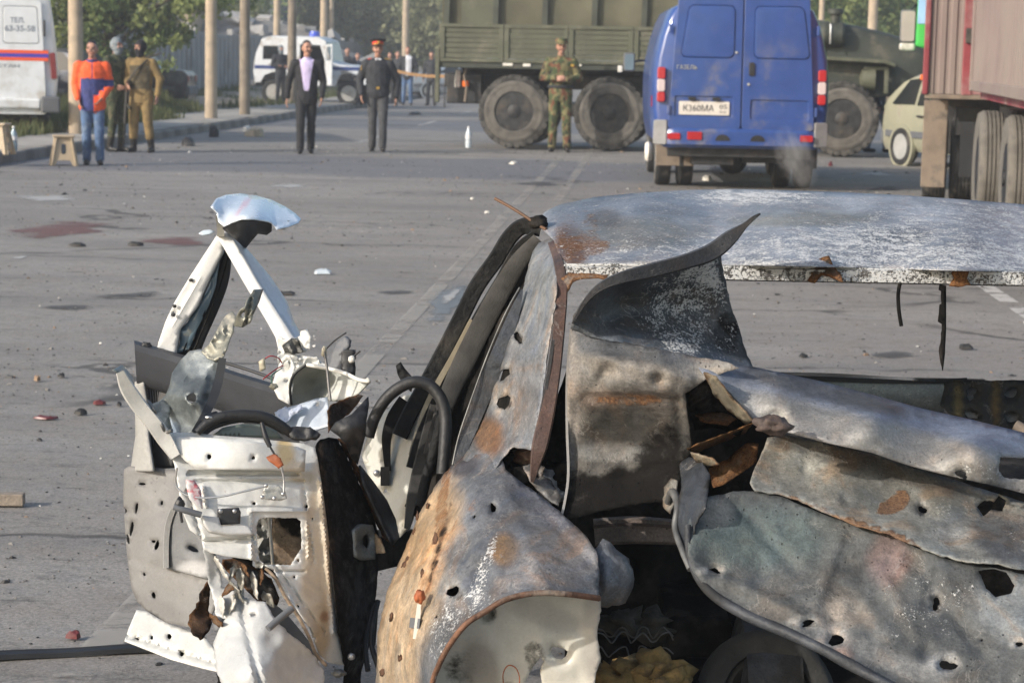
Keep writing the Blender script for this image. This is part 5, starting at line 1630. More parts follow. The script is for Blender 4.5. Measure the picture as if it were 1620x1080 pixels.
def person(label, loc, rz, H, legs, arms, top, legwear, shoes, head=None, far=False, group=None, sleeve=0.0, lean=(0, 0), turn=0.0, extras=None, hem=0.84, bulk=1.0, collar=None, boots=False, split_top=None, skinny=1.0, zones=None):
    """stands with the face towards -y. legs: ((ankle x, y), (ankle x, y)) for x<0 and x>0; arms: ((elbow),(wrist),(finger direction)) twice"""
    k = H / 1.75
    root = tag(empty('person', loc, rz), label, 'person', group)
    root.scale = (k, k, k)
    vox = 0.017 if far else 0.0085
    cvox = 0.022 if far else 0.013
    lx, ly = lean
    S = lambda x, y, z: (x + lx * (z - 0.9), y + ly * (z - 0.9), z)
    b = MB()
    capsule(b, S(0, 0, 0.98), S(0, 0, 1.12), 0.125, 0.115, 1.15, 0.78)
    capsule(b, S(0, 0, 1.15), S(0, 0, 1.36), 0.125, 0.125, 1.2, 0.75)
    capsule(b, S(-0.14, 0, 1.40), S(0.14, 0, 1.40), 0.06, 0.06)
    capsule(b, S(0, 0.01, 1.42), S(0, -0.015, 1.54), 0.058, 0.052)
    hips = [(-0.085, 0, 0.93), (0.085, 0, 0.93)]
    knees, ankles = [], []
    for i, (axx, ay) in enumerate(legs):
        ax_, ay_ = axx, ay
        kn = (0.5 * hips[i][0] + 0.5 * ax_, 0.5 * ay_ - 0.035, 0.50)
        an = (ax_, ay_ + 0.01, 0.075)
        knees.append(kn); ankles.append(an)
        capsule(b, hips[i], kn, 0.075, 0.05); capsule(b, kn, an, 0.05, 0.038)
        capsule(b, (an[0], an[1], 0.045), (an[0] * 1.12, an[1] - 0.14, 0.035), 0.04, 0.032)
    hc = Vector(S(0, -0.02, 1.635))
    T = Matrix.Rotation(turn, 3, 'Z')
    def Hd(x, y, z): return tuple(hc + T @ Vector((x, y, z)))
    hb = MB()
    capsule(hb, Hd(0, 0.015, 0.015), Hd(0, 0.005, 0.03), 0.092, 0.09, 0.86, 1.0)
    capsule(hb, Hd(0, -0.025, -0.04), Hd(0, -0.035, -0.068), 0.066, 0.046, 0.9, 0.95)
    capsule(hb, Hd(0, -0.088, 0.012), Hd(0, -0.104, -0.018), 0.010, 0.014)
    for sx in (-1, 1):
        capsule(hb, Hd(sx * 0.078, 0.015, 0.012), Hd(sx * 0.08, 0.015, -0.02), 0.014, 0.010, 0.6, 1.0)
        capsule(hb, Hd(sx * 0.036, -0.066, -0.018), Hd(sx * 0.04, -0.06, -0.03), 0.022, 0.022)
        capsule(hb, Hd(sx * 0.018, -0.083, 0.034), Hd(sx * 0.048, -0.072, 0.034), 0.012, 0.010)
    b.v += [] ; n0 = len(b.v); b.v += hb.v; b.f += [[i + n0 for i in f] for f in hb.f]; b.mi += hb.mi
    shoulders = [S(-0.185, 0.005, 1.405), S(0.185, 0.005, 1.405)]
    for i, (el, wr, fd) in enumerate(arms):
        sh = shoulders[i]
        capsule(b, sh, el, 0.048, 0.039); capsule(b, el, wr, 0.038, 0.026)
        w = Vector(wr); f = Vector(fd).normalized()
        fore = (w - Vector(el)).normalized()
        side = f.cross(Vector((1 if i else -1, 0, 0)))
        if side.length < 0.2: side = f.cross(Vector((0, 1, 0)))
        side.normalize()
        pend = w + f * 0.085
        for q in (-1, 0, 1): capsule(b, w + side * 0.012 * q + f * 0.01, pend + side * 0.021 * q, 0.017, 0.015, n=8, m=2)
        pal = f.cross(side)
        for q, ln in zip((-1.5, -0.5, 0.5, 1.5), (0.062, 0.076, 0.08, 0.068)):
            p0 = pend + side * 0.0195 * q
            p1 = p0 + f * ln * 0.5 + pal * 0.006
            p2 = p1 + f * ln * 0.38 + pal * 0.026
            capsule(b, p0 - f * 0.02, p1, 0.0092, 0.0088, n=8, m=2); capsule(b, p1, p2, 0.0088, 0.007, n=8, m=2)
        t0 = w + f * 0.03 + side * 0.024
        capsule(b, t0, t0 + f * 0.035 + side * 0.026, 0.012, 0.011, n=8, m=2); capsule(b, t0 + f * 0.035 + side * 0.026, t0 + f * 0.064 + side * 0.028 + pal * 0.01, 0.010, 0.008, n=8, m=2)
    body = mesh_obj('body', fuse(b, vox, 2), M['skin'], root)
    if not far:
        e = MB()
        for sx in (-1, 1): capsule(e, Hd(sx * 0.026, -0.082, 0.016), Hd(sx * 0.04, -0.077, 0.016), 0.0075, 0.0075, n=8, m=3)
        e.build('eyes', M['eye'], root, smooth=180)
        e = MB()
        for sx in (-1, 1): capsule(e, Hd(sx * 0.02, -0.094, 0.04), Hd(sx * 0.052, -0.08, 0.042), 0.005, 0.004, n=8, m=2)
        e.build('eyebrows', M['hair'], root, smooth=180)
        e = MB(); capsule(e, Hd(-0.017, -0.082, -0.054), Hd(0.017, -0.082, -0.054), 0.006, 0.006, n=8, m=2); e.build('mouth', M['lips'], root, smooth=180)
    head = head or 'hair'
    if head in ('hair', 'peaked_cap', 'field_cap', 'hair_cap'):
        h = MB()
        capsule(h, Hd(0, 0.028, 0.028), Hd(0, 0.018, 0.048), 0.094, 0.088, 0.88, 1.0)
        me = fuse(h, 0.012, 2, 0.003)
        hcen = hc
        Ti = T.inverted()
        me2 = carve(me, lambda c, n: ((lambda q: (q.z > 0.06) or (q.y > 0.0 and q.z > -0.055) or (q.y > -0.05 and q.z > 0.02) or (q.z > 0.048 and abs(q.x) > 0.03))(Ti @ (c - hcen))))
        mesh_obj('hair', me2, M['hair'], root)
    if head == 'peaked_cap':
        c = MB()
        tilt = lambda x, y, z: Hd(x, y * 0.97 - 0.24 * z * 0 , z + y * -0.16)
        def ringc(r, z, fy=1.12): return [tilt(r * math.cos(R(15 * q)), r * fy * math.sin(R(15 * q)) + 0.01, z) for q in range(24)]
        c.loft([ringc(0.086, 0.118), ringc(0.118, 0.135), ringc(0.135, 0.145), ringc(0.128, 0.156), ringc(0.06, 0.162)])
        c.build('cap', M['cloth_charcoal'], root, smooth=60)
        c = MB(); c.loft([ringc(0.09, 0.062), ringc(0.092, 0.07), ringc(0.092, 0.112), ringc(0.088, 0.12)]); c.build('cap_band', M['cap_red'], root, smooth=50)
        c = MB()
        vis = []
        for z_, o_ in ((0.066, 0.0), (0.045, 0.055), (0.038, 0.056), (0.058, 0.0)):
            vis.append([tilt((0.09 + o_ * 0.35) * math.cos(R(a)), (0.101 + o_) * math.sin(R(a)) + 0.01, z_) for a in range(205, 340, 9)])
        n_ = len(vis[0])
        c.add([p for r_ in vis for p in r_], [(i*n_+k, i*n_+k+1, (i+1)*n_+k+1, (i+1)*n_+k) for i in range(3) for k in range(n_-1)])
        c.build('cap_visor', M['leather_black'], root, smooth=50)
        c = MB(); c.lathe([(0, -0.012), (0.016, -0.008), (0.02, 0.0), (0, 0.004)], tilt(0, -0.108, 0.098), 'y', 12); c.build('cap_badge', M['gold'], root, smooth=40)
        c = MB(); c.tube([tilt(0.094 * math.cos(R(a)), 0.107 * math.sin(R(a)) + 0.01, 0.074) for a in range(205, 340, 9)], 0.005, 6); c.build('cap_cord', M['gold'], root, smooth=60)
    if head == 'field_cap':
        c = MB()
        def ringc(r, z, fy=1.12): return [Hd(r * math.cos(R(15 * q)), r * fy * math.sin(R(15 * q)) + 0.01, z - 0.12 * (r * math.sin(R(15 * q)))) for q in range(24)]
        c.loft([ringc(0.092, 0.05), ringc(0.095, 0.06), ringc(0.095, 0.11), ringc(0.09, 0.125), ringc(0.04, 0.132)])
        c.build('cap', M['camo'], root, smooth=50)
        c = MB(); vis = [[Hd((0.09 + o_ * 0.3) * math.cos(R(a)), (0.102 + o_) * math.sin(R(a)) + 0.01, z_) for a in range(215, 330, 9)] for z_, o_ in ((0.068, 0), (0.05, 0.06), (0.043, 0.06), (0.06, 0))]
        n_ = len(vis[0]); c.add([p for r_ in vis for p in r_], [(i*n_+k2, i*n_+k2+1, (i+1)*n_+k2+1, (i+1)*n_+k2) for i in range(3) for k2 in range(n_-1)])
        c.build('cap_visor', M['camo'], root, smooth=50)
    if head in ('balaclava', 'knit_grey'):
        h = MB()
        capsule(h, Hd(0, 0.015, 0.012), Hd(0, 0.008, 0.03), 0.102, 0.1, 0.88, 1.0)
        capsule(h, Hd(0, -0.022, -0.05), Hd(0, -0.02, -0.1), 0.08, 0.07, 0.95, 1.0)
        me = fuse(h, 0.011, 2, 0.003)
        Ti = T.inverted(); hcen = hc
        me2 = carve(me, lambda c, n: not (lambda q: q.y < -0.05 and -0.005 < q.z < 0.04 and abs(q.x) < 0.06)(Ti @ (c - hcen)))
        mesh_obj('balaclava' if head == 'balaclava' else 'headscarf', me2, M['knit_black'] if head == 'balaclava' else M['grey_blue_cloth'], root)
    t = MB()
    capsule(t, (0, 0, 0.93), (0, 0, 1.03), 0.125, 0.13, 1.2, 0.86)
    for i in (0, 1):
        an = ankles[i]
        capsule(t, hips[i], knees[i], 0.097 * skinny, 0.071 * skinny);
        bot = (an[0], an[1], 0.26 if boots else 0.085)
        if boots: bot = tuple(Vector(knees[i]).lerp(Vector(an), 0.6))
        capsule(t, knees[i], bot, 0.071 * skinny, 0.062 * skinny)
    mesh_obj('trousers', fuse(t, cvox, 2, 0.006, H * 7), legwear, root)
    for i in (0, 1):
        an = ankles[i]
        s = MB()
        capsule(s, (an[0], an[1] + 0.03, 0.045), (an[0] * 1.14, an[1] - 0.145, 0.035), 0.047, 0.037, 1.0, 1.0)
        if boots: capsule(s, tuple(Vector(knees[i]).lerp(Vector(an), 0.62)), (an[0], an[1] + 0.01, 0.06), 0.06, 0.052)
        me = fuse(s, 0.012, 2)
        for v in me.vertices: v.co.z = max(0.002, v.co.z)
        mesh_obj('boot' if boots else 'shoe', me, shoes, root)
    j = MB()
    w = bulk
    capsule(j, S(0, 0, hem), S(0, 0, 1.10), 0.15 * w, 0.142 * w, 1.2, 0.86)
    capsule(j, S(0, 0, 1.12), S(0, 0, 1.34), 0.145 * w, 0.148 * w, 1.26, 0.84)
    capsule(j, S(-0.16, 0, 1.40), S(0.16, 0, 1.40), 0.072, 0.072)
    capsule(j, S(0, 0.01, 1.42), S(0, 0.0, 1.475), 0.085, 0.07)
    for i, (el, wr, fd) in enumerate(arms):
        e_, w_ = Vector(el), Vector(wr)
        end = e_.lerp(w_, 0.94 - sleeve)
        capsule(j, shoulders[i], el, 0.073 * w, 0.061 * w); capsule(j, el, end, 0.06 * w, 0.046 * w)
    me = fuse(j, cvox, 2, 0.007 * (1.2 if bulk > 1.05 else 1), H * 3 + bulk)
    cutz = hem - 0.02
    bm = bmesh.new(); bm.from_mesh(me)
    bmesh.ops.delete(bm, geom=[f for f in bm.faces if f.calc_center_median().z < cutz and abs(f.calc_center_median().x) < 0.21 and f.normal.z < -0.5], context='FACES')
    bm.to_mesh(me); bm.free()
    if zones:
        rest = lambda c, n: not any(z[2](c, n) for z in zones)
        mesh_obj(top[0], carve(me, rest), top[1], root)
        for i, (nm, mt, fn) in enumerate(zones):
            prev = zones[:i]
            mesh_obj(nm, carve(me, lambda c, n: fn(c, n) and not any(z[2](c, n) for z in prev)), mt, root)
        bpy.data.meshes.remove(me)
    else:
        mesh_obj(top[0], me, top[1], root)
    if collar:
        c = MB()
        c.lathe([(0.075, 1.43), (0.088, 1.455), (0.082, 1.50), (0.07, 1.495)], S(0, 0.0, 0)[:2] + (0,), n=18)
        c.build('collar', collar, root, smooth=60)
    if extras: extras(root, S, Hd)
    return root

def stand(px, py, z=0.0):
    g = gnd(px, py, z)
    return (g.x, g.y, z)

DOWN = (0, -0.12, -1)
def hang(x_el, x_wr, y=-0.03, z_el=1.12, z_wr=0.87):
    return lambda s: ((s * x_el, 0.02, z_el), (s * x_wr, y, z_wr), (0, -0.15, -1))

def people():
    navy = lambda c, n: (1.12 < c.z < 1.21 and c.x > 0.16) or (c.z < 1.235 and abs(c.x) < 0.165 and not (c.z < 0.99 and c.x > 0.02) and n.y < 0.9 and not (c.x > 0.1 and c.z < 1.06)) or (c.z > 1.43 and n.y > -0.2) or (abs(c.x) < 0.012 and c.z > 1.2 and n.y < -0.3)
    arms = [((-0.235, 0.03, 1.14), (-0.2, -0.09, 0.94), (0.3, -0.2, -1)), ((0.245, 0.05, 1.13), (0.14, -0.16, 0.97), (-0.6, -0.1, -0.8))]
    person('man in an orange and navy jacket and faded jeans beside the thick pole', stand(147, 261), R(10), 1.61, ((-0.085, 0.03), (0.1, -0.02)), arms,
           ('jacket', M['cloth_orange']), M['denim'], M['leather_black'], 'hair', bulk=1.08, hem=0.84, zones=[('jacket_panel', M['cloth_navy'], navy)], turn=R(-14), collar=M['cloth_navy'])
    def rifle(root, S, Hd):
        g = MB()
        g.bar((-0.16, -0.19, 0.95), (-0.19, -0.20, 0.45), 0.045, 0.06, up=(0, 1, 0)); g.tube([(-0.19, -0.2, 0.46), (-0.21, -0.2, 0.12)], 0.013, 8); g.bar((-0.17, -0.19, 0.78), (-0.10, -0.2, 0.68), 0.035, 0.05, up=(0, 1, 0))
        g.build('rifle', M['gun'], root, smooth=None, bevel=0.005)
        w = MB(); w.bar((-0.15, -0.19, 1.12), (-0.16, -0.19, 0.95), 0.04, 0.07, up=(0, 1, 0)); w.build('rifle_stock', M['wood_dark'], root, smooth=None, bevel=0.008)
        s = MB(); s.tube([(-0.15, -0.18, 1.1), (0.0, -0.17, 1.3), (0.14, -0.1, 1.44), (0.1, 0.08, 1.45)], 0.014, 6); s.build('sling', M['leather_black'], root, smooth=60)
    arms = [((-0.25, 0.03, 1.15), (-0.2, -0.16, 1.02), (0.4, -0.6, -0.2)), ((0.25, 0.03, 1.15), (0.19, -0.15, 1.0), (-0.4, -0.6, -0.3))]
    person('soldier in dark camouflage with a grey cloth round his head behind the orange man', stand(184, 240), R(60), 1.74 * 0.97, ((-0.1, 0.03), (0.1, -0.02)), arms,
           ('jacket', M['camo_dark']), M['camo_dark'], M['leather_black'], 'knit_grey', boots=True, bulk=1.05)
    vest = lambda c, n: 0.99 < c.z < 1.36 and abs(c.x) < 0.17
    arms = [((-0.245, 0.02, 1.15), (-0.15, -0.17, 1.06), (0.3, -0.7, -0.3)), ((0.30, 0.05, 1.15), (0.28, -0.02, 0.90), (0, -0.15, -1))]
    person('soldier in a tan uniform with a black balaclava, olive vest and rifle', stand(224, 241), R(-14), 1.66, ((-0.13, -0.03), (0.15, 0.03)), arms,
           ('uniform_jacket', M['cloth_tan']), M['cloth_tan'], M['leather_black'], 'balaclava', boots=True, bulk=1.06, zones=[('vest', M['vest_olive'], vest)], turn=R(-25), extras=rifle, skinny=1.12)
    shirt = lambda c, n: n.y < -0.25 and c.z > 0.98 and abs(c.x - 0.0) < 0.035 + 0.075 * max(0, (c.z - 0.98)) / 0.5 * 1.0 and c.z < 1.5
    arms = [((-0.275, 0.03, 1.13), (-0.30, 0.02, 0.86), (-0.1, -0.1, -1)), ((0.265, 0.03, 1.13), (0.24, -0.10, 0.88), (-0.1, -0.3, -1))]
    person('man in a black suit and open necked lilac shirt walking down the road', stand(484, 243), R(6), 1.70, ((-0.09, -0.10), (0.075, 0.13)), arms,
           ('suit_jacket', M['cloth_black']), M['cloth_black'], M['leather_black'], 'hair', hem=0.84, lean=(0.012, -0.03), zones=[('shirt', M['shirt_lilac'], shirt)], turn=R(22), bulk=0.98, collar=None)
    def officer(root, S, Hd):
        for sx in (-1, 1):
            e = MB(); e.box((sx * 0.165, 0.0, 1.478), (0.12, 0.06, 0.016), (0, sx * 0.25, 0)); e.build('epaulette', M['cap_red'] if sx < 0 else M['gold'], root, smooth=None, bevel=0.004)
        e = MB(); e.box((0.0, -0.135, 1.02), (0.05, 0.02, 0.035)); e.build('belt_buckle', M['gold'], root, smooth=None)
        e = MB(); e.box((-0.275, -0.02, 1.33), (0.012, 0.07, 0.08)); e.build('sleeve_patch', M['gold'], root, smooth=None)
        e = MB()
        e.box((0, -0.06, 1.475), (0.10, 0.05, 0.035)); e.build('shirt_collar', M['shirt_white'], root, smooth=None, bevel=0.01)
    arms = [((-0.30, 0.05, 1.14), (-0.27, -0.09, 0.91), (0.1, -0.3, -1)), ((0.31, 0.06, 1.14), (0.29, 0.0, 0.88), (0, 0.1, -1))]
    person('officer in a dark uniform and a red banded peaked cap walking down the road', stand(597, 239.5), R(3), 1.74 * 0.985, ((-0.085, 0.1), (0.085, -0.06)), arms,
           ('uniform_jacket', M['cloth_charcoal']), M['cloth_grey'], M['leather_black'], 'peaked_cap', hem=0.95, bulk=1.1, extras=officer, sleeve=0.0, lean=(-0.012, -0.02), turn=R(6))
    arms = [((-0.28, -0.02, 1.16), (-0.07, -0.25, 1.16), (0.9, -0.2, 0.1)), ((0.29, -0.01, 1.16), (0.09, -0.24, 1.13), (-0.9, -0.2, 0.1))]
    def belt(root, S, Hd):
        e = MB(); e.lathe([(0.172, 1.0), (0.176, 1.005), (0.176, 1.04), (0.172, 1.045)], n=24)
        o = e.build('belt', M['cloth_charcoal'], root, smooth=50); o.scale = (1.2, 0.88, 1)
        e = MB(); e.box((0.18, -0.112, 1.355), (0.05, 0.012, 0.028)); e.build('chest_badge', M['gold'], root, smooth=None)
    person('soldier in woodland camouflage and field cap standing between the truck wheels', (at(888, 100, 34.3).x, 34.3, 0.0), R(-4), 1.82, ((-0.12, 0.0), (0.12, -0.02)), arms,
           ('camouflage_jacket', M['camo']), M['camo'], M['leather_black'], 'field_cap', hem=0.88, bulk=1.06, extras=belt, turn=R(8), skinny=1.08, lean=(0, -0.03))
    rest = lambda: [((-0.27, 0.03, 1.13), (-0.26, -0.04, 0.87), (0, -0.1, -1)), ((0.27, 0.03, 1.13), (0.26, -0.04, 0.87), (0, -0.1, -1))]
    fold = lambda: [((-0.27, 0.0, 1.15), (0.02, -0.21, 1.10), (1, -0.1, 0)), ((0.27, 0.0, 1.15), (-0.02, -0.2, 1.13), (-1, -0.1, 0))]
    P = lambda px, Y, z=0.0: (at(px, 100, Y).x, Y, z)
    person('far policeman in dark clothes with folded arms before the rear of the police car', P(444, 59.2, 0.12), R(25), 1.62, ((-0.1, 0), (0.1, 0)), fold(), ('jacket', M['cloth_charcoal']), M['cloth_charcoal'], M['leather_black'], 'knit_grey', far=True)
    person('far man in a dark jacket leaning at the bonnet of the police car', P(550, 62.8, 0.0), R(-10), 1.72, ((-0.1, 0), (0.1, 0)), rest(), ('jacket', M['cloth_charcoal']), M['cloth_black'], M['leather_black'], 'hair', far=True, turn=R(20))
    person('far man in dark clothes just right of the police car bonnet, left of the officer', P(566, 66, 0.0), R(10), 1.58, ((-0.1, 0), (0.1, 0)), rest(), ('jacket', M['sedan_dark']), M['cloth_black'], M['leather_black'], 'hair', far=True)
    person('far man in a dark jacket showing at the right shoulder of the officer', P(617, 68, 0.0), R(0), 1.62, ((-0.1, 0), (0.1, 0)), rest(), ('jacket', M['cloth_grey']), M['cloth_black'], M['leather_black'], 'hair', far=True)
    wz = lambda c, n: n.y < -0.2 and abs(c.x - 0.03) < 0.085 and c.z > 0.9
    person('far man in a dark jacket over a white shirt and jeans behind the barrier tape', P(645, 65.5, 0.0), R(0), 1.80, ((-0.12, 0.05), (0.11, -0.05)), rest(), ('jacket', M['cloth_charcoal']), M['denim'], M['leather_black'], 'hair', far=True, zones=[('shirt', M['shirt_white'], wz)])
    person('far man half hidden behind the man in the white shirt', P(629, 67.5, 0.0), R(15), 1.66, ((-0.1, 0), (0.1, 0)), rest(), ('jacket', M['cloth_grey']), M['cloth_charcoal'], M['leather_black'], 'hair', far=True)
    person('far man in black with a cap beside the truck tailboard, right of the tape', P(683, 65.5, 0.0), R(-12), 1.66, ((-0.12, 0), (0.12, 0)), rest(), ('jacket', M['cloth_charcoal']), M['cloth_charcoal'], M['leather_black'], 'hair', far=True)
    person('person in pale jeans and dark jacket standing behind the front wheel of the truck', P(1394, 36.8, 0.0), R(70), 1.62, ((-0.1, 0.18), (0.1, -0.15)), rest(), ('jacket', M['cloth_charcoal']), M['jeans_pale'], M['leather_black'], 'hair', far=True)
M['jeans_pale'] = simple('jeans_pale', (0.2, 0.22, 0.26), 0.9, var=0.2, scale=8)
people()
# ================================================================== the wrecked car
def metal_mat(name, metallic, rough, coat=0.0, grain=1.0, var=0.25, speck_col=(0.62, 0.62, 0.61), gain=1.0, heat=0.0):
    """sheet metal whose tint, rust, flaking ash and soot come with the panel (attributes) and break up in noise"""
    m, nt, b, out = new_mat(name)
    v = coords(nt)
    at_ = N(nt, 'ShaderNodeAttribute', attribute_name='tint')
    wr = N(nt, 'ShaderNodeAttribute', attribute_name='wear')
    sp = N(nt, 'ShaderNodeSeparateXYZ'); L(nt, wr.outputs['Vector'], sp.inputs[0])
    rust, speck, soot = sp.outputs
    n1 = noise_node(nt, v, 8, 9, 0.68)
    n2 = noise_node(nt, v, 34, 7, 0.66, 0.2)
    n3 = noise_node(nt, v, 190, 5, 0.75)
    n4 = noise_node(nt, v, 75, 6, 0.75)
    vo = N(nt, 'ShaderNodeTexVoronoi'); vo.inputs['Scale'].default_value = 85; L(nt, v, vo.inputs['Vector'])
    pit = math_node(nt, 'MULTIPLY', rng_node(nt, vo.outputs['Distance'], 0.20, 0.08), rng_node(nt, n2, 0.5, 0.62))
    c = mix_node(nt, 1.0, at_.outputs['Color'], rng_node(nt, n1, 0.3, 0.7, (1 - var) * gain, (1 + var) * gain), 'MULTIPLY')
    c = mix_node(nt, 1.0, c, rng_node(nt, n4, 0.3, 0.7, 1 - var * 0.4, 1 + var * 0.4), 'MULTIPLY')
    c = mix_node(nt, 1.0, c, rng_node(nt, n2, 0.3, 0.7, 1 - var * 0.5, 1 + var * 0.5), 'MULTIPLY')
    c = mix_node(nt, 1.0, c, rng_node(nt, n3, 0.3, 0.7, 1 - var * 0.8, 1 + var * 0.8), 'MULTIPLY')
    c = mix_node(nt, math_node(nt, 'MULTIPLY', pit, min(1, var * 2.2)), c, (0.03, 0.027, 0.025))
    if heat:                         # colours that fire leaves on steel: warm and blue blotches, pale crust along their rims
        w1 = noise_node(nt, v, 6.5, 6, 0.6, 1.6)
        mp1 = N(nt, 'ShaderNodeMapping'); mp1.inputs['Location'].default_value = (3.3, 1.1, 7.7); L(nt, v, mp1.inputs[0])
        w2 = noise_node(nt, mp1.outputs[0], 10, 6, 0.62, 1.2)
        c = mix_node(nt, math_node(nt, 'MULTIPLY', rng_node(nt, w1, 0.50, 0.66), heat), c, mix_node(nt, 1.0, c, (1.5, 1.02, 0.68), 'MULTIPLY'))
        c = mix_node(nt, math_node(nt, 'MULTIPLY', rng_node(nt, w1, 0.48, 0.34), heat), c, mix_node(nt, 1.0, c, (0.66, 0.78, 0.98), 'MULTIPLY'))
        c = mix_node(nt, math_node(nt, 'MULTIPLY', rng_node(nt, w2, 0.52, 0.68), heat * 0.8), c, mix_node(nt, 1.0, c, (0.42, 0.38, 0.36), 'MULTIPLY'))
        iso = math_node(nt, 'ABSOLUTE', math_node(nt, 'SUBTRACT', w2, 0.45))
        iso = math_node(nt, 'MULTIPLY', rng_node(nt, iso, 0.011, 0.003), rng_node(nt, w1, 0.47, 0.56))
        c = mix_node(nt, math_node(nt, 'MULTIPLY', iso, heat * 0.6), c, (0.5, 0.48, 0.45))
    mixn = math_node(nt, 'ADD', math_node(nt, 'MULTIPLY', n1, 0.55), math_node(nt, 'MULTIPLY', n2, 0.45))
    mixs = math_node(nt, 'ADD', math_node(nt, 'MULTIPLY', n1, 0.4), math_node(nt, 'MULTIPLY', math_node(nt, 'ADD', n4, n2), 0.3))
    def mask(nz, amt, w=0.12):
        t = math_node(nt, 'SUBTRACT', 0.8, math_node(nt, 'MULTIPLY', amt, 0.62))
        n = N(nt, 'ShaderNodeMapRange'); n.interpolation_type = 'SMOOTHSTEP'
        L(nt, nz, n.inputs[0]); L(nt, t, n.inputs[1]); L(nt, math_node(nt, 'ADD', t, w), n.inputs[2])
        return n.outputs[0]
    rm = mask(mixs, rust, 0.14)
    rc = mix_node(nt, rng_node(nt, n3, 0.35, 0.65), (0.075, 0.034, 0.019), (0.22, 0.112, 0.05))
    c = mix_node(nt, math_node(nt, 'MULTIPLY', rm, 0.85), c, rc)
    sm = mask(mixn, soot, 0.2)
    c = mix_node(nt, math_node(nt, 'MULTIPLY', sm, 0.96), c, (0.0095, 0.009, 0.009))
    fl = math_node(nt, 'ADD', math_node(nt, 'MULTIPLY', n3, 0.62), math_node(nt, 'MULTIPLY', n2, 0.38))
    fm = mask(fl, speck, 0.045)
    c = mix_node(nt, math_node(nt, 'MULTIPLY', fm, 0.9), c, speck_col)
    L(nt, c, b.inputs['Base Color'])
    dull = math_node(nt, 'MAXIMUM', math_node(nt, 'MAXIMUM', rm, sm), fm)
    L(nt, math_node(nt, 'MULTIPLY', math_node(nt, 'SUBTRACT', 1.0, dull), metallic), b.inputs['Metallic'])
    rr = rng_node(nt, n2, 0.3, 0.7, rough - 0.09, rough + 0.12)
    L(nt, math_node(nt, 'ADD', rr, math_node(nt, 'MULTIPLY', dull, 0.3)), b.inputs['Roughness'])
    L(nt, math_node(nt, 'SUBTRACT', 0.5, math_node(nt, 'MULTIPLY', dull, 0.42)), b.inputs['Specular IOR Level'])
    L(nt, math_node(nt, 'MULTIPLY', math_node(nt, 'SUBTRACT', 1.0, dull), coat), b.inputs['Coat Weight'])
    h = math_node(nt, 'ADD', math_node(nt, 'MULTIPLY', n2, 0.5), math_node(nt, 'MULTIPLY', n3, 0.25))
    h = math_node(nt, 'ADD', h, math_node(nt, 'MULTIPLY', fm, 0.5))
    h = math_node(nt, 'ADD', h, math_node(nt, 'MULTIPLY', rm, 0.3))
    h = math_node(nt, 'SUBTRACT', math_node(nt, 'ADD', h, n1), pit)
    bump(nt, b, h, 0.6 * grain, 0.007)
    return m
M['burnt'] = metal_mat('burnt', 0.3, 0.48, var=0.3, gain=0.54, heat=0.5)
M['ashen'] = metal_mat('ashen', 0.3, 0.46, var=0.26, gain=0.56, heat=0.18)
M['burnt_dull'] = metal_mat('burnt_dull', 0.1, 0.66, grain=1.3, var=0.32, gain=0.58, heat=0.3)
M['white_metal'] = metal_mat('white_metal', 0.0, 0.36, 0.3, 0.35, 0.06, gain=0.74)
M['zinc'] = metal_mat('zinc', 0.45, 0.46, 0.0, 0.5, 0.2, gain=0.6)
M['trim'] = metal_mat('trim', 0.0, 0.55, 0.0, 0.7, 0.08)
M['soot'] = simple('soot', (0.010, 0.0095, 0.009), 0.95, spec=0.1, var=0.5, scale=12, bmp=0.5, bscale=60, dirt=(0.05, 0.043, 0.038), dscale=9, damt=0.35)
M['hose'] = simple('hose', (0.02, 0.02, 0.021), 0.55, var=0.3, scale=20, bmp=0.2, bscale=90, dirt=(0.09, 0.085, 0.08), dscale=10, damt=0.2)
M['seal'] = simple('seal', (0.011, 0.011, 0.011), 0.7, spec=0.25, var=0.35, scale=20, bmp=0.5, bscale=70, dirt=(0.045, 0.04, 0.034), dscale=10, damt=0.2)
M['belt'] = simple('belt', (0.06, 0.058, 0.055), 0.9, spec=0.2, var=0.3, scale=14, bmp=0.2, bscale=260, dirt=(0.025, 0.023, 0.021), dscale=8, damt=0.4)
M['foam'] = simple('foam', (0.36, 0.23, 0.08), 0.9, var=0.35, scale=14, bmp=0.8, bscale=40, dirt=(0.05, 0.04, 0.03), dscale=10, damt=0.45)
M['wire_red'] = simple('wire_red', (0.35, 0.02, 0.03), 0.4, var=0.1)
M['wire_green'] = simple('wire_green', (0.03, 0.12, 0.08), 0.4, var=0.1)
M['connector'] = simple('connector', (0.5, 0.45, 0.33), 0.5, var=0.1)
M['rust_part'] = simple('rust_part', (0.30, 0.085, 0.03), 0.7, var=0.35, scale=25)
M['chrome'] = simple('chrome', (0.7, 0.71, 0.73), 0.15, 1.0, var=0.05)

WR = tag(empty('wrecked_car', (0.75, 5.2, 0)), 'burnt out car wreck with holed ashen panels and white doors blown open', 'wrecked car')
W0v = Vector((0.75, 5.2, 0))

def px_to_world(P, Y):
    """photo pixels with a distance for each -> points of the car, in the car's own axes (vectorised)"""
    u = (P[:, 0] - W0 / 2) / FPX; v = (H0 / 2 - P[:, 1]) / FPX
    u, v = u * CR - v * SR, u * SR + v * CR
    d = np.stack([u, CP + v * SP, -SP + v * CP], 1)
    w = d * (Y / d[:, 1])[:, None]
    w[:, 2] += HCAM
    return w - np.array(W0v)

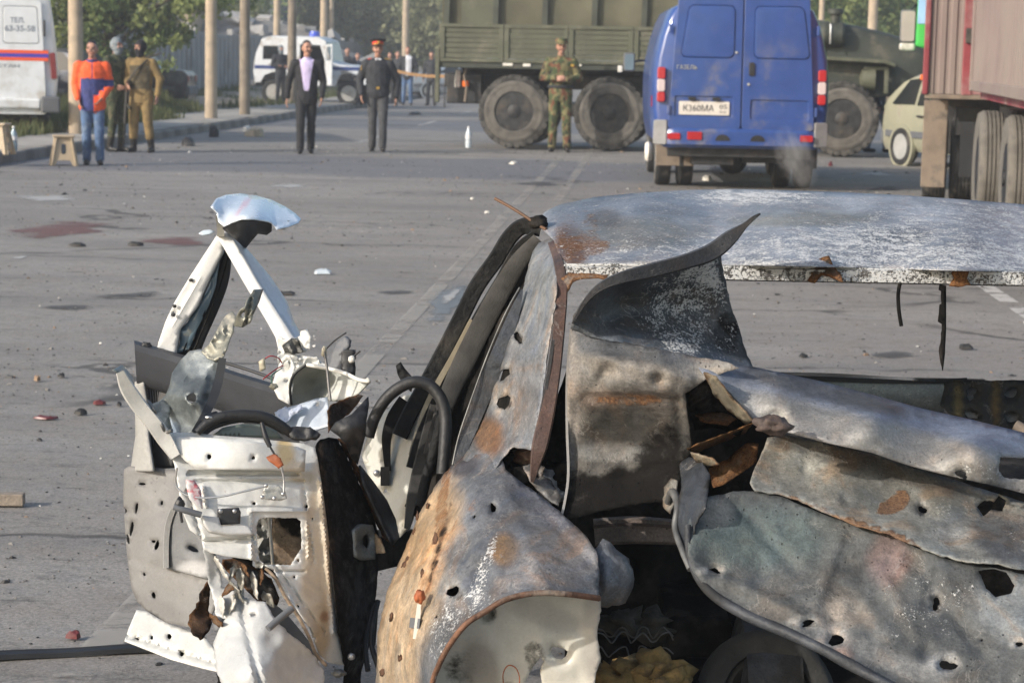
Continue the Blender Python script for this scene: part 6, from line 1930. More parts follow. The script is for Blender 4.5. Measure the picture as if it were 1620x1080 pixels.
def tps(anchors):
    A = np.array(anchors, float)
    X, Y = A[:, :2] / 500.0, A[:, 2]
    n = len(A)
    if n == 1: return lambda P: np.full(len(P), Y[0])
    if n == 2:
        d = X[1] - X[0]
        return lambda P: Y[0] + (Y[1] - Y[0]) * np.clip(((P / 500.0 - X[0]) @ d) / (d @ d), -0.5, 1.5)
    def U(r2): return np.where(r2 > 1e-12, r2 * np.log(r2 + 1e-12), 0)
    if n == 3:
        M_ = np.c_[np.ones(3), X]; co = np.linalg.lstsq(M_, Y, rcond=None)[0]
        return lambda P: np.c_[np.ones(len(P)), P / 500.0] @ co
    K = U(((X[:, None] - X[None])**2).sum(-1)) + np.eye(n) * 1e-4
    Pm = np.c_[np.ones(n), X]
    S = np.block([[K, Pm], [Pm.T, np.zeros((3, 3))]])
    co = np.linalg.lstsq(S, np.r_[Y, 0, 0, 0], rcond=None)[0]
    return lambda P: U((((P / 500.0)[:, None] - X[None])**2).sum(-1)) @ co[:n] + np.c_[np.ones(len(P)), P / 500.0] @ co[n:]

def fnoise(P, f, seed):
    return np.array([mnoise.noise((p[0] * f, p[1] * f, seed)) for p in P])

_seed = [0]
SURF = {}
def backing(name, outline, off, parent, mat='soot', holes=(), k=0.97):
    """dark sheet added a little behind a panel, so that its holes look black"""
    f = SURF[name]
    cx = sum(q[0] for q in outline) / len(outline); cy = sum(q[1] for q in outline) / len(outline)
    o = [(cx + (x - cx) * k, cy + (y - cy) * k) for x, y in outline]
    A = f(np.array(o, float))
    return plate('dark_backing', o, [(x, y, a + off) for (x, y), a in zip(o, A)], mat, parent, h=14, crumple=0.002, holes=holes)
def plate(name, outline, anchors, mat, parent, tint=(0.3, 0.3, 0.3), wear=(0, 0, 0), h=9.0, holes=(), dents=(), crumple=0.004, cf=0.02, thick=0.0025, spots=(), jag=0.0, curve=False, ridges=(), label=None, lip=1.0):
    """a sheet of metal: outline in photo pixels, distances from anchors (px, py, metres), real thickness.
    holes: (px, py, rx[, ry[, angle]]) torn through, each with a bruised lip. dents: (px, py, r, depth). ridges: ((x0,y0),(x1,y1),width,depth)"""
    _seed[0] += 1
    rng = random.Random(_seed[0] * 13 + 1)
    out = crom(outline, 6, True) if curve else list(outline)
    if str(mat).startswith('burnt') and not jag: jag = 0.6
    out = resample(out, h, jag, rng)
    hl = []
    dn = list(dents); sp = list(spots)
    for q in holes:
        if isinstance(q[0], (tuple, list)):
            hl.append(resample([tuple(p) for p in q], max(3.0, h * 0.5), 0.4, rng)); continue
        x, y, rx = q[:3]; ry = q[3] if len(q) > 3 else rx; an = R(q[4]) if len(q) > 4 else 0
        k = 11
        ph = rng.uniform(0, 6)
        lp = []
        for i in range(k):
            t = 2 * math.pi * i / k
            bz = 1.7 if str(mat)[:4] in ('burn', 'ashe') else 0.8
            w = 1 + bz * (0.16 * math.sin(2 * t + ph) + 0.10 * math.sin(3 * t + 2 * ph) + rng.uniform(-0.1, 0.1))
            a, b_ = rx * w * math.cos(t), ry * w * math.sin(t)
            lp.append((x + a * math.cos(an) - b_ * math.sin(an), y + a * math.sin(an) + b_ * math.cos(an)))
        hl.append(lp)
        if str(mat)[:4] in ('burn', 'ashe') and rx > 4 and max(tint) > 0.1: sp.append((x - rx * 0.5, y - ry * 0.4, rx * 2.1, ry * 2.1, 'tint', (0.5, 0.49, 0.47))); sp.append((x + rx * 0.6, y + ry * 0.5, rx * 1.5, ry * 1.5, 'soot', 0.6))  # bare metal and soot, offset to paint a lit and a shaded lip
        elif mat == 'white_metal': sp.append((x, y, rx + 4, ry + 4, 'rust', 0.42))
        r_ = max(rx, ry)
        dn.append((x, y, r_ * 1.35, 0.009 * r_ / 8 * lip))
    V, F = tri_fill(out, hl, h, rng)
    Y = tps(anchors)(V)
    for (x, y, r_, dp) in dn:
        d2 = ((V[:, 0] - x)**2 + (V[:, 1] - y)**2) / (r_ * r_)
        Y = Y + dp * np.exp(-d2 * 1.2) - dp * 0.16 * np.exp(-(np.sqrt(d2) - 1.4)**2 * 3)
    for (a, b_, w, dp) in ridges:
        a, b_ = np.array(a, float), np.array(b_, float)
        t = np.clip(((V - a) @ (b_ - a)) / ((b_ - a) @ (b_ - a)), 0, 1)
        dd = np.linalg.norm(V - (a + t[:, None] * (b_ - a)), axis=1)
        Y = Y + dp * np.exp(-(dd / w)**2)
    if crumple:
        Y = Y + crumple * (0.5 * fnoise(V, cf, _seed[0] * 1.7) + 1.3 * np.abs(fnoise(V, cf * 0.9, _seed[0] * 2.3 + 9)) + 0.6 * np.abs(fnoise(V, cf * 2.2, _seed[0] * 3.1)))
    co = px_to_world(V, Y)
    T = np.tile(np.array([*tint, 1.0]), (len(V), 1)); Wv = np.tile(np.array(wear, float), (len(V), 1))
    wob = fnoise(V, 0.035, 5.5 + _seed[0]) * 0.6
    if str(mat)[:4] in ('burn', 'ashe'):          # fire eats sheet metal from its edges: brown rim, then soot
        bd = np.array(out + [q for l_ in hl for q in l_])
        de = np.sqrt(((V[:, None, :] - bd[None])**2).sum(-1).min(1))
        Wv[:, 0] += 0.34 * np.exp(-de / 5.0); Wv[:, 2] += 0.30 * np.exp(-de / 13.0)
        br = 0.5 + 0.5 * np.clip(fnoise(V, 0.012, _seed[0] * 4.7) * 1.6, -1, 1)
        T[:, :3] *= (0.72 + 0.5 * br)[:, None]
    for s in sp:
        x, y, rx, ry, key, val = s[:6]
        an = R(s[6]) if len(s) > 6 else 0
        dx, dy = V[:, 0] - x, V[:, 1] - y
        ex, ey = (dx * math.cos(an) + dy * math.sin(an)) / rx, (-dx * math.sin(an) + dy * math.cos(an)) / ry
        k = np.clip(1.35 - np.sqrt(ex**2 + ey**2) + wob * 0.35, 0, 0.7) / 0.7
        k = k * k * (3 - 2 * k)
        if key == 'tint': T[:, :3] = T[:, :3] * (1 - k[:, None]) + np.array(val) * k[:, None]
        else:
            i = {'rust': 0, 'speck': 1, 'soot': 2}[key]
            Wv[:, i] = Wv[:, i] * (1 - k) + val * k
    me = bpy.data.meshes.new(name)
    me.from_pydata(co.tolist(), [], F.tolist())
    SURF[name] = tps(anchors)
    f0 = co[F]; nr = np.cross(f0[:, 1] - f0[:, 0], f0[:, 2] - f0[:, 0]); cdir = np.array([0, 0, HCAM]) - np.array(W0v) - f0.mean(1)
    if (np.einsum('ij,ij->i', nr, cdir) > 0).mean() < 0.5: me.flip_normals()
    me.attributes.new('tint', 'FLOAT_COLOR', 'POINT').data.foreach_set('color', T.ravel())
    me.attributes.new('wear', 'FLOAT_VECTOR', 'POINT').data.foreach_set('vector', Wv.ravel())
    me.materials.append(M[mat] if isinstance(mat, str) else mat)
    me.shade_smooth()
    if mat in ('white_metal', 'zinc', 'chrome_paint'): me.set_sharp_from_angle(angle=R(32))
    o = bpy.data.objects.new(name, me); col.objects.link(o)
    o.parent = parent
    if thick:
        sm = o.modifiers.new('thickness', 'SOLIDIFY'); sm.thickness = thick; sm.offset = -1
    if label: o['label'] = label
    return o

def pts3(lst):
    A = np.array(lst, float)
    return [Vector(p) for p in px_to_world(A[:, :2], A[:, 2])]
def strap(name, line, w, t, mat, parent, k=5, smooth=50, tint=None, wear=(0, 0, 0), bow=0.0):
    """a folded strip along (px, py, Y[, half width px]) stations: a closed bar section, w across the view, t deep"""
    L_ = crom(line, k)
    A = np.array([p[:3] for p in L_], float)
    n = len(A)
    rings = []
    for i in range(n):
        d = A[min(i + 1, n - 1), :2] - A[max(i - 1, 0), :2]
        d = d / (np.linalg.norm(d) + 1e-9)
        nx, ny = -d[1], d[0]
        hw = (L_[i][3] if len(L_[i]) > 3 else w)
        rows = []
        for s_, dy in ((-1, 0), (-0.8, -bow), (0.8, -bow), (1, 0), (1, t), (-1, t)):
            rows.append((A[i, 0] + nx * hw * s_, A[i, 1] + ny * hw * s_, A[i, 2] + dy))
        rings.append(pts3(rows))
    mb = MB(); mb.loft(rings)
    o = mb.build(name, M[mat] if isinstance(mat, str) else mat, parent, smooth=smooth)
    if tint is not None:
        nv = len(o.data.vertices)
        o.data.attributes.new('tint', 'FLOAT_COLOR', 'POINT').data.foreach_set('color', list((*tint, 1.0)) * nv)
        o.data.attributes.new('wear', 'FLOAT_VECTOR', 'POINT').data.foreach_set('vector', list(wear) * nv)
    return o
def rod(name, line, r, mat, parent, k=6, n=10):
    """a round tube along (px, py, Y[, radius]) stations; radius in metres"""
    L_ = crom(line, k)
    mb = MB(); mb.tube(pts3([p[:3] for p in L_]), [p[3] if len(p) > 3 else r for p in L_], n)
    return mb.build(name, M[mat] if isinstance(mat, str) else mat, parent, smooth=70)
def lump(name, c, r, mat, parent, seed=0, rough=0.35, tint=None, wear=(0, 0, 0)):
    """an irregular clod: c (px, py, Y), r three radii in metres"""
    bm = bmesh.new(); bmesh.ops.create_icosphere(bm, subdivisions=3, radius=1)
    for v in bm.verts:
        k = 1 + rough * mnoise.noise((v.co.x * 1.7 + seed, v.co.y * 1.7, v.co.z * 1.7)) + rough * 0.5 * mnoise.noise((v.co.x * 4 + seed, v.co.y * 4, v.co.z * 4))
        v.co = Vector((v.co.x * r[0], v.co.y * r[1], v.co.z * r[2])) * k
    me = bpy.data.meshes.new(name); bm.to_mesh(me); bm.free(); me.shade_smooth()
    me.materials.append(M[mat] if isinstance(mat, str) else mat)
    if tint is not None:
        nv = len(me.vertices)
        me.attributes.new('tint', 'FLOAT_COLOR', 'POINT').data.foreach_set('color', list((*tint, 1.0)) * nv)
        me.attributes.new('wear', 'FLOAT_VECTOR', 'POINT').data.foreach_set('vector', list(wear) * nv)
    o = bpy.data.objects.new(name, me); col.objects.link(o); o.parent = parent
    o.location = pts3([c])[0]
    return o

ASH = (0.27, 0.285, 0.31)
BLUE = (0.30, 0.335, 0.40)
GREY = (0.22, 0.225, 0.23)
TAN = (0.86, 0.66, 0.45)
CREAM = (0.72, 0.69, 0.60)
WHITE = (0.78, 0.78, 0.75)
RUSTY = (0.19, 0.10, 0.07)
DARK = (0.05, 0.05, 0.052)

def car_shell():
    rspots = [(915, 370, 40, 40, 'rust', 0.62, 30), (935, 395, 40, 14, 'rust', 0.68, -20), (905, 345, 40, 22, 'rust', 0.5),
              (900, 400, 24, 50, 'tint', (0.24, 0.15, 0.12)), (1000, 330, 130, 30, 'tint', BLUE),
              (1200, 312, 110, 12, 'speck', 0.53), (1180, 305, 60, 10, 'speck', 0.58), (1300, 400, 330, 30, 'speck', 0.48), (1480, 390, 240, 45, 'speck', 0.53), (1560, 350, 150, 36, 'speck', 0.46),
              (1240, 420, 90, 12, 'speck', 0.50), (1330, 418, 70, 10, 'soot', 0.42), (1230, 350, 70, 10, 'tint', (0.38, 0.37, 0.34)),
              (1020, 370, 90, 26, 'tint', (0.34, 0.33, 0.31)), (960, 345, 30, 14, 'tint', (0.15, 0.14, 0.14)), (1420, 372, 60, 14, 'tint', (0.22, 0.23, 0.25)), (1300, 345, 80, 12, 'tint', (0.36, 0.35, 0.32))]
    plate('roof', [(848, 352), (862, 335), (885, 324), (940, 312), (1000, 306), (1080, 301), (1160, 299), (1240, 301), (1330, 304), (1430, 309), (1530, 316), (1640, 325), (1740, 338), (1800, 352), (1800, 438), (1640, 430), (1500, 427), (1380, 423), (1250, 420), (1140, 418), (1020, 416), (940, 417), (900, 418), (884, 402), (876, 380)],
          [(850, 350, 4.72), (940, 312, 4.95), (1240, 301, 5.05), (1530, 316, 5.02), (1790, 350, 4.95), (900, 418, 4.22), (1140, 418, 4.20), (1400, 424, 4.2), (1640, 430, 4.22), (1800, 438, 4.25), (884, 380, 4.42), (1000, 355, 4.52), (1240, 350, 4.56), (1530, 360, 4.56), (1780, 390, 4.5), (1000, 390, 4.33), (1400, 390, 4.34), (1700, 405, 4.36)],
          'ashen', WR, tint=(0.47, 0.49, 0.54), wear=(0.0, 0.38, 0.0), h=8, crumple=0.012, cf=0.006, dents=[(975, 393, 12, 0.008), (1420, 372, 45, 0.02), (1505, 375, 20, 0.008), (1120, 340, 60, 0.012), (950, 352, 30, 0.01)], spots=rspots, thick=0.002)
    rim = strap('roof_rail', [(896, 428, 4.205, 8), (960, 431, 4.195, 10), (1060, 431, 4.185, 10), (1150, 433, 4.185, 11), (1300, 436, 4.18, 11), (1450, 438, 4.18, 12), (1560, 440, 4.185, 12), (1650, 442, 4.19, 12), (1800, 448, 4.21, 12)], 10, 0.05, 'burnt_dull', WR, k=8, tint=(0.2, 0.185, 0.17), wear=(0.36, 0.56, 0.46), bow=0.012)
    strap('roof_seam', [(892, 419, 4.205), (1000, 419, 4.19), (1140, 422, 4.18), (1300, 424, 4.18), (1480, 429, 4.18), (1640, 433, 4.185), (1800, 442, 4.2)], 2.2, 0.012, 'burnt_dull', WR, k=6, tint=(0.25, 0.24, 0.22), wear=(0.35, 0.6, 0.1), bow=0.004)
    plate('torn_tab', [(1278, 425), (1296, 408), (1312, 404), (1318, 420), (1330, 432), (1333, 447), (1318, 440), (1300, 434), (1288, 448), (1276, 444), (1284, 434)], [(1278, 425, 4.17), (1318, 405, 4.16), (1330, 446, 4.12)], 'burnt_dull', WR, tint=(0.12, 0.085, 0.065), wear=(0.45, 0.15, 0.3), h=6, crumple=0.02, cf=0.05)
    plate('torn_tab', [(1504, 428), (1520, 425), (1534, 426), (1530, 440), (1536, 450), (1516, 455), (1502, 452), (1508, 440)], [(1504, 428, 4.165), (1534, 426, 4.165), (1516, 455, 4.15)], 'burnt_dull', WR, tint=(0.28, 0.13, 0.06), wear=(0.75, 0.1, 0.1), h=6, crumple=0.01, cf=0.05)
    rod('hanging_strip', [(1424, 447, 4.17), (1421, 465, 4.17), (1422, 490, 4.165), (1426, 516, 4.16)], 0.004, 'soot', WR)
    plate('hanging_strip', [(1487, 450), (1497, 452), (1497, 520), (1495, 560), (1492, 586), (1488, 565), (1485, 555), (1489, 535), (1490, 512), (1484, 508), (1486, 482), (1490, 480), (1490, 460), (1486, 458)], [(1487, 450, 4.17), (1497, 452, 4.17), (1492, 586, 4.15)], 'soot', WR, h=7, crumple=0.008, cf=0.05, thick=0.004)
    rod('aerial', [(783, 314, 4.66), (815, 332, 4.63), (850, 355, 4.60), (864, 363, 4.58)], 0.0035, 'wood_dark', WR, k=3)
    lump('aerial_foot', (850, 351, 4.62), (0.024, 0.03, 0.014), 'soot', WR, 3)
    plate('rear_pillar', [(842, 398), (852, 384), (872, 376), (879, 384), (881, 420), (879, 470), (868, 545), (857, 628), (846, 700), (838, 712), (812, 706), (796, 722), (778, 750), (748, 762), (716, 766), (724, 738), (745, 704), (758, 670), (770, 636), (792, 580), (812, 515), (828, 452)],
          [(842, 398, 4.55), (875, 378, 4.5), (881, 420, 4.24), (868, 545, 4.14), (846, 700, 4.05), (745, 706, 4.318), (716, 766, 4.22), (778, 750, 4.095), (796, 722, 4.13), (792, 580, 4.36), (828, 452, 4.46), (830, 560, 4.24)],
          'burnt', WR, tint=(0.34, 0.35, 0.37), wear=(0.08, 0.2, 0.02), h=7, holes=[(819, 533, 6, 9, -20), (793, 592, 10, 11), (797, 636, 8, 12, 10), (783, 600, 3, 4)], dents=[(862, 472, 14, 0.01), (815, 515, 14, 0.008), (840, 600, 40, 0.01)],
          spots=[(860, 400, 30, 40, 'rust', 0.42), (800, 690, 40, 30, 'rust', 0.45), (775, 690, 24, 30, 'tint', (0.28, 0.16, 0.09)), (840, 450, 30, 60, 'tint', (0.40, 0.41, 0.42)), (825, 640, 30, 40, 'tint', (0.30, 0.29, 0.29)), (862, 690, 18, 20, 'soot', 0.4)], crumple=0.008)
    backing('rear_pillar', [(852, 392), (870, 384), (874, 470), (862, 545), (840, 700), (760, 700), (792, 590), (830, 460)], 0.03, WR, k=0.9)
    strap('pillar_rail', [(872, 382, 4.47, 6), (884, 415, 4.25, 8), (889, 455, 4.19, 9), (884, 520, 4.14, 10), (876, 590, 4.10, 11), (866, 650, 4.06, 12), (855, 700, 4.02, 13), (848, 730, 4.02, 9), (842, 762, 4.04, 3)], 9, 0.04, 'burnt_dull', WR, k=6, tint=(0.14, 0.085, 0.07), wear=(0.42, 0.1, 0.30), bow=0.012)
    strap('pillar_edge', [(880, 392, 4.40, 2), (883, 440, 4.215, 2.4), (877, 520, 4.13, 2.6), (866, 600, 4.08, 2.6), (855, 660, 4.045, 2.6), (845, 712, 4.01, 3)], 2, 0.02, 'burnt_dull', WR, tint=DARK, wear=(0.35, 0, 0.3))
    plate('window_corner', [(888, 440), (900, 432), (960, 434), (960, 441), (925, 440), (906, 446), (898, 462), (893, 500), (886, 505), (882, 470)], [(888, 440, 4.19), (960, 436, 4.17), (886, 505, 4.15)], 'burnt', WR, tint=(0.33, 0.26, 0.2), wear=(0.5, 0.3, 0.1), h=7, crumple=0.004)
    strap('pillar_flange', [(826, 458, 4.40, 2), (812, 500, 4.38, 9), (790, 560, 4.37, 13), (765, 620, 4.36, 14), (742, 680, 4.34, 11), (722, 735, 4.31, 7)], 10, 0.015, 'burnt', WR, tint=(0.14, 0.15, 0.165), wear=(0.15, 0.1, 0.3))
    rod('flange_edge', [(822, 455, 4.40), (800, 495, 4.38), (772, 560, 4.37), (748, 625, 4.35), (726, 690, 4.33), (716, 735, 4.31)], 0.002, 'zinc_plain', WR)
    plate('gap_backing', [(838, 388), (846, 430), (826, 500), (780, 600), (745, 700), (720, 760), (660, 820), (640, 800), (690, 690), (735, 580), (785, 480), (815, 420)], [(838, 388, 4.66), (846, 430, 4.6), (640, 800, 4.6), (720, 760, 4.5), (735, 580, 4.66)], 'soot', WR, h=12, crumple=0.02)  # dark sheet added behind the door gap, to keep it black
    strap('belt', [(852, 378, 4.60, 10), (822, 412, 4.62, 14), (795, 455, 4.63, 16), (765, 510, 4.63, 17), (735, 570, 4.62, 17), (712, 620, 4.60, 15), (695, 670, 4.58, 13), (680, 720, 4.56, 11)], 14, 0.012, 'belt', WR, k=6, bow=0.003)
    strap('door_seal', [(856, 362, 4.66), (828, 358, 4.72), (806, 376, 4.74), (785, 410, 4.74), (755, 452, 4.74), (728, 505, 4.73), (700, 560, 4.72), (672, 612, 4.70), (648, 655, 4.68), (632, 690, 4.66)], 13, 0.025, 'seal', WR, k=6, bow=0.008)
    strap('door_seal', [(846, 372, 4.64), (818, 395, 4.68), (790, 445, 4.69), (757, 500, 4.69), (725, 560, 4.68), (695, 620, 4.66), (665, 690, 4.63), (650, 740, 4.6)], 8, 0.025, 'seal', WR, k=6, bow=0.008)
    strap('door_seal', [(836, 350, 4.73), (812, 362, 4.78), (796, 395, 4.78), (748, 470, 4.78), (741, 462, 4.78)], 8, 0.025, 'seal', WR, k=6, bow=0.008)
    strap('door_opening_edge', [(745, 505, 4.66, 2.5), (715, 565, 4.66, 4), (688, 615, 4.65, 5), (668, 660, 4.64, 5), (650, 720, 4.62, 4)], 4, 0.02, 'white_metal', WR, tint=(0.36, 0.31, 0.22), wear=(0.1, 0, 0.35))
    plate('middle_pillar', [(640, 625), (668, 612), (690, 625), (700, 650), (690, 700), (672, 760), (650, 830), (632, 850), (612, 820), (600, 790), (582, 750), (572, 720), (580, 690), (604, 655)], [(640, 625, 4.74), (690, 625, 4.68), (650, 830, 4.58), (572, 720, 4.76), (632, 850, 4.6)], 'white_metal', WR, tint=(0.74, 0.73, 0.66), wear=(0.05, 0, 0.08), h=8, holes=[(637, 690, 2.5), (610, 776, 3)],
          ridges=[((600, 660), (580, 740), 8, 0.02), ((640, 640), (612, 730), 9, 0.018)], spots=[(690, 690, 20, 90, 'soot', 0.7, 20), (660, 790, 16, 50, 'tint', (0.5, 0.42, 0.3), 25), (640, 850, 20, 30, 'soot', 0.6)], crumple=0.004)
    strap('jamb_trim', [(640, 632, 4.70, 10), (622, 660, 4.70, 10), (612, 690, 4.69, 8), (612, 720, 4.68, 6), (614, 745, 4.67, 5)], 8, 0.02, 'seal', WR)
    strap('jamb_seal', [(688, 640, 4.62, 8), (676, 690, 4.60, 10), (664, 740, 4.58, 11), (652, 790, 4.56, 9), (644, 836, 4.54, 5)], 9, 0.02, 'belt', WR, bow=0.006)
    rod('jamb_seal', [(700, 650, 4.56), (690, 700, 4.55), (676, 750, 4.54), (664, 800, 4.52)], 0.012, 'seal', WR)
    strap('striker', [(609, 738, 4.66, 7), (609, 768, 4.66, 7)], 7, 0.02, 'dark_metal', WR, k=2)
    lump('striker_bolt', (596, 748, 4.70), (0.008, 0.006, 0.008), 'steel', WR, 5, 0.1)
    rod('hose', [(583, 690, 4.50), (592, 662, 4.50), (608, 634, 4.50), (630, 614, 4.50), (655, 604, 4.50), (680, 610, 4.50), (698, 632, 4.49), (705, 662, 4.48), (704, 700, 4.46), (700, 750, 4.44)], 0.0135, 'hose', WR)
    plate('seal_end', [(626, 578), (634, 572), (640, 582), (656, 600), (650, 618), (636, 606), (629, 592)], [(626, 578, 4.62), (656, 600, 4.6), (636, 606, 4.6)], 'seal', WR, h=6, thick=0.006, crumple=0.01, cf=0.05)
    plate('rear_quarter', [(588, 1180), (594, 1080), (598, 1000), (612, 935), (635, 880), (662, 815), (690, 765), (712, 738), (745, 704), (775, 694), (792, 716), (800, 742), (820, 758), (850, 780), (890, 812), (925, 845), (944, 872), (948, 900), (948, 945), (925, 942), (895, 938), (845, 937), (800, 947), (765, 966), (738, 988), (715, 1015), (695, 1050), (682, 1090), (672, 1180)],
          [(588, 1180, 4.22), (598, 1000, 4.20), (635, 880, 4.26), (700, 750, 4.34), (745, 706, 4.33), (790, 716, 4.18), (850, 780, 4.02), (944, 872, 3.78), (948, 945, 3.70), (895, 938, 3.66), (800, 947, 3.64), (715, 1015, 3.66), (680, 1090, 3.72), (672, 1180, 3.78), (660, 1000, 3.86), (690, 900, 3.92), (715, 840, 3.98), (730, 760, 4.14), (640, 1090, 3.92), (780, 850, 3.86), (850, 860, 3.80), (800, 910, 3.72), (750, 940, 3.74)],
          'burnt', WR, tint=(0.30, 0.31, 0.33), wear=(0.14, 0.14, 0.02), h=7.5, crumple=0.012, cf=0.014,
          holes=[(717, 935, 9, 10), (780, 803, 4, 8), (750, 817, 2.5), (690, 975, 2)],
          ridges=[((742, 720), (706, 870), 8, 0.014), ((706, 870), (668, 1010), 8, 0.014), ((795, 760), (862, 925), 8, -0.007), ((730, 880), (800, 935), 7, 0.006), ((845, 800), (935, 890), 7, 0.008), ((690, 1000), (730, 960), 6, 0.006)],
          dents=[(760, 860, 40, -0.015), (880, 830, 50, 0.008), (700, 800, 24, 0.02), (850, 880, 30, -0.008)],
          spots=[(640, 950, 50, 130, 'tint', TAN, 12), (625, 1060, 36, 110, 'tint', TAN), (680, 830, 40, 75, 'tint', (0.86, 0.6, 0.36), 28), (640, 1000, 46, 60, 'rust', 0.12), (640, 950, 50, 150, 'speck', 0.00),
                 (700, 800, 12, 60, 'rust', 0.66, 8), (730, 725, 30, 26, 'tint', (0.12, 0.11, 0.12), 40), (760, 710, 24, 20, 'rust', 0.45), (700, 740, 22, 20, 'soot', 0.42),
                 (790, 860, 60, 45, 'rust', 0.45, -20), (800, 870, 26, 26, 'tint', (0.36, 0.22, 0.11)), (755, 800, 20, 20, 'rust', 0.5), (740, 970, 60, 40, 'speck', 0.42, -40), (765, 900, 14, 60, 'speck', 0.50, 20), (700, 1010, 30, 60, 'speck', 0.44),
                 (880, 880, 70, 50, 'tint', (0.36, 0.345, 0.345)), (820, 920, 70, 14, 'soot', 0.36), (860, 800, 60, 20, 'tint', (0.24, 0.25, 0.29), 40), (700, 905, 10, 120, 'rust', 0.5, 14), (718, 925, 24, 24, 'rust', 0.45),
                 (678, 930, 6, 150, 'soot', 0.62, 14), (712, 800, 6, 60, 'soot', 0.6, 10), (655, 1060, 6, 60, 'soot', 0.55, 6), (690, 880, 5, 90, 'tint', (0.5, 0.3, 0.16), 16), (600, 1120, 20, 90, 'rust', 0.4)])
    fq = SURF['rear_quarter']
    rb = random.Random(12)
    for x, y, r_ in ((618, 975, 6), (655, 840, 5), (640, 890, 8), (688, 852, 8), (668, 905, 6), (660, 815, 6), (632, 1040, 6), (676, 800, 4), (604, 1062, 6)):
        an = R(rb.uniform(80, 125)); q = rb.uniform(0.4, 0.65)
        o_ = []
        for k_ in range(9):
            t_ = k_ * 0.698; e_ = r_ * rb.uniform(0.65, 1.25)
            u_, v_ = e_ * 1.3 * math.cos(t_), e_ * q * math.sin(t_)
            o_.append((x + u_ * math.cos(an) - v_ * math.sin(an), y + u_ * math.sin(an) + v_ * math.cos(an)))
        yq = fq(np.array(o_))
        plate('paint_blister', o_, [(o_[i][0], o_[i][1], float(yq[i]) - 0.004) for i in (0, 3, 6)], 'burnt_dull', WR, tint=(0.24, 0.12, 0.065), wear=(0.2, 0, 0.25), h=3.5, crumple=0.0015, cf=0.1, thick=0.001)
    rod('arch_lip', [(673, 1180, 3.78), (682, 1090, 3.72), (695, 1050, 3.68), (713, 1017, 3.66), (738, 986, 3.64), (766, 968, 3.646), (800, 948, 3.636), (845, 938, 3.645), (895, 939, 3.66), (948, 946, 3.70)], 0.0055, 'lip_rust', WR)
    lump('lamp_stub', (664, 943, 3.87), (0.010, 0.012, 0.014), 'rust_part', WR, 2, 0.3)
    strap('seam_clip', [(648, 984, 3.90, 8), (664, 986, 3.86, 8)], 8, 0.02, 'grey_plastic', WR, k=2)
    strap('lip_tape', [(663, 955, 3.87, 3), (660, 985, 3.87, 4), (655, 1010, 3.87, 2)], 3, 0.01, 'white_plastic', WR)
    lump('lamp_pocket', (962, 910, 3.84), (0.047, 0.06, 0.06), 'burnt', WR, 1.3, 0.22, tint=(0.25, 0.27, 0.30), wear=(0.1, 0.25, 0.22))
    plate('wheel_house', [(640, 1190), (690, 1040), (730, 985), (790, 935), (850, 915), (944, 926), (952, 960), (944, 1000), (950, 1040), (941, 1075), (946, 1190)], [(640, 1190, 3.86), (730, 985, 3.74), (850, 915, 3.72), (958, 930, 3.75), (946, 1190, 3.74), (830, 1040, 3.755)], 'white_metal', WR, tint=CREAM, wear=(0.14, 0.0, 0.24), h=6, jag=0.8,
          holes=[(884, 1032, 15, 9, 10), [(826, 1110), (832, 1075), (845, 1052), (855, 1038), (860, 1045), (854, 1060), (858, 1085), (850, 1110)], (805, 1085, 8, 5)], dents=[(770, 970, 13, 0.02), (900, 990, 40, 0.012), (720, 1060, 40, 0.02)],
          spots=[(770, 970, 18, 14, 'soot', 0.8), (730, 1010, 60, 36, 'soot', 0.42, -40), (726, 1070, 30, 40, 'soot', 0.6), (940, 1000, 18, 90, 'tint', (0.5, 0.47, 0.42)), (846, 1040, 20, 30, 'soot', 0.65), (885, 1035, 24, 14, 'rust', 0.3), (800, 930, 130, 20, 'soot', 0.5), (900, 1075, 40, 26, 'rust', 0.35), (870, 975, 60, 20, 'tint', (0.55, 0.52, 0.46), 20), (760, 1060, 30, 50, 'tint', (0.4, 0.37, 0.32)), (930, 1050, 30, 60, 'soot', 0.3)])  # soot band along the top paints shade under the arch; rest is dirt
    rod('loose_wire', [(797, 1085, 3.75), (796, 1065, 3.75), (804, 1052, 3.75), (816, 1056, 3.75), (822, 1072, 3.75), (820, 1090, 3.75)], 0.0012, 'rust_part', WR, n=6)
    plate('quarter_backing', [(612, 960), (700, 770), (770, 700), (800, 600), (830, 480), (868, 400), (872, 520), (846, 690), (850, 790), (930, 870), (930, 920), (790, 930), (700, 1010), (660, 1180), (610, 1180)], [(612, 960, 4.34), (868, 400, 4.56), (846, 690, 4.2), (930, 900, 3.92), (700, 1010, 4.02), (610, 1180, 4.32), (740, 780, 4.4)], 'soot', WR, h=14, crumple=0.01)  # dark sheet added behind quarter and pillar, so their holes look black
    plate('cabin_side', [(770, 690), (860, 690), (905, 560), (910, 830), (850, 800), (800, 770), (782, 740)], [(770, 690, 4.4), (905, 560, 4.4), (850, 800, 4.3), (910, 830, 4.35)], 'soot', WR, h=14, crumple=0.04)
    for i, (x, y, Y_, r, mt) in enumerate([(840, 720, 4.20, 0.03, 'lip_rust'), (825, 752, 4.16, 0.026, 'soot'), (858, 760, 4.2, 0.03, 'burnt_grey'), (870, 785, 4.16, 0.026, 'burnt_grey'), (845, 742, 4.18, 0.018, 'burnt_grey'), (812, 725, 4.22, 0.022, 'soot'), (880, 745, 4.24, 0.03, 'soot')]):
        lump('charred_lump', (x, y, Y_), (r, r * 0.8, r * 0.7), mt, WR, i * 3.3, 0.7)
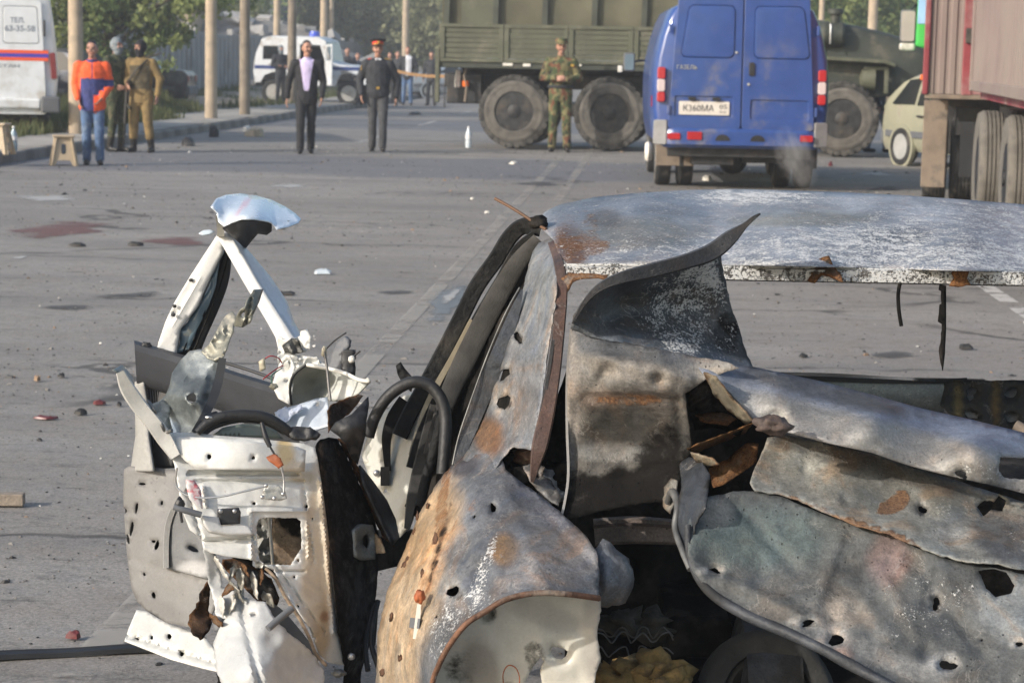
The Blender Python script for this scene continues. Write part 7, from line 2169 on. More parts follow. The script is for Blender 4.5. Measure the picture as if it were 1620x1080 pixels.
    plate('torn_bracket', [(828, 738), (846, 732), (862, 738), (858, 752), (872, 760), (888, 786), (884, 800), (866, 790), (850, 772), (838, 760)], [(828, 738, 4.10), (888, 790, 4.02), (862, 738, 4.12)], 'burnt', WR, tint=(0.36, 0.35, 0.34), wear=(0.2, 0.2, 0.3), h=6, holes=[(850, 752, 3)], crumple=0.02, cf=0.05)

def rear_panels():
    plate('torn_flap', [(903, 520), (908, 500), (922, 476), (942, 456), (965, 440), (1000, 428), (1040, 419), (1090, 408), (1138, 390), (1141, 408), (1147, 440), (1156, 480), (1168, 515), (1178, 548), (1192, 582), (1150, 574), (1100, 564), (1040, 552), (980, 540), (940, 534)],
          [(903, 520, 3.97), (942, 456, 3.94), (1000, 428, 3.96), (1090, 408, 4.02), (1138, 390, 4.06), (1156, 480, 4.14), (1192, 582, 4.08), (1100, 564, 3.99), (980, 540, 3.96), (1060, 490, 4.10), (980, 480, 4.03), (1130, 530, 4.12)],
          'burnt', WR, tint=(0.145, 0.16, 0.175), wear=(0.0, 0.22, 0.12), h=7, crumple=0.006, cf=0.02,
          spots=[(1110, 470, 40, 80, 'speck', 0.60), (1075, 500, 60, 70, 'speck', 0.48), (1150, 530, 26, 40, 'soot', 0.62), (1150, 530, 36, 50, 'speck', 0.40), (970, 460, 60, 26, 'soot', 0.3, -20), (1040, 545, 100, 16, 'tint', (0.2, 0.23, 0.27), 8), (1140, 575, 60, 14, 'tint', (0.22, 0.25, 0.3), 8)])
    strap('torn_edge', [(906, 512, 3.955, 2), (925, 478, 3.935, 4), (950, 454, 3.925, 7), (985, 439, 3.93, 10), (1030, 428, 3.95, 12), (1080, 415, 3.98, 12), (1125, 399, 4.01, 14), (1155, 376, 4.02, 12), (1178, 357, 4.03, 5), (1192, 345, 4.03, 3.5), (1203, 338, 4.035, 1.5)], 10, 0.03, 'burnt_dull', WR, k=7, tint=(0.06, 0.06, 0.065), wear=(0.12, 0.1, 0.3), bow=0.02)
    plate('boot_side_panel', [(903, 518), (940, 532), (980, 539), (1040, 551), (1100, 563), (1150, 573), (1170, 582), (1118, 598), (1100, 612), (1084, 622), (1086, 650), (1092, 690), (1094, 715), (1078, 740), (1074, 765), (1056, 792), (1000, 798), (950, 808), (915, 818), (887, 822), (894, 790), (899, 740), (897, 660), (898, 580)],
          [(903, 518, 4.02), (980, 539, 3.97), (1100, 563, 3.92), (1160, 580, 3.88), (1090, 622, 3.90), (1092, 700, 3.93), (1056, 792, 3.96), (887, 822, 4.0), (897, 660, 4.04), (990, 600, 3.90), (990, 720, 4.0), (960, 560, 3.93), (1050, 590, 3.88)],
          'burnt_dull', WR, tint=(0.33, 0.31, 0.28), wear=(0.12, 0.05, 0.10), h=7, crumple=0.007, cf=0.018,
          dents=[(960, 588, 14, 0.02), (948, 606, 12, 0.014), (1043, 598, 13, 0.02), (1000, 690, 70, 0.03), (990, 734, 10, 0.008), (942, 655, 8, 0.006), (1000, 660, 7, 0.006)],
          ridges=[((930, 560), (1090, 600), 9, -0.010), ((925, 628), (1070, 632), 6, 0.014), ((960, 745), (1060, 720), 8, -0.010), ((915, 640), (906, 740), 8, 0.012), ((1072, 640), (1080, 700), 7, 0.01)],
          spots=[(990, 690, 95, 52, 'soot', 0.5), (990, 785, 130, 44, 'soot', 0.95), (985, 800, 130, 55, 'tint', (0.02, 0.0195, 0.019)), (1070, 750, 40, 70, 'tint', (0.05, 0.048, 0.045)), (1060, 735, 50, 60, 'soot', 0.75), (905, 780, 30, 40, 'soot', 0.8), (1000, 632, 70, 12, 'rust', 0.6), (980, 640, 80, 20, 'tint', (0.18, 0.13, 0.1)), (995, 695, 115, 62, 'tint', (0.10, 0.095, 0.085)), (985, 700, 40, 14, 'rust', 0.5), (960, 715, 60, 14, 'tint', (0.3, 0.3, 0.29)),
                 (975, 545, 80, 22, 'tint', (0.19, 0.19, 0.2), 10), (1000, 548, 150, 26, 'tint', (0.17, 0.175, 0.185), 9), (1020, 590, 120, 16, 'tint', (0.42, 0.38, 0.33), 8), (905, 640, 10, 120, 'tint', (0.42, 0.38, 0.34)), (900, 600, 12, 50, 'rust', 0.32), (945, 600, 22, 14, 'rust', 0.36)])
    strap('panel_edge', [(903, 520, 4.015, 1.8), (897, 600, 4.04, 2), (897, 680, 4.04, 2), (899, 750, 4.02, 2), (893, 795, 4.0, 2), (886, 824, 3.99, 2)], 2, 0.03, 'white_metal', WR, tint=(0.42, 0.40, 0.38), wear=(0.2, 0.1, 0.2))
    plate('boot_rail', [(1090, 562), (1150, 574), (1192, 580), (1230, 588), (1300, 603), (1380, 624), (1460, 646), (1540, 664), (1620, 684), (1780, 722), (1780, 800), (1700, 790), (1620, 780), (1590, 772), (1560, 765), (1500, 752), (1440, 736), (1380, 716), (1310, 700), (1250, 684), (1215, 676), (1195, 668), (1172, 640), (1150, 615), (1130, 595), (1112, 590)],
          [(1090, 562, 3.95), (1192, 580, 3.96), (1380, 624, 3.93), (1540, 664, 3.90), (1780, 722, 3.86), (1780, 800, 3.72), (1620, 778, 3.70), (1500, 752, 3.70), (1380, 716, 3.72), (1250, 684, 3.76), (1195, 668, 3.80), (1130, 595, 3.88), (1220, 620, 3.84), (1380, 660, 3.76), (1540, 700, 3.70), (1700, 745, 3.69)],
          'ashen', WR, tint=(0.30, 0.32, 0.36), wear=(0.03, 0.1, 0.06), h=8, crumple=0.006, cf=0.012, lip=0.3,
          holes=[(1521, 750, 13, 5, 8), [(1583, 722), (1640, 724), (1640, 760), (1590, 756), (1580, 745)]], dents=[(1228, 668, 20, 0.02), (1520, 760, 20, 0.01)],
          spots=[(1400, 640, 330, 34, 'tint', (0.29, 0.34, 0.45), 14), (1220, 600, 80, 20, 'tint', (0.3, 0.34, 0.42), 14), (1380, 690, 330, 30, 'tint', (0.41, 0.40, 0.38), 15), (1215, 668, 50, 16, 'soot', 0.55, 14), (1250, 690, 60, 12, 'rust', 0.5, 14), (1450, 735, 200, 10, 'soot', 0.35, 16), (1300, 620, 160, 14, 'tint', (0.17, 0.175, 0.19), 14), (1560, 745, 60, 14, 'speck', 0.44)])
    lump('melted_knob', (1222, 672, 3.70), (0.028, 0.02, 0.016), 'burnt_dull', WR, 7, 0.6, tint=(0.14, 0.10, 0.085), wear=(0.25, 0, 0.4))
    plate('shard', [(1112, 590), (1132, 596), (1160, 632), (1190, 664), (1182, 672), (1150, 648), (1128, 622)], [(1112, 590, 3.86), (1190, 668, 3.80), (1128, 622, 3.90)], 'burnt_dull', WR, tint=(0.34, 0.30, 0.22), wear=(0.2, 0, 0.15), h=7, crumple=0.01, cf=0.03)
    plate('shard', [(1086, 622), (1112, 594), (1130, 612), (1160, 648), (1182, 672), (1170, 690), (1130, 676), (1100, 680), (1092, 660)], [(1086, 622, 3.94), (1112, 594, 3.93), (1182, 672, 4.06), (1100, 680, 4.05)], 'burnt_dull', WR, tint=DARK, wear=(0.2, 0, 0.55), h=8, crumple=0.02, cf=0.03)
    plate('shard', [(1088, 712), (1110, 700), (1140, 690), (1172, 678), (1190, 670), (1180, 684), (1150, 696), (1120, 708), (1098, 718)], [(1088, 712, 3.94), (1190, 670, 3.92), (1140, 690, 3.90)], 'burnt_dull', WR, tint=(0.40, 0.26, 0.12), wear=(0.55, 0, 0.1), h=6, crumple=0.02, cf=0.05)
    plate('shard', [(1100, 655), (1140, 650), (1165, 662), (1150, 672), (1112, 668)], [(1100, 655, 4.0), (1165, 662, 3.98), (1150, 672, 3.96)], 'burnt_dull', WR, tint=(0.2, 0.13, 0.08), wear=(0.5, 0, 0.3), h=6, crumple=0.02, cf=0.05)
    plate('shard', [(1120, 740), (1150, 726), (1180, 700), (1200, 700), (1196, 730), (1165, 752), (1140, 768), (1128, 770)], [(1120, 740, 4.02), (1200, 700, 3.98), (1140, 768, 3.96)], 'burnt_dull', WR, tint=(0.25, 0.15, 0.08), wear=(0.55, 0, 0.35), h=7, crumple=0.02, cf=0.04)
    plate('lid_channel', [(1214, 692), (1240, 686), (1310, 700), (1380, 716), (1440, 738), (1500, 756), (1570, 778), (1640, 800), (1780, 845), (1780, 960), (1640, 905), (1580, 892), (1530, 888), (1490, 878), (1440, 858), (1400, 842), (1350, 828), (1300, 808), (1262, 790), (1230, 780), (1194, 776), (1186, 762), (1196, 738), (1206, 715)],
          [(1214, 692, 3.86), (1310, 702, 3.86), (1440, 738, 3.84), (1570, 778, 3.80), (1780, 845, 3.74), (1780, 960, 3.55), (1580, 892, 3.58), (1490, 878, 3.60), (1400, 842, 3.63), (1300, 808, 3.68), (1194, 770, 3.76), (1260, 745, 3.82), (1400, 790, 3.77), (1540, 830, 3.71)],
          'burnt', WR, tint=(0.50, 0.50, 0.46), wear=(0.10, 0.1, 0.04), h=8, crumple=0.008, cf=0.015,
          holes=[(1459, 806, 6, 6), [(1545, 800), (1558, 790), (1572, 792), (1580, 782), (1592, 790), (1586, 808), (1568, 806), (1556, 816)]], dents=[(1276, 745, 9, 0.012), (1338, 792, 9, 0.01), (1459, 806, 14, 0.012), (1505, 850, 30, 0.012), (1560, 800, 40, 0.02)],
          spots=[(1350, 725, 220, 18, 'tint', (0.2, 0.195, 0.18), 17), (1410, 800, 30, 14, 'rust', 0.82, -20), (1425, 785, 18, 14, 'rust', 0.8), (1320, 785, 22, 12, 'rust', 0.5), (1280, 800, 90, 9, 'rust', 0.6, 20), (1390, 838, 70, 7, 'rust', 0.75, 18), (1570, 800, 50, 30, 'soot', 0.55), (1600, 850, 90, 40, 'tint', (0.24, 0.25, 0.26), 15), (1600, 850, 90, 40, 'speck', 0.32), (1510, 842, 28, 22, 'tint', (0.52, 0.52, 0.5)), (1240, 775, 60, 8, 'soot', 0.5, 15), (1500, 800, 50, 20, 'speck', 0.36)])
    plate('lid_panel', [(1098, 795), (1110, 788), (1135, 782), (1160, 778), (1200, 776), (1235, 784), (1270, 800), (1310, 815), (1360, 832), (1410, 848), (1450, 866), (1500, 884), (1550, 892), (1640, 912), (1780, 958), (1780, 1200), (1560, 1150), (1450, 1105), (1400, 1078), (1345, 1050), (1318, 1035), (1270, 1010), (1210, 985), (1160, 962), (1120, 935), (1098, 905), (1088, 868), (1088, 830)],
          [(1098, 795, 3.74), (1200, 778, 3.76), (1310, 815, 3.70), (1450, 866, 3.63), (1550, 892, 3.60), (1780, 958, 3.54), (1780, 1200, 3.36), (1450, 1105, 3.40), (1318, 1035, 3.46), (1210, 985, 3.54), (1120, 935, 3.62), (1088, 850, 3.68), (1200, 870, 3.68), (1350, 930, 3.60), (1500, 990, 3.52), (1650, 1040, 3.44)],
          'burnt_dull', WR, tint=(0.135, 0.143, 0.145), wear=(0.02, 0.2, 0.05), h=8.5, crumple=0.010, cf=0.013,
          holes=[[(1548, 902), (1570, 898), (1592, 904), (1606, 925), (1600, 938), (1575, 944), (1560, 930)], (1322, 1012, 12, 9, 20), (1500, 1052, 12, 8), (1612, 1018, 5, 4), (1481, 955, 6, 9), (1553, 1012, 2, 2), (1131, 902, 9, 3, 12), (1278, 985, 12, 4, -20)],
          dents=[(1355, 967, 16, 0.016), (1465, 1030, 14, 0.012), (1482, 908, 8, 0.008), (1125, 895, 22, 0.012), (1206, 908, 12, 0.008), (1283, 828, 7, 0.008), (1480, 955, 22, 0.012), (1140, 845, 6, 0.004), (1310, 985, 30, 0.015)],
          ridges=[((1165, 800), (1260, 900), 10, 0.010), ((1330, 850), (1290, 960), 9, -0.009), ((1440, 880), (1560, 1040), 10, 0.010), ((1390, 900), (1450, 1000), 8, -0.008), ((1110, 905), (1180, 930), 10, -0.012), ((1180, 930), (1300, 985), 10, -0.014)],
          spots=[(1200, 845, 110, 55, 'tint', (0.12, 0.155, 0.155)), (1130, 810, 30, 24, 'tint', (0.36, 0.36, 0.33)), (1170, 830, 100, 60, 'speck', 0.04), (1405, 880, 32, 42, 'tint', (0.25, 0.185, 0.175), 10), (1300, 930, 100, 40, 'speck', 0.29, 25), (1470, 950, 90, 50, 'speck', 0.40), (1440, 990, 60, 30, 'speck', 0.40), (1340, 985, 70, 30, 'tint', (0.3, 0.3, 0.285), 20), (1360, 1010, 26, 24, 'tint', (0.2, 0.205, 0.2)), (1600, 960, 60, 50, 'tint', (0.26, 0.28, 0.29)), (1330, 1030, 20, 26, 'tint', (0.42, 0.3, 0.25)), (1600, 1060, 60, 24, 'rust', 0.42), (1600, 920, 20, 14, 'rust', 0.5), (1260, 960, 110, 14, 'soot', 0.5, 25), (1170, 925, 60, 12, 'soot', 0.4, 20), (1420, 1050, 90, 16, 'tint', (0.3, 0.3, 0.29), 22), (1510, 1065, 50, 24, 'soot', 0.35)])
    rod('lid_rim', [(1088, 830, 3.70, .006), (1090, 868, 3.68, .007), (1102, 908, 3.65, .008), (1130, 942, 3.62, .009), (1180, 972, 3.58, .010), (1240, 998, 3.53, .010), (1300, 1026, 3.48, .009), (1340, 1048, 3.45, .010), (1400, 1080, 3.41, .008), (1470, 1115, 3.39, .007)], 0.012, 'rim_burnt', WR, n=12)
    plate('lid_cheek', [(1074, 735), (1090, 722), (1110, 730), (1122, 748), (1120, 772), (1116, 800), (1100, 830), (1092, 862), (1078, 872), (1068, 838), (1072, 800), (1078, 770)], [(1074, 735, 3.90), (1122, 748, 3.78), (1100, 830, 3.69), (1068, 838, 3.78), (1095, 790, 3.74)], 'burnt', WR, tint=(0.07, 0.08, 0.095), wear=(0.08, 0.03, 0.3), h=6, crumple=0.008, cf=0.03)
    rod('lid_cheek_edge', [(1056, 795, 3.88, .006), (1064, 778, 3.86, .008), (1072, 800, 3.80, .007), (1068, 835, 3.77, .006), (1080, 872, 3.70, .006), (1092, 900, 3.66, .006)], 0.006, 'zinc_plain', WR)
    plate('shard', [(1050, 770), (1062, 755), (1072, 760), (1068, 790), (1060, 812), (1048, 800)], [(1050, 770, 3.92), (1072, 760, 3.90), (1060, 812, 3.86)], 'burnt', WR, tint=(0.3, 0.3, 0.27), wear=(0.2, 0, 0.3), h=6, crumple=0.01, cf=0.05)
    plate('shard', [(1092, 716), (1104, 718), (1130, 728), (1138, 736), (1120, 738), (1100, 730)], [(1092, 716, 3.84), (1138, 736, 3.80), (1104, 730, 3.84)], 'burnt', WR, tint=(0.4, 0.34, 0.25), wear=(0.25, 0, 0.1), h=6, crumple=0.01, cf=0.05)

def interior():
    strap('rear_pillar', [(1780, 440, 4.26, 26), (1800, 560, 4.16, 32), (1830, 720, 4.02, 40)], 30, 0.04, 'ashen', WR, k=6, tint=(0.33, 0.34, 0.36), wear=(0.1, 0.2, 0.1), bow=0.012)
    strap('front_pillar', [(1790, 352, 4.98, 12), (1790, 420, 5.4, 12), (1780, 520, 5.9, 12), (1760, 600, 6.2, 12)], 12, 0.05, 'burnt_dull', WR, k=4, tint=(0.2, 0.18, 0.16), wear=(0.3, 0.1, 0.3))
    strap('cross_bar', [(940, 842, 4.16, 22), (1000, 838, 4.16, 22), (1080, 842, 4.16, 20)], 20, 0.05, 'burnt_dull', WR, k=8, tint=(0.33, 0.28, 0.25), wear=(0.35, 0.25, 0.42), bow=0.012)
    strap('cross_bar_edge', [(938, 833, 4.13, 2.5), (1000, 829, 4.13, 2.5), (1080, 834, 4.13, 2.5)], 2.5, 0.02, 'burnt_dull', WR, tint=(0.12, 0.09, 0.08), wear=(0.3, 0, 0.4))
    plate('boot_back', [(780, 660), (905, 640), (1100, 620), (1240, 690), (1700, 800), (1800, 1300), (880, 1300), (900, 900), (880, 830)], [(780, 660, 4.55), (1700, 800, 4.5), (1800, 1300, 4.3), (880, 1300, 4.4), (1100, 900, 4.5)], 'soot', WR, h=26, crumple=0.05, cf=0.008, thick=0.01)
    for j, (yy, Y_) in enumerate(((1008, 4.1), (1030, 4.08), (1052, 4.06), (1000, 4.14))):
        ln = []
        for i in range(15):
            x = 945 + i * 8.5
            ln.append((x + random.gauss(0, 1.5), yy + (7 if (i // 2) % 2 else -7) * random.uniform(0.5, 1.2), Y_ + random.gauss(0, 0.012)))
        rod('seat_spring', ln, 0.0016, 'steel_dark', WR, k=5, n=6)
    for i, (x, y, Y_, r) in enumerate([(965, 1075, 4.0, 0.05), (1005, 1072, 3.98, 0.06), (1040, 1062, 3.98, 0.05), (1035, 1090, 3.95, 0.06), (990, 1100, 3.95, 0.07), (985, 985, 4.2, 0.045), (1030, 990, 4.22, 0.05)]):
        lump('foam_chunk', (x, y, Y_), (r, r * 0.8, r * 0.6), 'foam' if i < 5 else 'foam_burnt', WR, i * 2.1, 1.0)
    c = pts3([(1212, 1105, 4.02)])[0]
    mb = MB(); mb.lathe([(0.055, 0.0), (0.075, 0.022), (0.085, 0.018), (0.088, 0.03), (0.115, 0.034), (0.135, 0.02), (0.14, 0.0), (0.135, -0.03), (0.055, -0.03)], (0, 0, 0), 'y', 36)
    o = mb.build('spare_wheel', M['tyre_burnt'], WR, smooth=45); o.location = c; o.rotation_euler = (R(-28), 0, R(0)); o.scale = (1.0, -1, 1.0)
    strap('parcel_shelf', [(1215, 614, 4.86, 20), (1320, 616, 4.86, 22), (1420, 622, 4.86, 24), (1496, 630, 4.86, 26)], 20, 0.02, 'zinc', WR, k=5, tint=(0.42, 0.46, 0.45), wear=(0.05, 0.35, 0.25), bow=0.006)
    strap('shelf_strip', [(1180, 590, 4.84, 2.5), (1300, 592, 4.84, 2.5), (1400, 597, 4.84, 2.2), (1480, 602, 4.84, 2)], 2.5, 0.012, 'chrome', WR, k=4)
    strap('shelf_strip', [(1180, 596, 4.845, 4), (1300, 599, 4.845, 4), (1400, 603, 4.845, 3.5), (1500, 602, 4.845, 3.5), (1530, 600, 4.845, 3)], 3.5, 0.02, 'black', WR, k=4)
    plate('hinge_bracket', [(1494, 606), (1504, 601), (1640, 602), (1760, 606), (1760, 720), (1620, 690), (1540, 668), (1500, 652), (1488, 640)], [(1494, 606, 4.70), (1760, 606, 4.66), (1488, 645, 4.66), (1760, 720, 4.6)], 'burnt_dull', WR, tint=(0.035, 0.037, 0.036), wear=(0.05, 0, 0.1), h=9, holes=[(1536, 621, 9, 9), (1600, 621, 9, 9), (1536, 656, 9, 8), (1600, 660, 9, 9), (1664, 622, 9, 9)], crumple=0.004, ridges=[((1515, 610), (1515, 660), 5, 0.01), ((1572, 606), (1572, 670), 6, 0.012)], spots=[(1515, 640, 6, 40, 'tint', (0.2, 0.16, 0.07)), (1575, 640, 6, 40, 'tint', (0.15, 0.12, 0.06))])
    plate('bracket_back', [(1496, 610), (1760, 610), (1760, 720), (1500, 660)], [(1496, 610, 4.72), (1760, 610, 4.69), (1500, 660, 4.68)], 'zinc', WR, tint=(0.3, 0.31, 0.31), wear=(0.1, 0.3, 0.2), h=20)
    rod('bonnet_hinge', [(1606, 672, 4.3, .012), (1640, 690, 4.28, .012), (1700, 712, 4.26, .012)], 0.012, 'mud_tan', WR)
    u = MB()
    u.box((0.35, -0.1, 0.22), (1.5, 2.9, 0.12)); u.box((0.35, 1.9, 0.24), (1.4, 1.4, 0.2)); u.box((-0.35, 0.1, 0.25), (0.14, 2.2, 0.22)); u.box((1.05, 0.1, 0.25), (0.14, 2.2, 0.22))
    u.build('floor_pan', M['soot'], WR, smooth=None, bevel=0.02)
    for x in (-0.22, 0.95):
        for y in (-1.05, 1.9):
            w = MB(); w.lathe([(0.0, -0.07), (0.12, -0.07), (0.19, -0.05), (0.19, 0.06), (0.12, 0.07), (0.0, 0.03)], (0, 0, 0), 'x', 24)
            o = w.build('wheel_rim', M['rim_burnt'], WR, smooth=40); o.location = (x, y, 0.19)
    s = MB()
    for x in (0.0, 0.75):
        s.box((x, 0.55, 0.34), (0.5, 0.5, 0.1))
    s.build('seat_frame', M['soot'], WR, smooth=None, bevel=0.03)

M['burnt_grey'] = simple('burnt_grey', (0.22, 0.22, 0.225), 0.6, 0.3, var=0.5, scale=30, bmp=0.5, bscale=60)
M['lip_rust'] = simple('lip_rust', (0.15, 0.075, 0.045), 0.7, 0.2, var=0.5, scale=20, bmp=0.4, bscale=100, dirt=(0.3, 0.25, 0.2), dscale=12, damt=0.3)
M['rim_burnt'] = simple('rim_burnt', (0.04, 0.044, 0.052), 0.6, 0.2, var=0.5, scale=14, bmp=0.4, bscale=70, dirt=(0.02, 0.02, 0.02), dscale=8, damt=0.5)
M['zinc_plain'] = simple('zinc_plain', (0.15, 0.15, 0.145), 0.5, 0.5, var=0.4, scale=20)
M['tyre_burnt'] = simple('tyre_burnt', (0.035, 0.035, 0.034), 0.85, var=0.4, scale=10, bmp=0.4, bscale=40)
M['steel_dark'] = simple('steel_dark', (0.2, 0.19, 0.18), 0.5, 0.6, var=0.3)
M['foam_burnt'] = simple('foam_burnt', (0.06, 0.055, 0.045), 0.95, var=0.5, scale=20, bmp=0.8, bscale=50)
car_shell()
rear_panels()
interior()

# ---- rear door, blown open so that its inner side faces the camera
def rear_door():
    D = plate('rear_door', [(268, 684), (300, 684), (360, 690), (420, 695), (480, 701), (498, 708), (502, 722), (508, 760), (514, 800), (520, 850), (526, 900), (531, 950), (536, 1000), (546, 1052), (520, 1048), (506, 1035), (494, 1005), (486, 985), (472, 965), (455, 938), (436, 905), (418, 892), (392, 884), (360, 880), (334, 874), (322, 868), (318, 850), (300, 838), (288, 806), (282, 770), (276, 735), (272, 722)],
              [(268, 684, 4.24), (420, 695, 4.28), (500, 708, 4.30), (282, 770, 4.20), (322, 868, 4.16), (420, 800, 4.22), (514, 800, 4.28), (531, 950, 4.26), (546, 1052, 4.26), (455, 938, 4.18), (486, 985, 4.18)],
              'white_metal', WR, tint=(0.80, 0.80, 0.77), h=4.2, crumple=0.006, cf=0.02, lip=0.3,
              holes=[[(406, 832), (409, 822), (416, 818), (470, 819), (476, 823), (478, 865), (460, 893), (418, 893), (411, 886), (406, 862)], (331, 722, 4), (401, 724, 3), (402, 796, 2.6), (485, 801, 2.6), (472, 886, 2.4), (472, 958, 2.5), (497, 1010, 2.2), (466, 912, 2.2), (495, 820, 1.6), (382, 756, 1.2)],
              ridges=[((300, 748), (470, 748), 3.5, 0.02), ((310, 760), (480, 762), 2.5, 0.008), ((396, 808), (486, 808), 3.5, -0.010), ((398, 810), (398, 884), 3, -0.008), ((486, 812), (488, 880), 2.5, -0.007), ((310, 858), (400, 850), 3.5, 0.016), ((400, 850), (412, 900), 3, 0.01), ((420, 898), (498, 1000), 3, -0.014), ((434, 892), (512, 1000), 2.5, 0.012), ((507, 760), (528, 1000), 4.5, -0.012), ((410, 902), (480, 904), 2.5, 0.008), ((296, 776), (318, 850), 2.5, 0.01), ((322, 770), (326, 800), 2.5, -0.008), ((480, 770), (496, 890), 2, 0.006)],
              spots=[(515, 900, 16, 180, 'tint', (0.58, 0.46, 0.32), 4), (500, 860, 20, 140, 'tint', (0.70, 0.61, 0.48), 4), (450, 712, 14, 20, 'tint', (0.62, 0.47, 0.25)), (270, 705, 12, 18, 'rust', 0.42), (514, 975, 8, 9, 'tint', (0.36, 0.22, 0.13)), (527, 990, 7, 9, 'rust', 0.5), (526, 1005, 20, 40, 'rust', 0.3), (354, 772, 4, 14, 'rust', 0.5, -30), (520, 850, 3, 180, 'soot', 0.2, 3), (500, 700, 12, 16, 'soot', 0.35), (480, 755, 20, 10, 'tint', (0.6, 0.52, 0.4)), (540, 1048, 10, 10, 'rust', 0.5)])
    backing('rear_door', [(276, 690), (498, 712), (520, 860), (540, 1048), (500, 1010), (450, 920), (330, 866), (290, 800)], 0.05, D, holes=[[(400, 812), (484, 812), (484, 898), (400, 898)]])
    plate('door_rail', [(276, 690), (330, 692), (400, 698), (470, 706), (484, 712), (482, 746), (440, 744), (400, 743), (330, 742), (310, 741), (292, 728), (278, 712)], [(276, 690, 4.225), (484, 712, 4.265), (310, 741, 4.20), (482, 746, 4.25), (390, 718, 4.20)], 'white_metal', D, tint=(0.80, 0.80, 0.77), h=7, crumple=0.003, lip=0.2, holes=[(331, 722, 4), (401, 724, 3)], spots=[(452, 716, 14, 26, 'tint', (0.66, 0.52, 0.3)), (284, 705, 14, 18, 'rust', 0.35), (470, 740, 20, 10, 'tint', (0.68, 0.6, 0.48))])
    rod('lock_rod', [(414, 668, 4.20, .004), (420, 690, 4.19, .0055), (427, 706, 4.185, .005)], 0.005, 'black', D)
    rod('lock_rod', [(427, 706, 4.185), (434, 718, 4.185), (442, 730, 4.185)], 0.0022, 'dark_metal', D)
    plate('broken_lamp', [(422, 722), (432, 718), (444, 724), (448, 736), (440, 740), (432, 734), (424, 728)], [(422, 722, 4.17), (444, 724, 4.17), (440, 740, 4.165)], 'rust_part', D, h=5, crumple=0.012, cf=0.08, thick=0.004)
    rod('lock_rod', [(445, 738, 4.19), (449, 758, 4.19), (449, 780, 4.185)], 0.0022, 'steel', D)
    rod('pull_rod', [(280, 740, 4.19), (278, 765, 4.19), (290, 780, 4.185), (316, 787, 4.18), (350, 785, 4.18), (390, 776, 4.185), (418, 769, 4.19)], 0.0022, 'steel', D)
    plate('latch_plate', [(418, 772), (424, 766), (440, 766), (452, 778), (454, 788), (444, 792), (420, 790), (414, 784)], [(418, 772, 4.20), (452, 778, 4.205), (444, 792, 4.20)], 'zinc', D, tint=(0.7, 0.7, 0.66), h=5, crumple=0.002, thick=0.005)
    for x, y in ((421, 768), (415, 786), (434, 788), (448, 781), (349, 808), (371, 808)):
        lump('bolt', (x, y, 4.185 if x > 400 else 4.15), (0.0045, 0.004, 0.0045), 'steel', D, x, 0.1)
    plate('handle_pocket', [(344, 806), (378, 804), (381, 810), (380, 828), (350, 830), (345, 822)], [(344, 806, 4.165), (381, 810, 4.175), (350, 830, 4.165)], 'black', D, h=5, crumple=0.002, thick=0.012)
    plate('handle_shelf', [(320, 815), (346, 818), (350, 832), (384, 830), (394, 832), (402, 844), (366, 845), (332, 840), (324, 830)], [(320, 815, 4.15), (384, 830, 4.17), (402, 844, 4.165), (332, 840, 4.14)], 'white_metal', D, tint=(0.7, 0.69, 0.66), h=5, crumple=0.002, thick=0.012)
    rod('grab_rod', [(275, 801, 4.13), (290, 806, 4.13), (318, 814, 4.14)], 0.0065, 'grey_plastic', D)
    lump('grab_end', (284, 797, 4.135), (0.009, 0.009, 0.013), 'black', D, 4, 0.4)
    rod('grab_clip', [(284, 800, 4.13), (288, 826, 4.13)], 0.003, 'black', D)
    plate('door_sticker', [(294, 758), (308, 760), (318, 775), (321, 805), (312, 800), (300, 790), (296, 775)], [(294, 758, 4.188), (318, 775, 4.19), (312, 805, 4.17)], 'sticker', D, h=6, crumple=0.001, thick=0.001)
    plate('inner_strut', [(402, 815), (424, 815), (430, 900), (404, 900)], [(402, 815, 4.34), (424, 815, 4.34), (404, 900, 4.34)], 'zinc', D, tint=(0.55, 0.55, 0.52), wear=(0.1, 0.1, 0.5), h=6, crumple=0.03, cf=0.05)
    rod('inner_rod', [(425, 812, 4.31), (429, 860, 4.31), (432, 900, 4.31)], 0.0035, 'white_plastic', D)
    plate('inner_wedge', [(430, 812), (490, 812), (490, 900), (430, 900)], [(430, 812, 4.34), (490, 812, 4.34), (430, 900, 4.36)], 'burnt_dull', D, tint=(0.42, 0.33, 0.24), wear=(0.25, 0.1, 0.1), h=8, crumple=0.01, spots=[(470, 825, 40, 26, 'soot', 0.85, 40), (440, 880, 12, 40, 'soot', 0.5)])
    plate('door_edge', [(500, 706), (508, 695), (520, 692), (534, 694), (548, 720), (566, 760), (590, 810), (600, 850), (598, 900), (594, 960), (584, 1020), (572, 1060), (560, 1180), (540, 1180), (546, 1052), (536, 1000), (531, 950), (526, 900), (520, 850), (514, 800), (508, 760), (502, 722)],
          [(502, 722, 4.30), (534, 694, 4.42), (600, 850, 4.46), (594, 960, 4.44), (560, 1100, 4.40), (546, 1052, 4.26), (520, 850, 4.27), (545, 800, 4.36)],
          'burnt_dull', D, tint=(0.02, 0.021, 0.025), wear=(0.0, 0.0, 0.55), h=7, crumple=0.006, spots=[(548, 740, 8, 50, 'rust', 0.7, -25), (508, 700, 14, 10, 'rust', 0.45), (510, 780, 5, 90, 'tint', (0.4, 0.28, 0.17), -4), (526, 940, 5, 120, 'tint', (0.32, 0.24, 0.16), -3), (590, 900, 10, 60, 'tint', (0.12, 0.11, 0.1))])
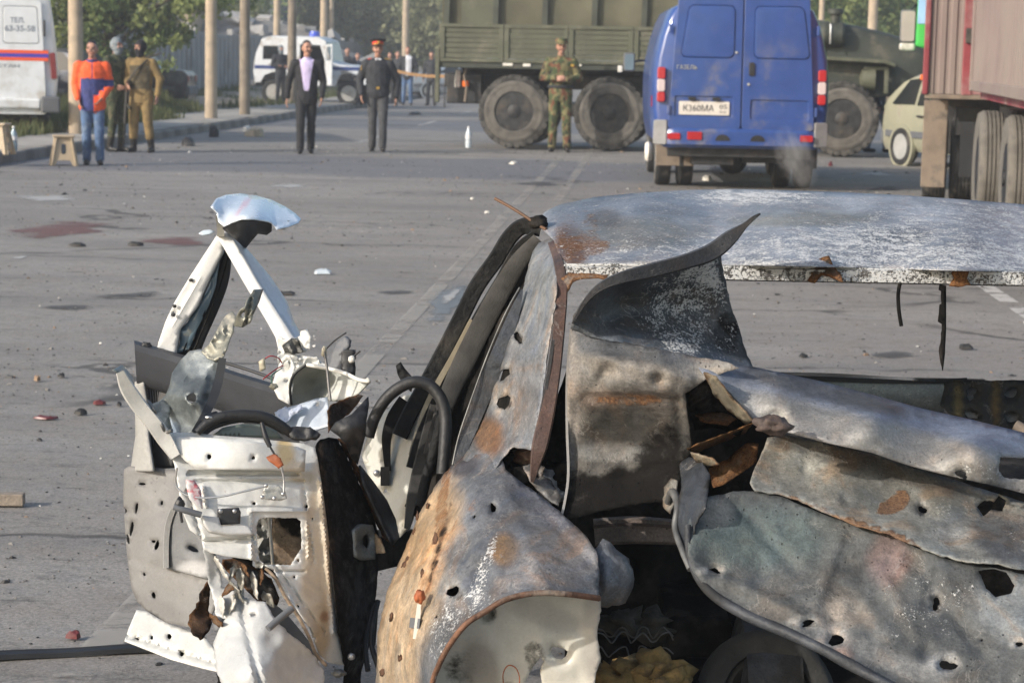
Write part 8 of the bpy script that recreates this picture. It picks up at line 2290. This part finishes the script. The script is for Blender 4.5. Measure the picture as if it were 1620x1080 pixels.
    plate('door_edge_flange', [(534, 694), (544, 698), (566, 740), (592, 790), (618, 842), (624, 866), (606, 850), (596, 830), (575, 780), (550, 725)], [(534, 694, 4.41), (592, 790, 4.42), (624, 866, 4.44), (575, 780, 4.44)], 'burnt_dull', D, tint=(0.09, 0.06, 0.045), wear=(0.4, 0, 0.3), h=6, crumple=0.008, cf=0.03)
    plate('lock_body', [(560, 838), (572, 828), (590, 830), (596, 850), (594, 884), (576, 886), (562, 880)], [(560, 838, 4.36), (596, 850, 4.40), (576, 886, 4.36)], 'zinc', D, tint=(0.32, 0.33, 0.31), wear=(0.1, 0.1, 0.45), h=5, holes=[(580, 856, 5, 12)], crumple=0.004, thick=0.02)
    plate('lock_tab', [(592, 842), (602, 852), (609, 874), (594, 876)], [(592, 842, 4.36), (609, 874, 4.34), (594, 876, 4.36)], 'burnt_dull', D, tint=(0.4, 0.32, 0.22), wear=(0.2, 0, 0.2), h=5)
    plate('rubber_sheet', [(522, 680), (530, 668), (545, 660), (556, 655), (570, 640), (583, 627), (584, 640), (580, 665), (578, 690), (572, 712), (566, 735), (556, 725), (548, 704), (536, 690)], [(522, 680, 4.36), (583, 627, 4.42), (566, 735, 4.40), (548, 685, 4.33)], 'hose', D, h=6, crumple=0.02, cf=0.03, thick=0.004)
    plate('rubber_fold', [(570, 735), (590, 760), (612, 790), (626, 820), (632, 850), (622, 862), (606, 830), (590, 795), (576, 765)], [(570, 735, 4.42), (632, 850, 4.44), (590, 795, 4.38)], 'hose', D, h=6, crumple=0.015, cf=0.04, thick=0.005)
    plate('charred_flap', [(519, 650), (524, 640), (548, 630), (566, 624), (574, 626), (568, 636), (556, 652), (540, 664), (528, 674), (520, 684)], [(519, 650, 4.40), (574, 626, 4.44), (520, 684, 4.37), (545, 645, 4.46)], 'burnt_dull', D, tint=(0.06, 0.04, 0.03), wear=(0.35, 0.1, 0.3), h=5, crumple=0.01, cf=0.04)
    rod('cable', [(582, 1060, 4.3), (578, 1020, 4.34), (584, 985, 4.38), (594, 955, 4.4), (590, 1020, 4.38)], 0.006, 'hose', D)
    rod('cable', [(598, 950, 4.38), (590, 985, 4.34), (588, 1020, 4.31), (600, 1060, 4.28), (606, 1100, 4.26)], 0.006, 'hose', D)
    lump('hinge_bolt', (556, 1038, 4.24), (0.008, 0.006, 0.008), 'steel', D, 9, 0.1)
    lump('hinge_clip', (536, 1064, 4.23), (0.014, 0.01, 0.008), 'zinc_plain', D, 8, 0.5)
    strap('bent_edge', [(190, 588, 4.16, 7), (202, 615, 4.18, 12), (222, 644, 4.20, 13), (245, 672, 4.21, 13), (262, 696, 4.22, 13), (278, 722, 4.22, 9)], 12, 0.012, 'white_metal', D, k=6, tint=(0.82, 0.81, 0.76), wear=(0.12, 0, 0), bow=0.012)
    plate('bent_edge_end', [(180, 584), (193, 577), (204, 588), (212, 600), (211, 612), (200, 602), (190, 592)], [(180, 584, 4.16), (193, 577, 4.22), (211, 612, 4.22)], 'zinc', D, tint=(0.45, 0.5, 0.5), wear=(0, 0, 0.1), h=5, crumple=0.004, thick=0.004)
    rod('wavy_edge', [(234, 634, 4.22), (244, 648, 4.20), (248, 662, 4.22), (256, 672, 4.20), (262, 684, 4.21), (272, 680, 4.2)], 0.0035, 'zinc_plain', D)
    plate('crumpled_skin', [(322, 868), (336, 874), (345, 884), (346, 900), (352, 930), (372, 935), (384, 930), (386, 944), (404, 950), (420, 952), (440, 985), (462, 1005), (482, 1020), (500, 1040), (512, 1060), (530, 1180), (350, 1180), (362, 1110), (350, 1080), (342, 1058), (338, 1020), (344, 998), (352, 985), (360, 978), (342, 976), (338, 950), (330, 920), (326, 890)],
          [(322, 868, 4.18), (352, 930, 4.2), (404, 950, 4.14), (500, 1040, 4.16), (530, 1180, 4.05), (350, 1180, 4.0), (340, 1030, 4.12), (338, 950, 4.18), (400, 1060, 3.98), (470, 1070, 4.08), (376, 990, 4.12)],
          'white_metal', D, tint=(0.58, 0.59, 0.59), wear=(0.14, 0, 0.10), h=4.6, crumple=0.007, cf=0.03, jag=0.7, dents=[(430, 1010, 14, 0.012)],
          holes=[(400, 972, 4, 2), (341, 990, 2.5)], ridges=[((380, 955), (414, 1090), 5, 0.016)],
          spots=[(365, 920, 22, 20, 'rust', 0.45), (348, 955, 16, 12, 'rust', 0.5), (350, 970, 12, 10, 'soot', 0.4), (376, 1032, 16, 8, 'rust', 0.55), (428, 1033, 6, 7, 'rust', 0.5, 30), (470, 1020, 40, 16, 'tint', (0.6, 0.6, 0.57)), (352, 1005, 12, 30, 'soot', 0.25)])
    plate('torn_core', [(352, 884), (372, 882), (400, 894), (430, 915), (442, 945), (436, 962), (420, 954), (402, 944), (388, 930), (372, 914), (356, 902)], [(352, 884, 4.24), (442, 945, 4.24), (388, 930, 4.2), (400, 894, 4.26)], 'burnt_dull', D, tint=(0.09, 0.085, 0.075), wear=(0.45, 0.3, 0.3), h=6, crumple=0.03, cf=0.045)
    rg = random.Random(8)
    for i, (x, y) in enumerate([(350, 900), (366, 906), (360, 932), (350, 958), (374, 936), (388, 902), (402, 926), (424, 948), (344, 985), (366, 955), (380, 918), (412, 912)]):
        a_ = R(rg.uniform(40, 130)); l_, w_ = rg.uniform(12, 24), rg.uniform(3, 7)
        ca, sa = math.cos(a_), math.sin(a_)
        o_ = [(x + u * l_ * ca - v * w_ * sa, y + u * l_ * sa + v * w_ * ca) for u, v in ((-1, -.2), (-.5, -1), (.2, -.8), (1, .1), (.5, .7), (-.3, 1), (-.8, .6))]
        plate('torn_scrap', o_, [(*o_[0], 4.17), (*o_[3], 4.14), (*o_[5], 4.18)], ('white_metal', 'zinc', 'burnt_dull')[i % 3], D, tint=((0.7, 0.67, 0.6), (0.5, 0.48, 0.42), (0.3, 0.2, 0.12))[i % 3], wear=(0.4, 0.1, 0.3), h=4, crumple=0.012, cf=0.09, jag=0.8)
    rod('guide_bar', [(424, 994, 4.06), (442, 978, 4.08), (462, 962, 4.10)], 0.0075, 'grey_plastic', D, k=3)
    strap('guide_channel', [(420, 952, 4.2, 6), (442, 972, 4.2, 9), (462, 996, 4.2, 10), (484, 1022, 4.2, 9), (504, 1044, 4.2, 6)], 8, 0.03, 'grey_plastic', D)
    rod('torn_rim', [(420, 898, 4.17), (436, 915, 4.17), (452, 945, 4.165), (470, 972, 4.165), (480, 990, 4.165), (490, 1010, 4.165), (500, 1034, 4.17), (516, 1052, 4.18)], 0.0035, 'rust_edge', D)
    plate('burnt_trim', [(334, 912), (332, 940), (330, 965), (336, 985), (330, 1000), (318, 1010), (306, 1002), (298, 985), (300, 972), (312, 960), (318, 940), (326, 925)], [(334, 912, 4.3), (298, 985, 4.22), (318, 1010, 4.18), (336, 985, 4.26)], 'burnt_dull', D, tint=(0.14, 0.075, 0.035), wear=(0.4, 0.0, 0.35), h=5.5, crumple=0.02, cf=0.04, jag=0.8, thick=0.004)
    plate('grey_pad', [(336, 982), (350, 974), (360, 980), (362, 996), (338, 998)], [(336, 982, 4.2), (360, 980, 4.18), (350, 998, 4.18)], 'grey_plastic', D, h=6, crumple=0.006, thick=0.01)
    plate('white_skirt', [(345, 1075), (342, 1065), (362, 1078), (380, 1110), (380, 1180), (330, 1180), (336, 1100)], [(345, 1075, 4.2), (380, 1110, 4.18), (330, 1180, 4.2)], 'soot', D, h=9, crumple=0.004)
M['sticker'] = simple('sticker', (0.6, 0.58, 0.56), 0.4, var=0.1, dirt=(0.5, 0.05, 0.08), dscale=60, damt=0.5)
M['rust_edge'] = simple('rust_edge', (0.36, 0.27, 0.19), 0.6, 0.2, var=0.5, scale=40)
rear_door()

# ---- front door beyond it: grey lining, charcoal capping, white window frame with the crushed roof corner
def front_door():
    Fd = plate('front_door', [(196, 742), (204, 737), (230, 738), (275, 742), (300, 750), (330, 820), (345, 900), (340, 960), (330, 985), (300, 992), (262, 984), (232, 966), (216, 950), (208, 930), (202, 890), (198, 840), (195, 790)],
               [(196, 742, 4.84), (275, 742, 4.80), (345, 900, 4.62), (330, 985, 4.56), (216, 950, 4.74), (200, 850, 4.82), (262, 860, 4.70)],
               'trim', WR, tint=(0.185, 0.18, 0.174), wear=(0, 0, 0.02), h=7, crumple=0.003, label='grey lined front door standing wide open', lip=0.12,
               holes=[(216, 803, 2.5, 8, 10), (208, 836, 3, 11, 8), (202, 852, 2.5, 9, -14), (248, 862, 3, 9, 20), (225, 765, 6, 2), (228, 908, 2, 3), (243, 941, 3, 6, -20), (256, 795, 2, 4), (198, 808, 3, 4), (243, 856, 4, 2)],
               ridges=[((196, 812), (280, 812), 2.2, 0.006), ((198, 752), (280, 760), 2, 0.005), ((200, 882), (270, 904), 2.2, 0.008), ((270, 904), (330, 925), 2.2, 0.008)],
               spots=[(215, 890, 22, 14, 'soot', 0.3), (270, 970, 60, 18, 'tint', (0.18, 0.175, 0.17)), (225, 765, 14, 8, 'soot', 0.3), (245, 960, 50, 14, 'tint', (0.15, 0.145, 0.14), 22)])
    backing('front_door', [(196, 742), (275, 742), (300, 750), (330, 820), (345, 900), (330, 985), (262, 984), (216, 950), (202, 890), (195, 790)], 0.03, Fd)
    plate('arm_rest', [(266, 812), (280, 806), (300, 812), (330, 880), (336, 918), (300, 908), (264, 898), (262, 860)], [(266, 812, 4.66), (300, 812, 4.62), (336, 918, 4.58), (264, 898, 4.66)], 'trim', Fd, tint=(0.15, 0.155, 0.16), h=6, crumple=0.003, holes=[(305, 868, 9, 4, 20)], spots=[(310, 900, 26, 14, 'tint', (0.4, 0.4, 0.4))], thick=0.008)
    strap('arm_rest_edge', [(274, 806, 4.65, 5), (266, 830, 4.66, 5), (263, 862, 4.66, 5), (263, 898, 4.655, 5)], 5, 0.03, 'trim', Fd, tint=(0.27, 0.27, 0.265), bow=0.01)
    plate('lining_post', [(213, 604), (226, 602), (232, 640), (234, 690), (242, 745), (206, 745), (214, 690)], [(213, 604, 4.86), (232, 640, 4.84), (242, 745, 4.78), (206, 745, 4.84)], 'trim', Fd, tint=(0.3, 0.295, 0.28), h=7, crumple=0.003, thick=0.006)
    plate('mesh_panel', [(228, 596), (262, 606), (280, 640), (276, 740), (242, 742), (236, 680), (232, 630)], [(228, 596, 4.88), (262, 606, 4.86), (276, 740, 4.82), (242, 742, 4.84)], 'black', Fd, h=8, crumple=0.003)
    for i in range(11): rod('mesh_rib', [(232 + i * 4, 598 + i * 1.2, 4.865), (237 + i * 4, 660, 4.86), (241 + i * 3.4, 738, 4.845)], 0.0014, 'grey_plastic', Fd, k=2, n=6)
    rings = []
    ax = crom([(213, 552, 4.86, 0), (260, 566, 4.84, 0), (320, 584, 4.80, 0), (380, 604, 4.76, 0), (440, 622, 4.72, 0), (470, 632, 4.70, 0)], 6)
    for (x, y, Y_, _) in ax:
        hgt = 54 + max(0, x - 360) * 0.35
        sec = [(0, -12, 0.03), (0, -14, 0.0), (0, -8, -0.025), (0, 2, -0.036), (0, hgt * 0.7, -0.028), (0, hgt, -0.005), (0, hgt + 3, 0.02), (0, hgt - 4, 0.035)]
        rings.append(pts3([(x + dy * 0.06, y + dy, Y_ + dd) for _, dy, dd in sec]))
    mb = MB(); mb.loft(rings)
    cap = mb.build('door_capping', M['charcoal_trim'], Fd, smooth=40)
    rod('capping_strip', [(350, 572, 4.745), (390, 584, 4.72), (430, 598, 4.69), (458, 610, 4.67)], 0.0035, 'black', Fd)
    lump('capping_hole', (231, 546, 4.84), (0.012, 0.006, 0.008), 'black', Fd, 2, 0.4)
    plate('door_sill', [(216, 964), (232, 966), (262, 984), (300, 998), (326, 1010), (342, 1030), (346, 1062), (320, 1056), (270, 1042), (230, 1026), (197, 1013), (204, 992)], [(216, 964, 4.70), (342, 1030, 4.52), (346, 1062, 4.46), (197, 1013, 4.62), (260, 1000, 4.62)], 'white_metal', Fd, tint=(0.82, 0.82, 0.78), wear=(0.03, 0, 0), h=6, crumple=0.005, lip=0.3, holes=[(268, 1006, 3, 5), (217, 1010, 3, 1.5, 20), (240, 1008, 2.2, 4), (288, 1034, 3, 4, 30)], ridges=[((200, 1004), (344, 1050), 2.2, 0.012)], spots=[(278, 1036, 14, 8, 'rust', 0.25), (320, 1035, 12, 8, 'rust', 0.3)])
    backing('door_sill', [(216, 964), (262, 984), (326, 1010), (346, 1062), (270, 1042), (197, 1013)], 0.03, Fd, k=0.94)
    fa = [(344, 372, 4.84), (250, 545, 4.86), (280, 545, 4.855)]
    plate('window_frame', [(343, 372), (352, 368), (357, 386), (350, 402), (331, 440), (311, 486), (284, 522), (276, 566), (246, 562), (251, 540), (262, 508), (276, 478), (300, 438), (322, 404)], fa, 'white_metal', Fd, tint=(0.84, 0.84, 0.82), h=7, crumple=0.002, thick=0.022, lip=0.3, holes=[(275, 497, 3.5, 4)], spots=[(302, 443, 3, 3, 'rust', 0.6), (277, 480, 4, 3, 'rust', 0.5)], ridges=[((348, 378), (262, 540), 3, -0.004)])
    fb = [(348, 366, 4.82), (484, 536, 4.71), (438, 542, 4.715)]
    plate('window_frame', [(344, 366), (356, 366), (368, 378), (384, 404), (408, 446), (432, 484), (462, 530), (474, 548), (440, 552), (436, 534), (424, 512), (386, 448), (354, 392), (346, 380)], fb, 'white_metal', Fd, tint=(0.86, 0.86, 0.85), h=7, crumple=0.002, thick=0.022)
    plate('frame_side', [(356, 366), (366, 370), (384, 386), (402, 406), (430, 440), (454, 476), (466, 510), (480, 534), (474, 548), (462, 530), (432, 484), (408, 446), (384, 404), (368, 378)], [(356, 366, 4.82), (402, 406, 4.84), (454, 476, 4.84), (480, 534, 4.76), (408, 446, 4.775), (462, 530, 4.72)], 'white_metal', Fd, tint=(0.74, 0.77, 0.82), h=6, crumple=0.002, thick=0.008, spots=[(402, 412, 6, 3, 'soot', 0.4, 45), (392, 400, 4, 2, 'rust', 0.4)])
    for x, y in ((302, 443), (276, 484), (274, 498)): lump('rivet_hole', (x, y, 4.845), (0.005, 0.004, 0.004), 'dark_metal', Fd, x, 0.2)
    strap('window_channel', [(354, 388, 4.88, 6), (352, 412, 4.885, 14), (342, 446, 4.89, 19), (326, 488, 4.89, 19), (310, 526, 4.89, 18), (298, 556, 4.89, 18), (290, 580, 4.89, 16)], 18, 0.02, 'channel_black', Fd, k=5, bow=0.006)
    for o_ in (-8, 0, 8): rod('channel_rib', [(354 + o_, 400, 4.868), (342 + o_, 446, 4.872), (326 + o_, 488, 4.872), (298 + o_, 556, 4.872)], 0.002, 'seal', Fd, k=3, n=6)
    plate('glass_sliver', [(350, 392), (344, 420), (330, 452), (316, 482), (296, 510), (286, 520), (284, 545), (276, 560), (300, 552), (312, 520), (330, 484), (342, 450)], [(350, 392, 4.865), (284, 545, 4.87), (330, 484, 4.865)], 'glass_blue', Fd, h=8, crumple=0.006, cf=0.04)
    plate('crushed_corner', [(334, 326), (342, 314), (358, 308), (380, 306), (404, 309), (430, 316), (452, 327), (468, 338), (476, 346), (472, 352), (456, 358), (438, 362), (430, 352), (424, 350), (402, 346), (382, 346), (366, 352), (354, 358), (346, 350), (344, 336)], [(334, 326, 4.74), (380, 306, 4.92), (430, 316, 4.94), (476, 348, 4.82), (438, 362, 4.72), (382, 346, 4.70), (354, 358, 4.72), (410, 330, 4.78)], 'chrome_paint', Fd, tint=(0.66, 0.73, 0.80), wear=(0, 0, 0), h=5.5, crumple=0.008, cf=0.02, ridges=[((432, 318), (434, 352), 3, 0.008), ((430, 358), (470, 350), 3, 0.01)],
          spots=[(388, 322, 4, 26, 'tint', (0.72, 0.5, 0.55), 40), (455, 352, 12, 5, 'soot', 0.5, -20), (428, 352, 8, 6, 'soot', 0.5)], thick=0.003)  # bluish tint paints the sky's reflection into the white plate
    plate('corner_underside', [(352, 362), (364, 352), (382, 346), (400, 346), (418, 350), (430, 352), (430, 366), (422, 372), (408, 370), (396, 384), (388, 394), (378, 384), (366, 374)], [(352, 362, 4.76), (400, 346, 4.72), (430, 366, 4.80), (388, 394, 4.84)], 'black', Fd, h=5.5, crumple=0.012, cf=0.05, thick=0.004)
    strap('frame_tip', [(344, 340, 4.76, 4), (348, 356, 4.78, 5), (349, 374, 4.80, 6)], 5, 0.02, 'white_metal', Fd, k=3, tint=(0.72, 0.69, 0.6))
    plate('clear_shard', [(314, 369), (322, 364), (332, 363), (340, 366), (332, 370), (320, 372)], [(314, 369, 4.74), (332, 363, 4.75), (332, 370, 4.74)], 'clear_plastic', Fd, h=4, crumple=0.002)
    for i, (o_, Y_, tn, mt) in enumerate([([(440, 534), (462, 536), (480, 530), (488, 540), (484, 556), (468, 560), (446, 566), (440, 556)], 4.68, (0.8, 0.79, 0.75), 'white_metal'), ([(476, 524), (486, 520), (492, 532), (490, 552), (480, 548), (474, 536)], 4.64, (0.78, 0.77, 0.72), 'white_metal'), ([(440, 560), (470, 562), (500, 566), (520, 580), (500, 588), (470, 584), (452, 600), (442, 590)], 4.66, (0.8, 0.8, 0.77), 'white_metal'), ([(446, 546), (462, 534), (474, 540), (478, 556), (462, 560), (450, 558)], 4.66, (0.12, 0.12, 0.11), 'zinc')]):
        plate('torn_foot', o_, [(o_[0][0], o_[0][1], Y_), (o_[2][0], o_[2][1], Y_ - 0.02), (o_[5][0], o_[5][1], Y_ - 0.01)], mt, Fd, tint=tn, wear=(0.1, 0, 0.1), h=4.5, crumple=0.02, cf=0.06, jag=0.5)
    plate('hinge_pillar', [(446, 566), (458, 560), (466, 580), (462, 620), (458, 640), (440, 630), (430, 610), (436, 590)], [(446, 566, 4.64), (466, 580, 4.62), (458, 640, 4.58), (430, 610, 4.62)], 'white_metal', Fd, tint=(0.8, 0.79, 0.74), wear=(0.06, 0, 0.06), h=5, holes=[(454, 578, 6, 8, 30), (453, 602, 3)], crumple=0.008, cf=0.04)
    plate('mirror_shell', [(461, 640), (458, 610), (464, 592), (476, 580), (486, 577), (510, 580), (540, 588), (562, 598), (585, 603), (578, 610), (566, 622), (548, 632), (530, 634), (510, 630), (490, 634), (474, 642)], [(461, 640, 4.60), (486, 577, 4.58), (585, 603, 4.50), (548, 632, 4.52), (505, 605, 4.68)], 'trim', Fd, tint=(0.25, 0.255, 0.225), h=6, crumple=0.004, spots=[(545, 605, 40, 18, 'tint', (0.48, 0.49, 0.45), 10), (540, 622, 30, 10, 'tint', (0.6, 0.6, 0.56))], thick=0.004)
    rod('mirror_rim', [(486, 577, 4.57), (515, 582, 4.55), (545, 590, 4.53), (566, 600, 4.50), (583, 603, 4.49), (580, 598, 4.49)], 0.0045, 'white_plastic', Fd)
    rod('mirror_rim', [(461, 640, 4.59), (459, 612, 4.58), (466, 592, 4.57), (484, 577, 4.57)], 0.003, 'black', Fd)
    plate('wing_plate', [(436, 655), (452, 645), (470, 640), (500, 630), (518, 628), (520, 660), (524, 672), (500, 680), (470, 690), (450, 684), (430, 668)], [(436, 655, 4.52), (518, 628, 4.48), (500, 680, 4.42), (430, 668, 4.52)], 'white_metal', Fd, tint=(0.66, 0.72, 0.78), wear=(0.02, 0, 0.02), h=6, holes=[(502, 640, 3)], crumple=0.01, cf=0.03)
    plate('paint_flap', [(434, 652), (452, 642), (458, 648), (476, 640), (480, 646), (462, 658), (450, 668), (440, 664)], [(434, 652, 4.50), (476, 640, 4.47), (450, 668, 4.46)], 'white_metal', Fd, tint=(0.68, 0.73, 0.85), h=4, crumple=0.012, cf=0.08, jag=0.6)
    plate('mirror_body', [(518, 580), (524, 560), (532, 542), (544, 532), (552, 536), (553, 548), (546, 556), (542, 570), (540, 586), (528, 586)], [(518, 580, 4.62), (552, 536, 4.62), (540, 586, 4.6)], 'grey_plastic', Fd, h=5, crumple=0.008, cf=0.05, thick=0.012)
    plate('mirror_motor', [(540, 556), (548, 552), (560, 554), (562, 566), (560, 590), (548, 590), (540, 584)], [(540, 556, 4.58), (560, 554, 4.58), (548, 590, 4.57)], 'black', Fd, h=5, crumple=0.006, cf=0.06, thick=0.02)
    lump('mirror_gear', (556, 568, 4.555), (0.008, 0.005, 0.008), 'white_plastic', Fd, 3, 0.25)
    rod('mirror_arm', [(516, 552, 4.60), (528, 540, 4.59), (540, 531, 4.58), (548, 526, 4.58)], 0.0018, 'black', Fd, n=6)
    rod('mirror_arm', [(560, 563, 4.56), (566, 558, 4.56), (570, 555, 4.56)], 0.0025, 'black', Fd, n=6)
    rod('mirror_rod', [(512, 550, 4.50), (517, 580, 4.49), (520, 610, 4.48), (523, 634, 4.47)], 0.003, 'steel_dark', Fd)
    lump('rod_bracket', (513, 556, 4.5), (0.006, 0.005, 0.012), 'connector', Fd, 6, 0.4)
    rod('wire', [(418, 568, 4.56), (428, 563, 4.56), (440, 566, 4.57), (446, 574, 4.58)], 0.0015, 'wire_red', Fd, n=6)
    rod('wire', [(416, 600, 4.55), (428, 590, 4.56), (440, 582, 4.57), (448, 578, 4.58)], 0.0015, 'wire_red', Fd, n=6)
    rod('wire', [(430, 606, 4.55), (430, 594, 4.56), (440, 586, 4.57), (446, 582, 4.58)], 0.0014, 'wire_green', Fd, n=6)
    plate('connector', [(409, 572), (418, 566), (420, 584), (411, 588)], [(409, 572, 4.55), (418, 566, 4.55), (411, 588, 4.55)], 'connector', Fd, h=6, crumple=0.001, thick=0.01)
    lump('connector', (433, 611, 4.55), (0.009, 0.007, 0.007), 'connector', Fd, 5, 0.3)
    plate('crumpled_sheet', [(243, 690), (252, 665), (246, 640), (262, 625), (268, 610), (272, 590), (285, 570), (300, 555), (316, 552), (330, 556), (342, 560), (350, 570), (346, 590), (338, 612), (330, 640), (318, 664), (308, 684), (290, 690)], [(243, 690, 4.34), (246, 640, 4.40), (285, 570, 4.44), (342, 560, 4.40), (338, 612, 4.36), (308, 684, 4.30), (295, 630, 4.32), (268, 660, 4.38)],
          'zinc', Fd, tint=(0.19, 0.215, 0.22), wear=(0.03, 0.02, 0.08), h=4.5, lip=0.3, holes=[(303, 629, 7.5, 8.5)], crumple=0.016, cf=0.03, spots=[(320, 575, 30, 20, 'tint', (0.46, 0.5, 0.5)), (300, 560, 20, 10, 'tint', (0.55, 0.58, 0.56)), (270, 680, 14, 20, 'tint', (0.45, 0.53, 0.62))])
    plate('crumpled_sheet', [(318, 556), (330, 545), (344, 520), (356, 500), (368, 492), (374, 500), (370, 520), (362, 540), (354, 566), (340, 570), (328, 566)], [(318, 556, 4.40), (368, 492, 4.46), (354, 566, 4.36), (340, 530, 4.40)], 'zinc', Fd, tint=(0.42, 0.41, 0.34), wear=(0.08, 0.05, 0.08), h=4, crumple=0.016, cf=0.05, spots=[(356, 505, 14, 16, 'tint', (0.78, 0.72, 0.58))])
    plate('crumpled_sheet', [(370, 516), (374, 500), (380, 490), (388, 484), (396, 466), (402, 458), (417, 457), (410, 478), (402, 495), (394, 512), (384, 518)], [(370, 516, 4.40), (417, 457, 4.46), (394, 512, 4.38), (398, 462, 4.40)], 'zinc', Fd, tint=(0.36, 0.36, 0.30), wear=(0.03, 0, 0.05), h=4.5, holes=[(385, 498, 2.5, 5, 15)], crumple=0.004, ridges=[((398, 460), (390, 516), 2.5, 0.012)])
    plate('crumpled_sheet', [(236, 640), (258, 632), (270, 640), (268, 660), (274, 684), (258, 688), (250, 668), (240, 655)], [(236, 640, 4.36), (270, 640, 4.38), (258, 688, 4.28)], 'zinc', Fd, tint=(0.25, 0.28, 0.28), wear=(0, 0, 0.1), h=5, crumple=0.015, cf=0.05)
    strap('dark_channel', [(352, 566, 4.34, 6), (346, 600, 4.33, 7), (336, 632, 4.31, 7), (322, 660, 4.29, 6), (306, 684, 4.28, 4)], 6, 0.02, 'channel_black', Fd, k=5)
    rod('window_seal', [(312, 684, 4.25, .008), (330, 668, 4.26, .010), (356, 658, 4.27, .011), (390, 656, 4.28, .0115), (420, 660, 4.29, .0115), (446, 674, 4.30, .011), (462, 686, 4.31, .010), (482, 690, 4.32, .008)], 0.011, 'hose', Fd)
    rod('window_seal', [(318, 690, 4.27), (340, 674, 4.28), (380, 664, 4.30), (420, 668, 4.31), (450, 684, 4.32)], 0.006, 'hose', Fd)
    plate('seal_end', [(452, 676), (470, 674), (492, 676), (504, 684), (500, 692), (476, 694), (460, 692)], [(452, 676, 4.30), (504, 684, 4.30), (476, 694, 4.29)], 'hose', Fd, h=5, crumple=0.012, cf=0.06, thick=0.008)
    plate('window_glass', [(336, 688), (352, 676), (384, 670), (412, 671), (436, 680), (448, 694)], [(336, 688, 4.32), (384, 670, 4.33), (448, 694, 4.33)], 'glass_green', Fd, h=7, crumple=0.001)
    plate('lock_clip', [(322, 655), (342, 650), (348, 654), (344, 662), (326, 668), (318, 664)], [(322, 655, 4.28), (348, 654, 4.27), (326, 668, 4.26)], 'black', Fd, h=5, crumple=0.008, cf=0.08, thick=0.006)
    lump('clip_shine', (330, 660, 4.255), (0.008, 0.003, 0.003), 'steel', Fd, 1, 0.3)
    h_ = MB(); a_, b_ = pts3([(470, 900, 4.6), (640, 860, 4.9)]); h_.bar(a_, b_, 0.06, 0.08); h_.build('hinge_arm', M['soot'], Fd, smooth=None)
M['charcoal_trim'] = simple('charcoal_trim', (0.05, 0.053, 0.06), 0.5, var=0.08, scale=20, bmp=0.15, bscale=200, spec=0.2)
M['channel_black'] = simple('channel_black', (0.02, 0.021, 0.024), 0.45, var=0.3, scale=10)
M['chrome_paint'] = metal_mat('chrome_paint', 0.25, 0.18, 0.6, 0.2, 0.05)
M['glass_green'] = simple('glass_green', (0.16, 0.19, 0.17), 0.15, var=0.15)
front_door()
# ================================================================== dusty air over the whole street
def haze():
    m = bpy.data.materials.new('haze'); m.use_nodes = True
    nt = m.node_tree; nt.nodes.clear()
    out = nt.nodes.new('ShaderNodeOutputMaterial'); v = nt.nodes.new('ShaderNodeVolumePrincipled')
    v.inputs['Color'].default_value = (0.86, 0.88, 0.92, 1)
    v.inputs['Density'].default_value = 0.0021
    v.inputs['Anisotropy'].default_value = 0.2
    nt.links.new(v.outputs[0], out.inputs['Volume'])
    mb = MB(); mb.box((0, 190, 6.9), (340, 480, 16.0))
    o = mb.build('haze', m, None, smooth=None); o['kind'] = 'stuff'
haze()
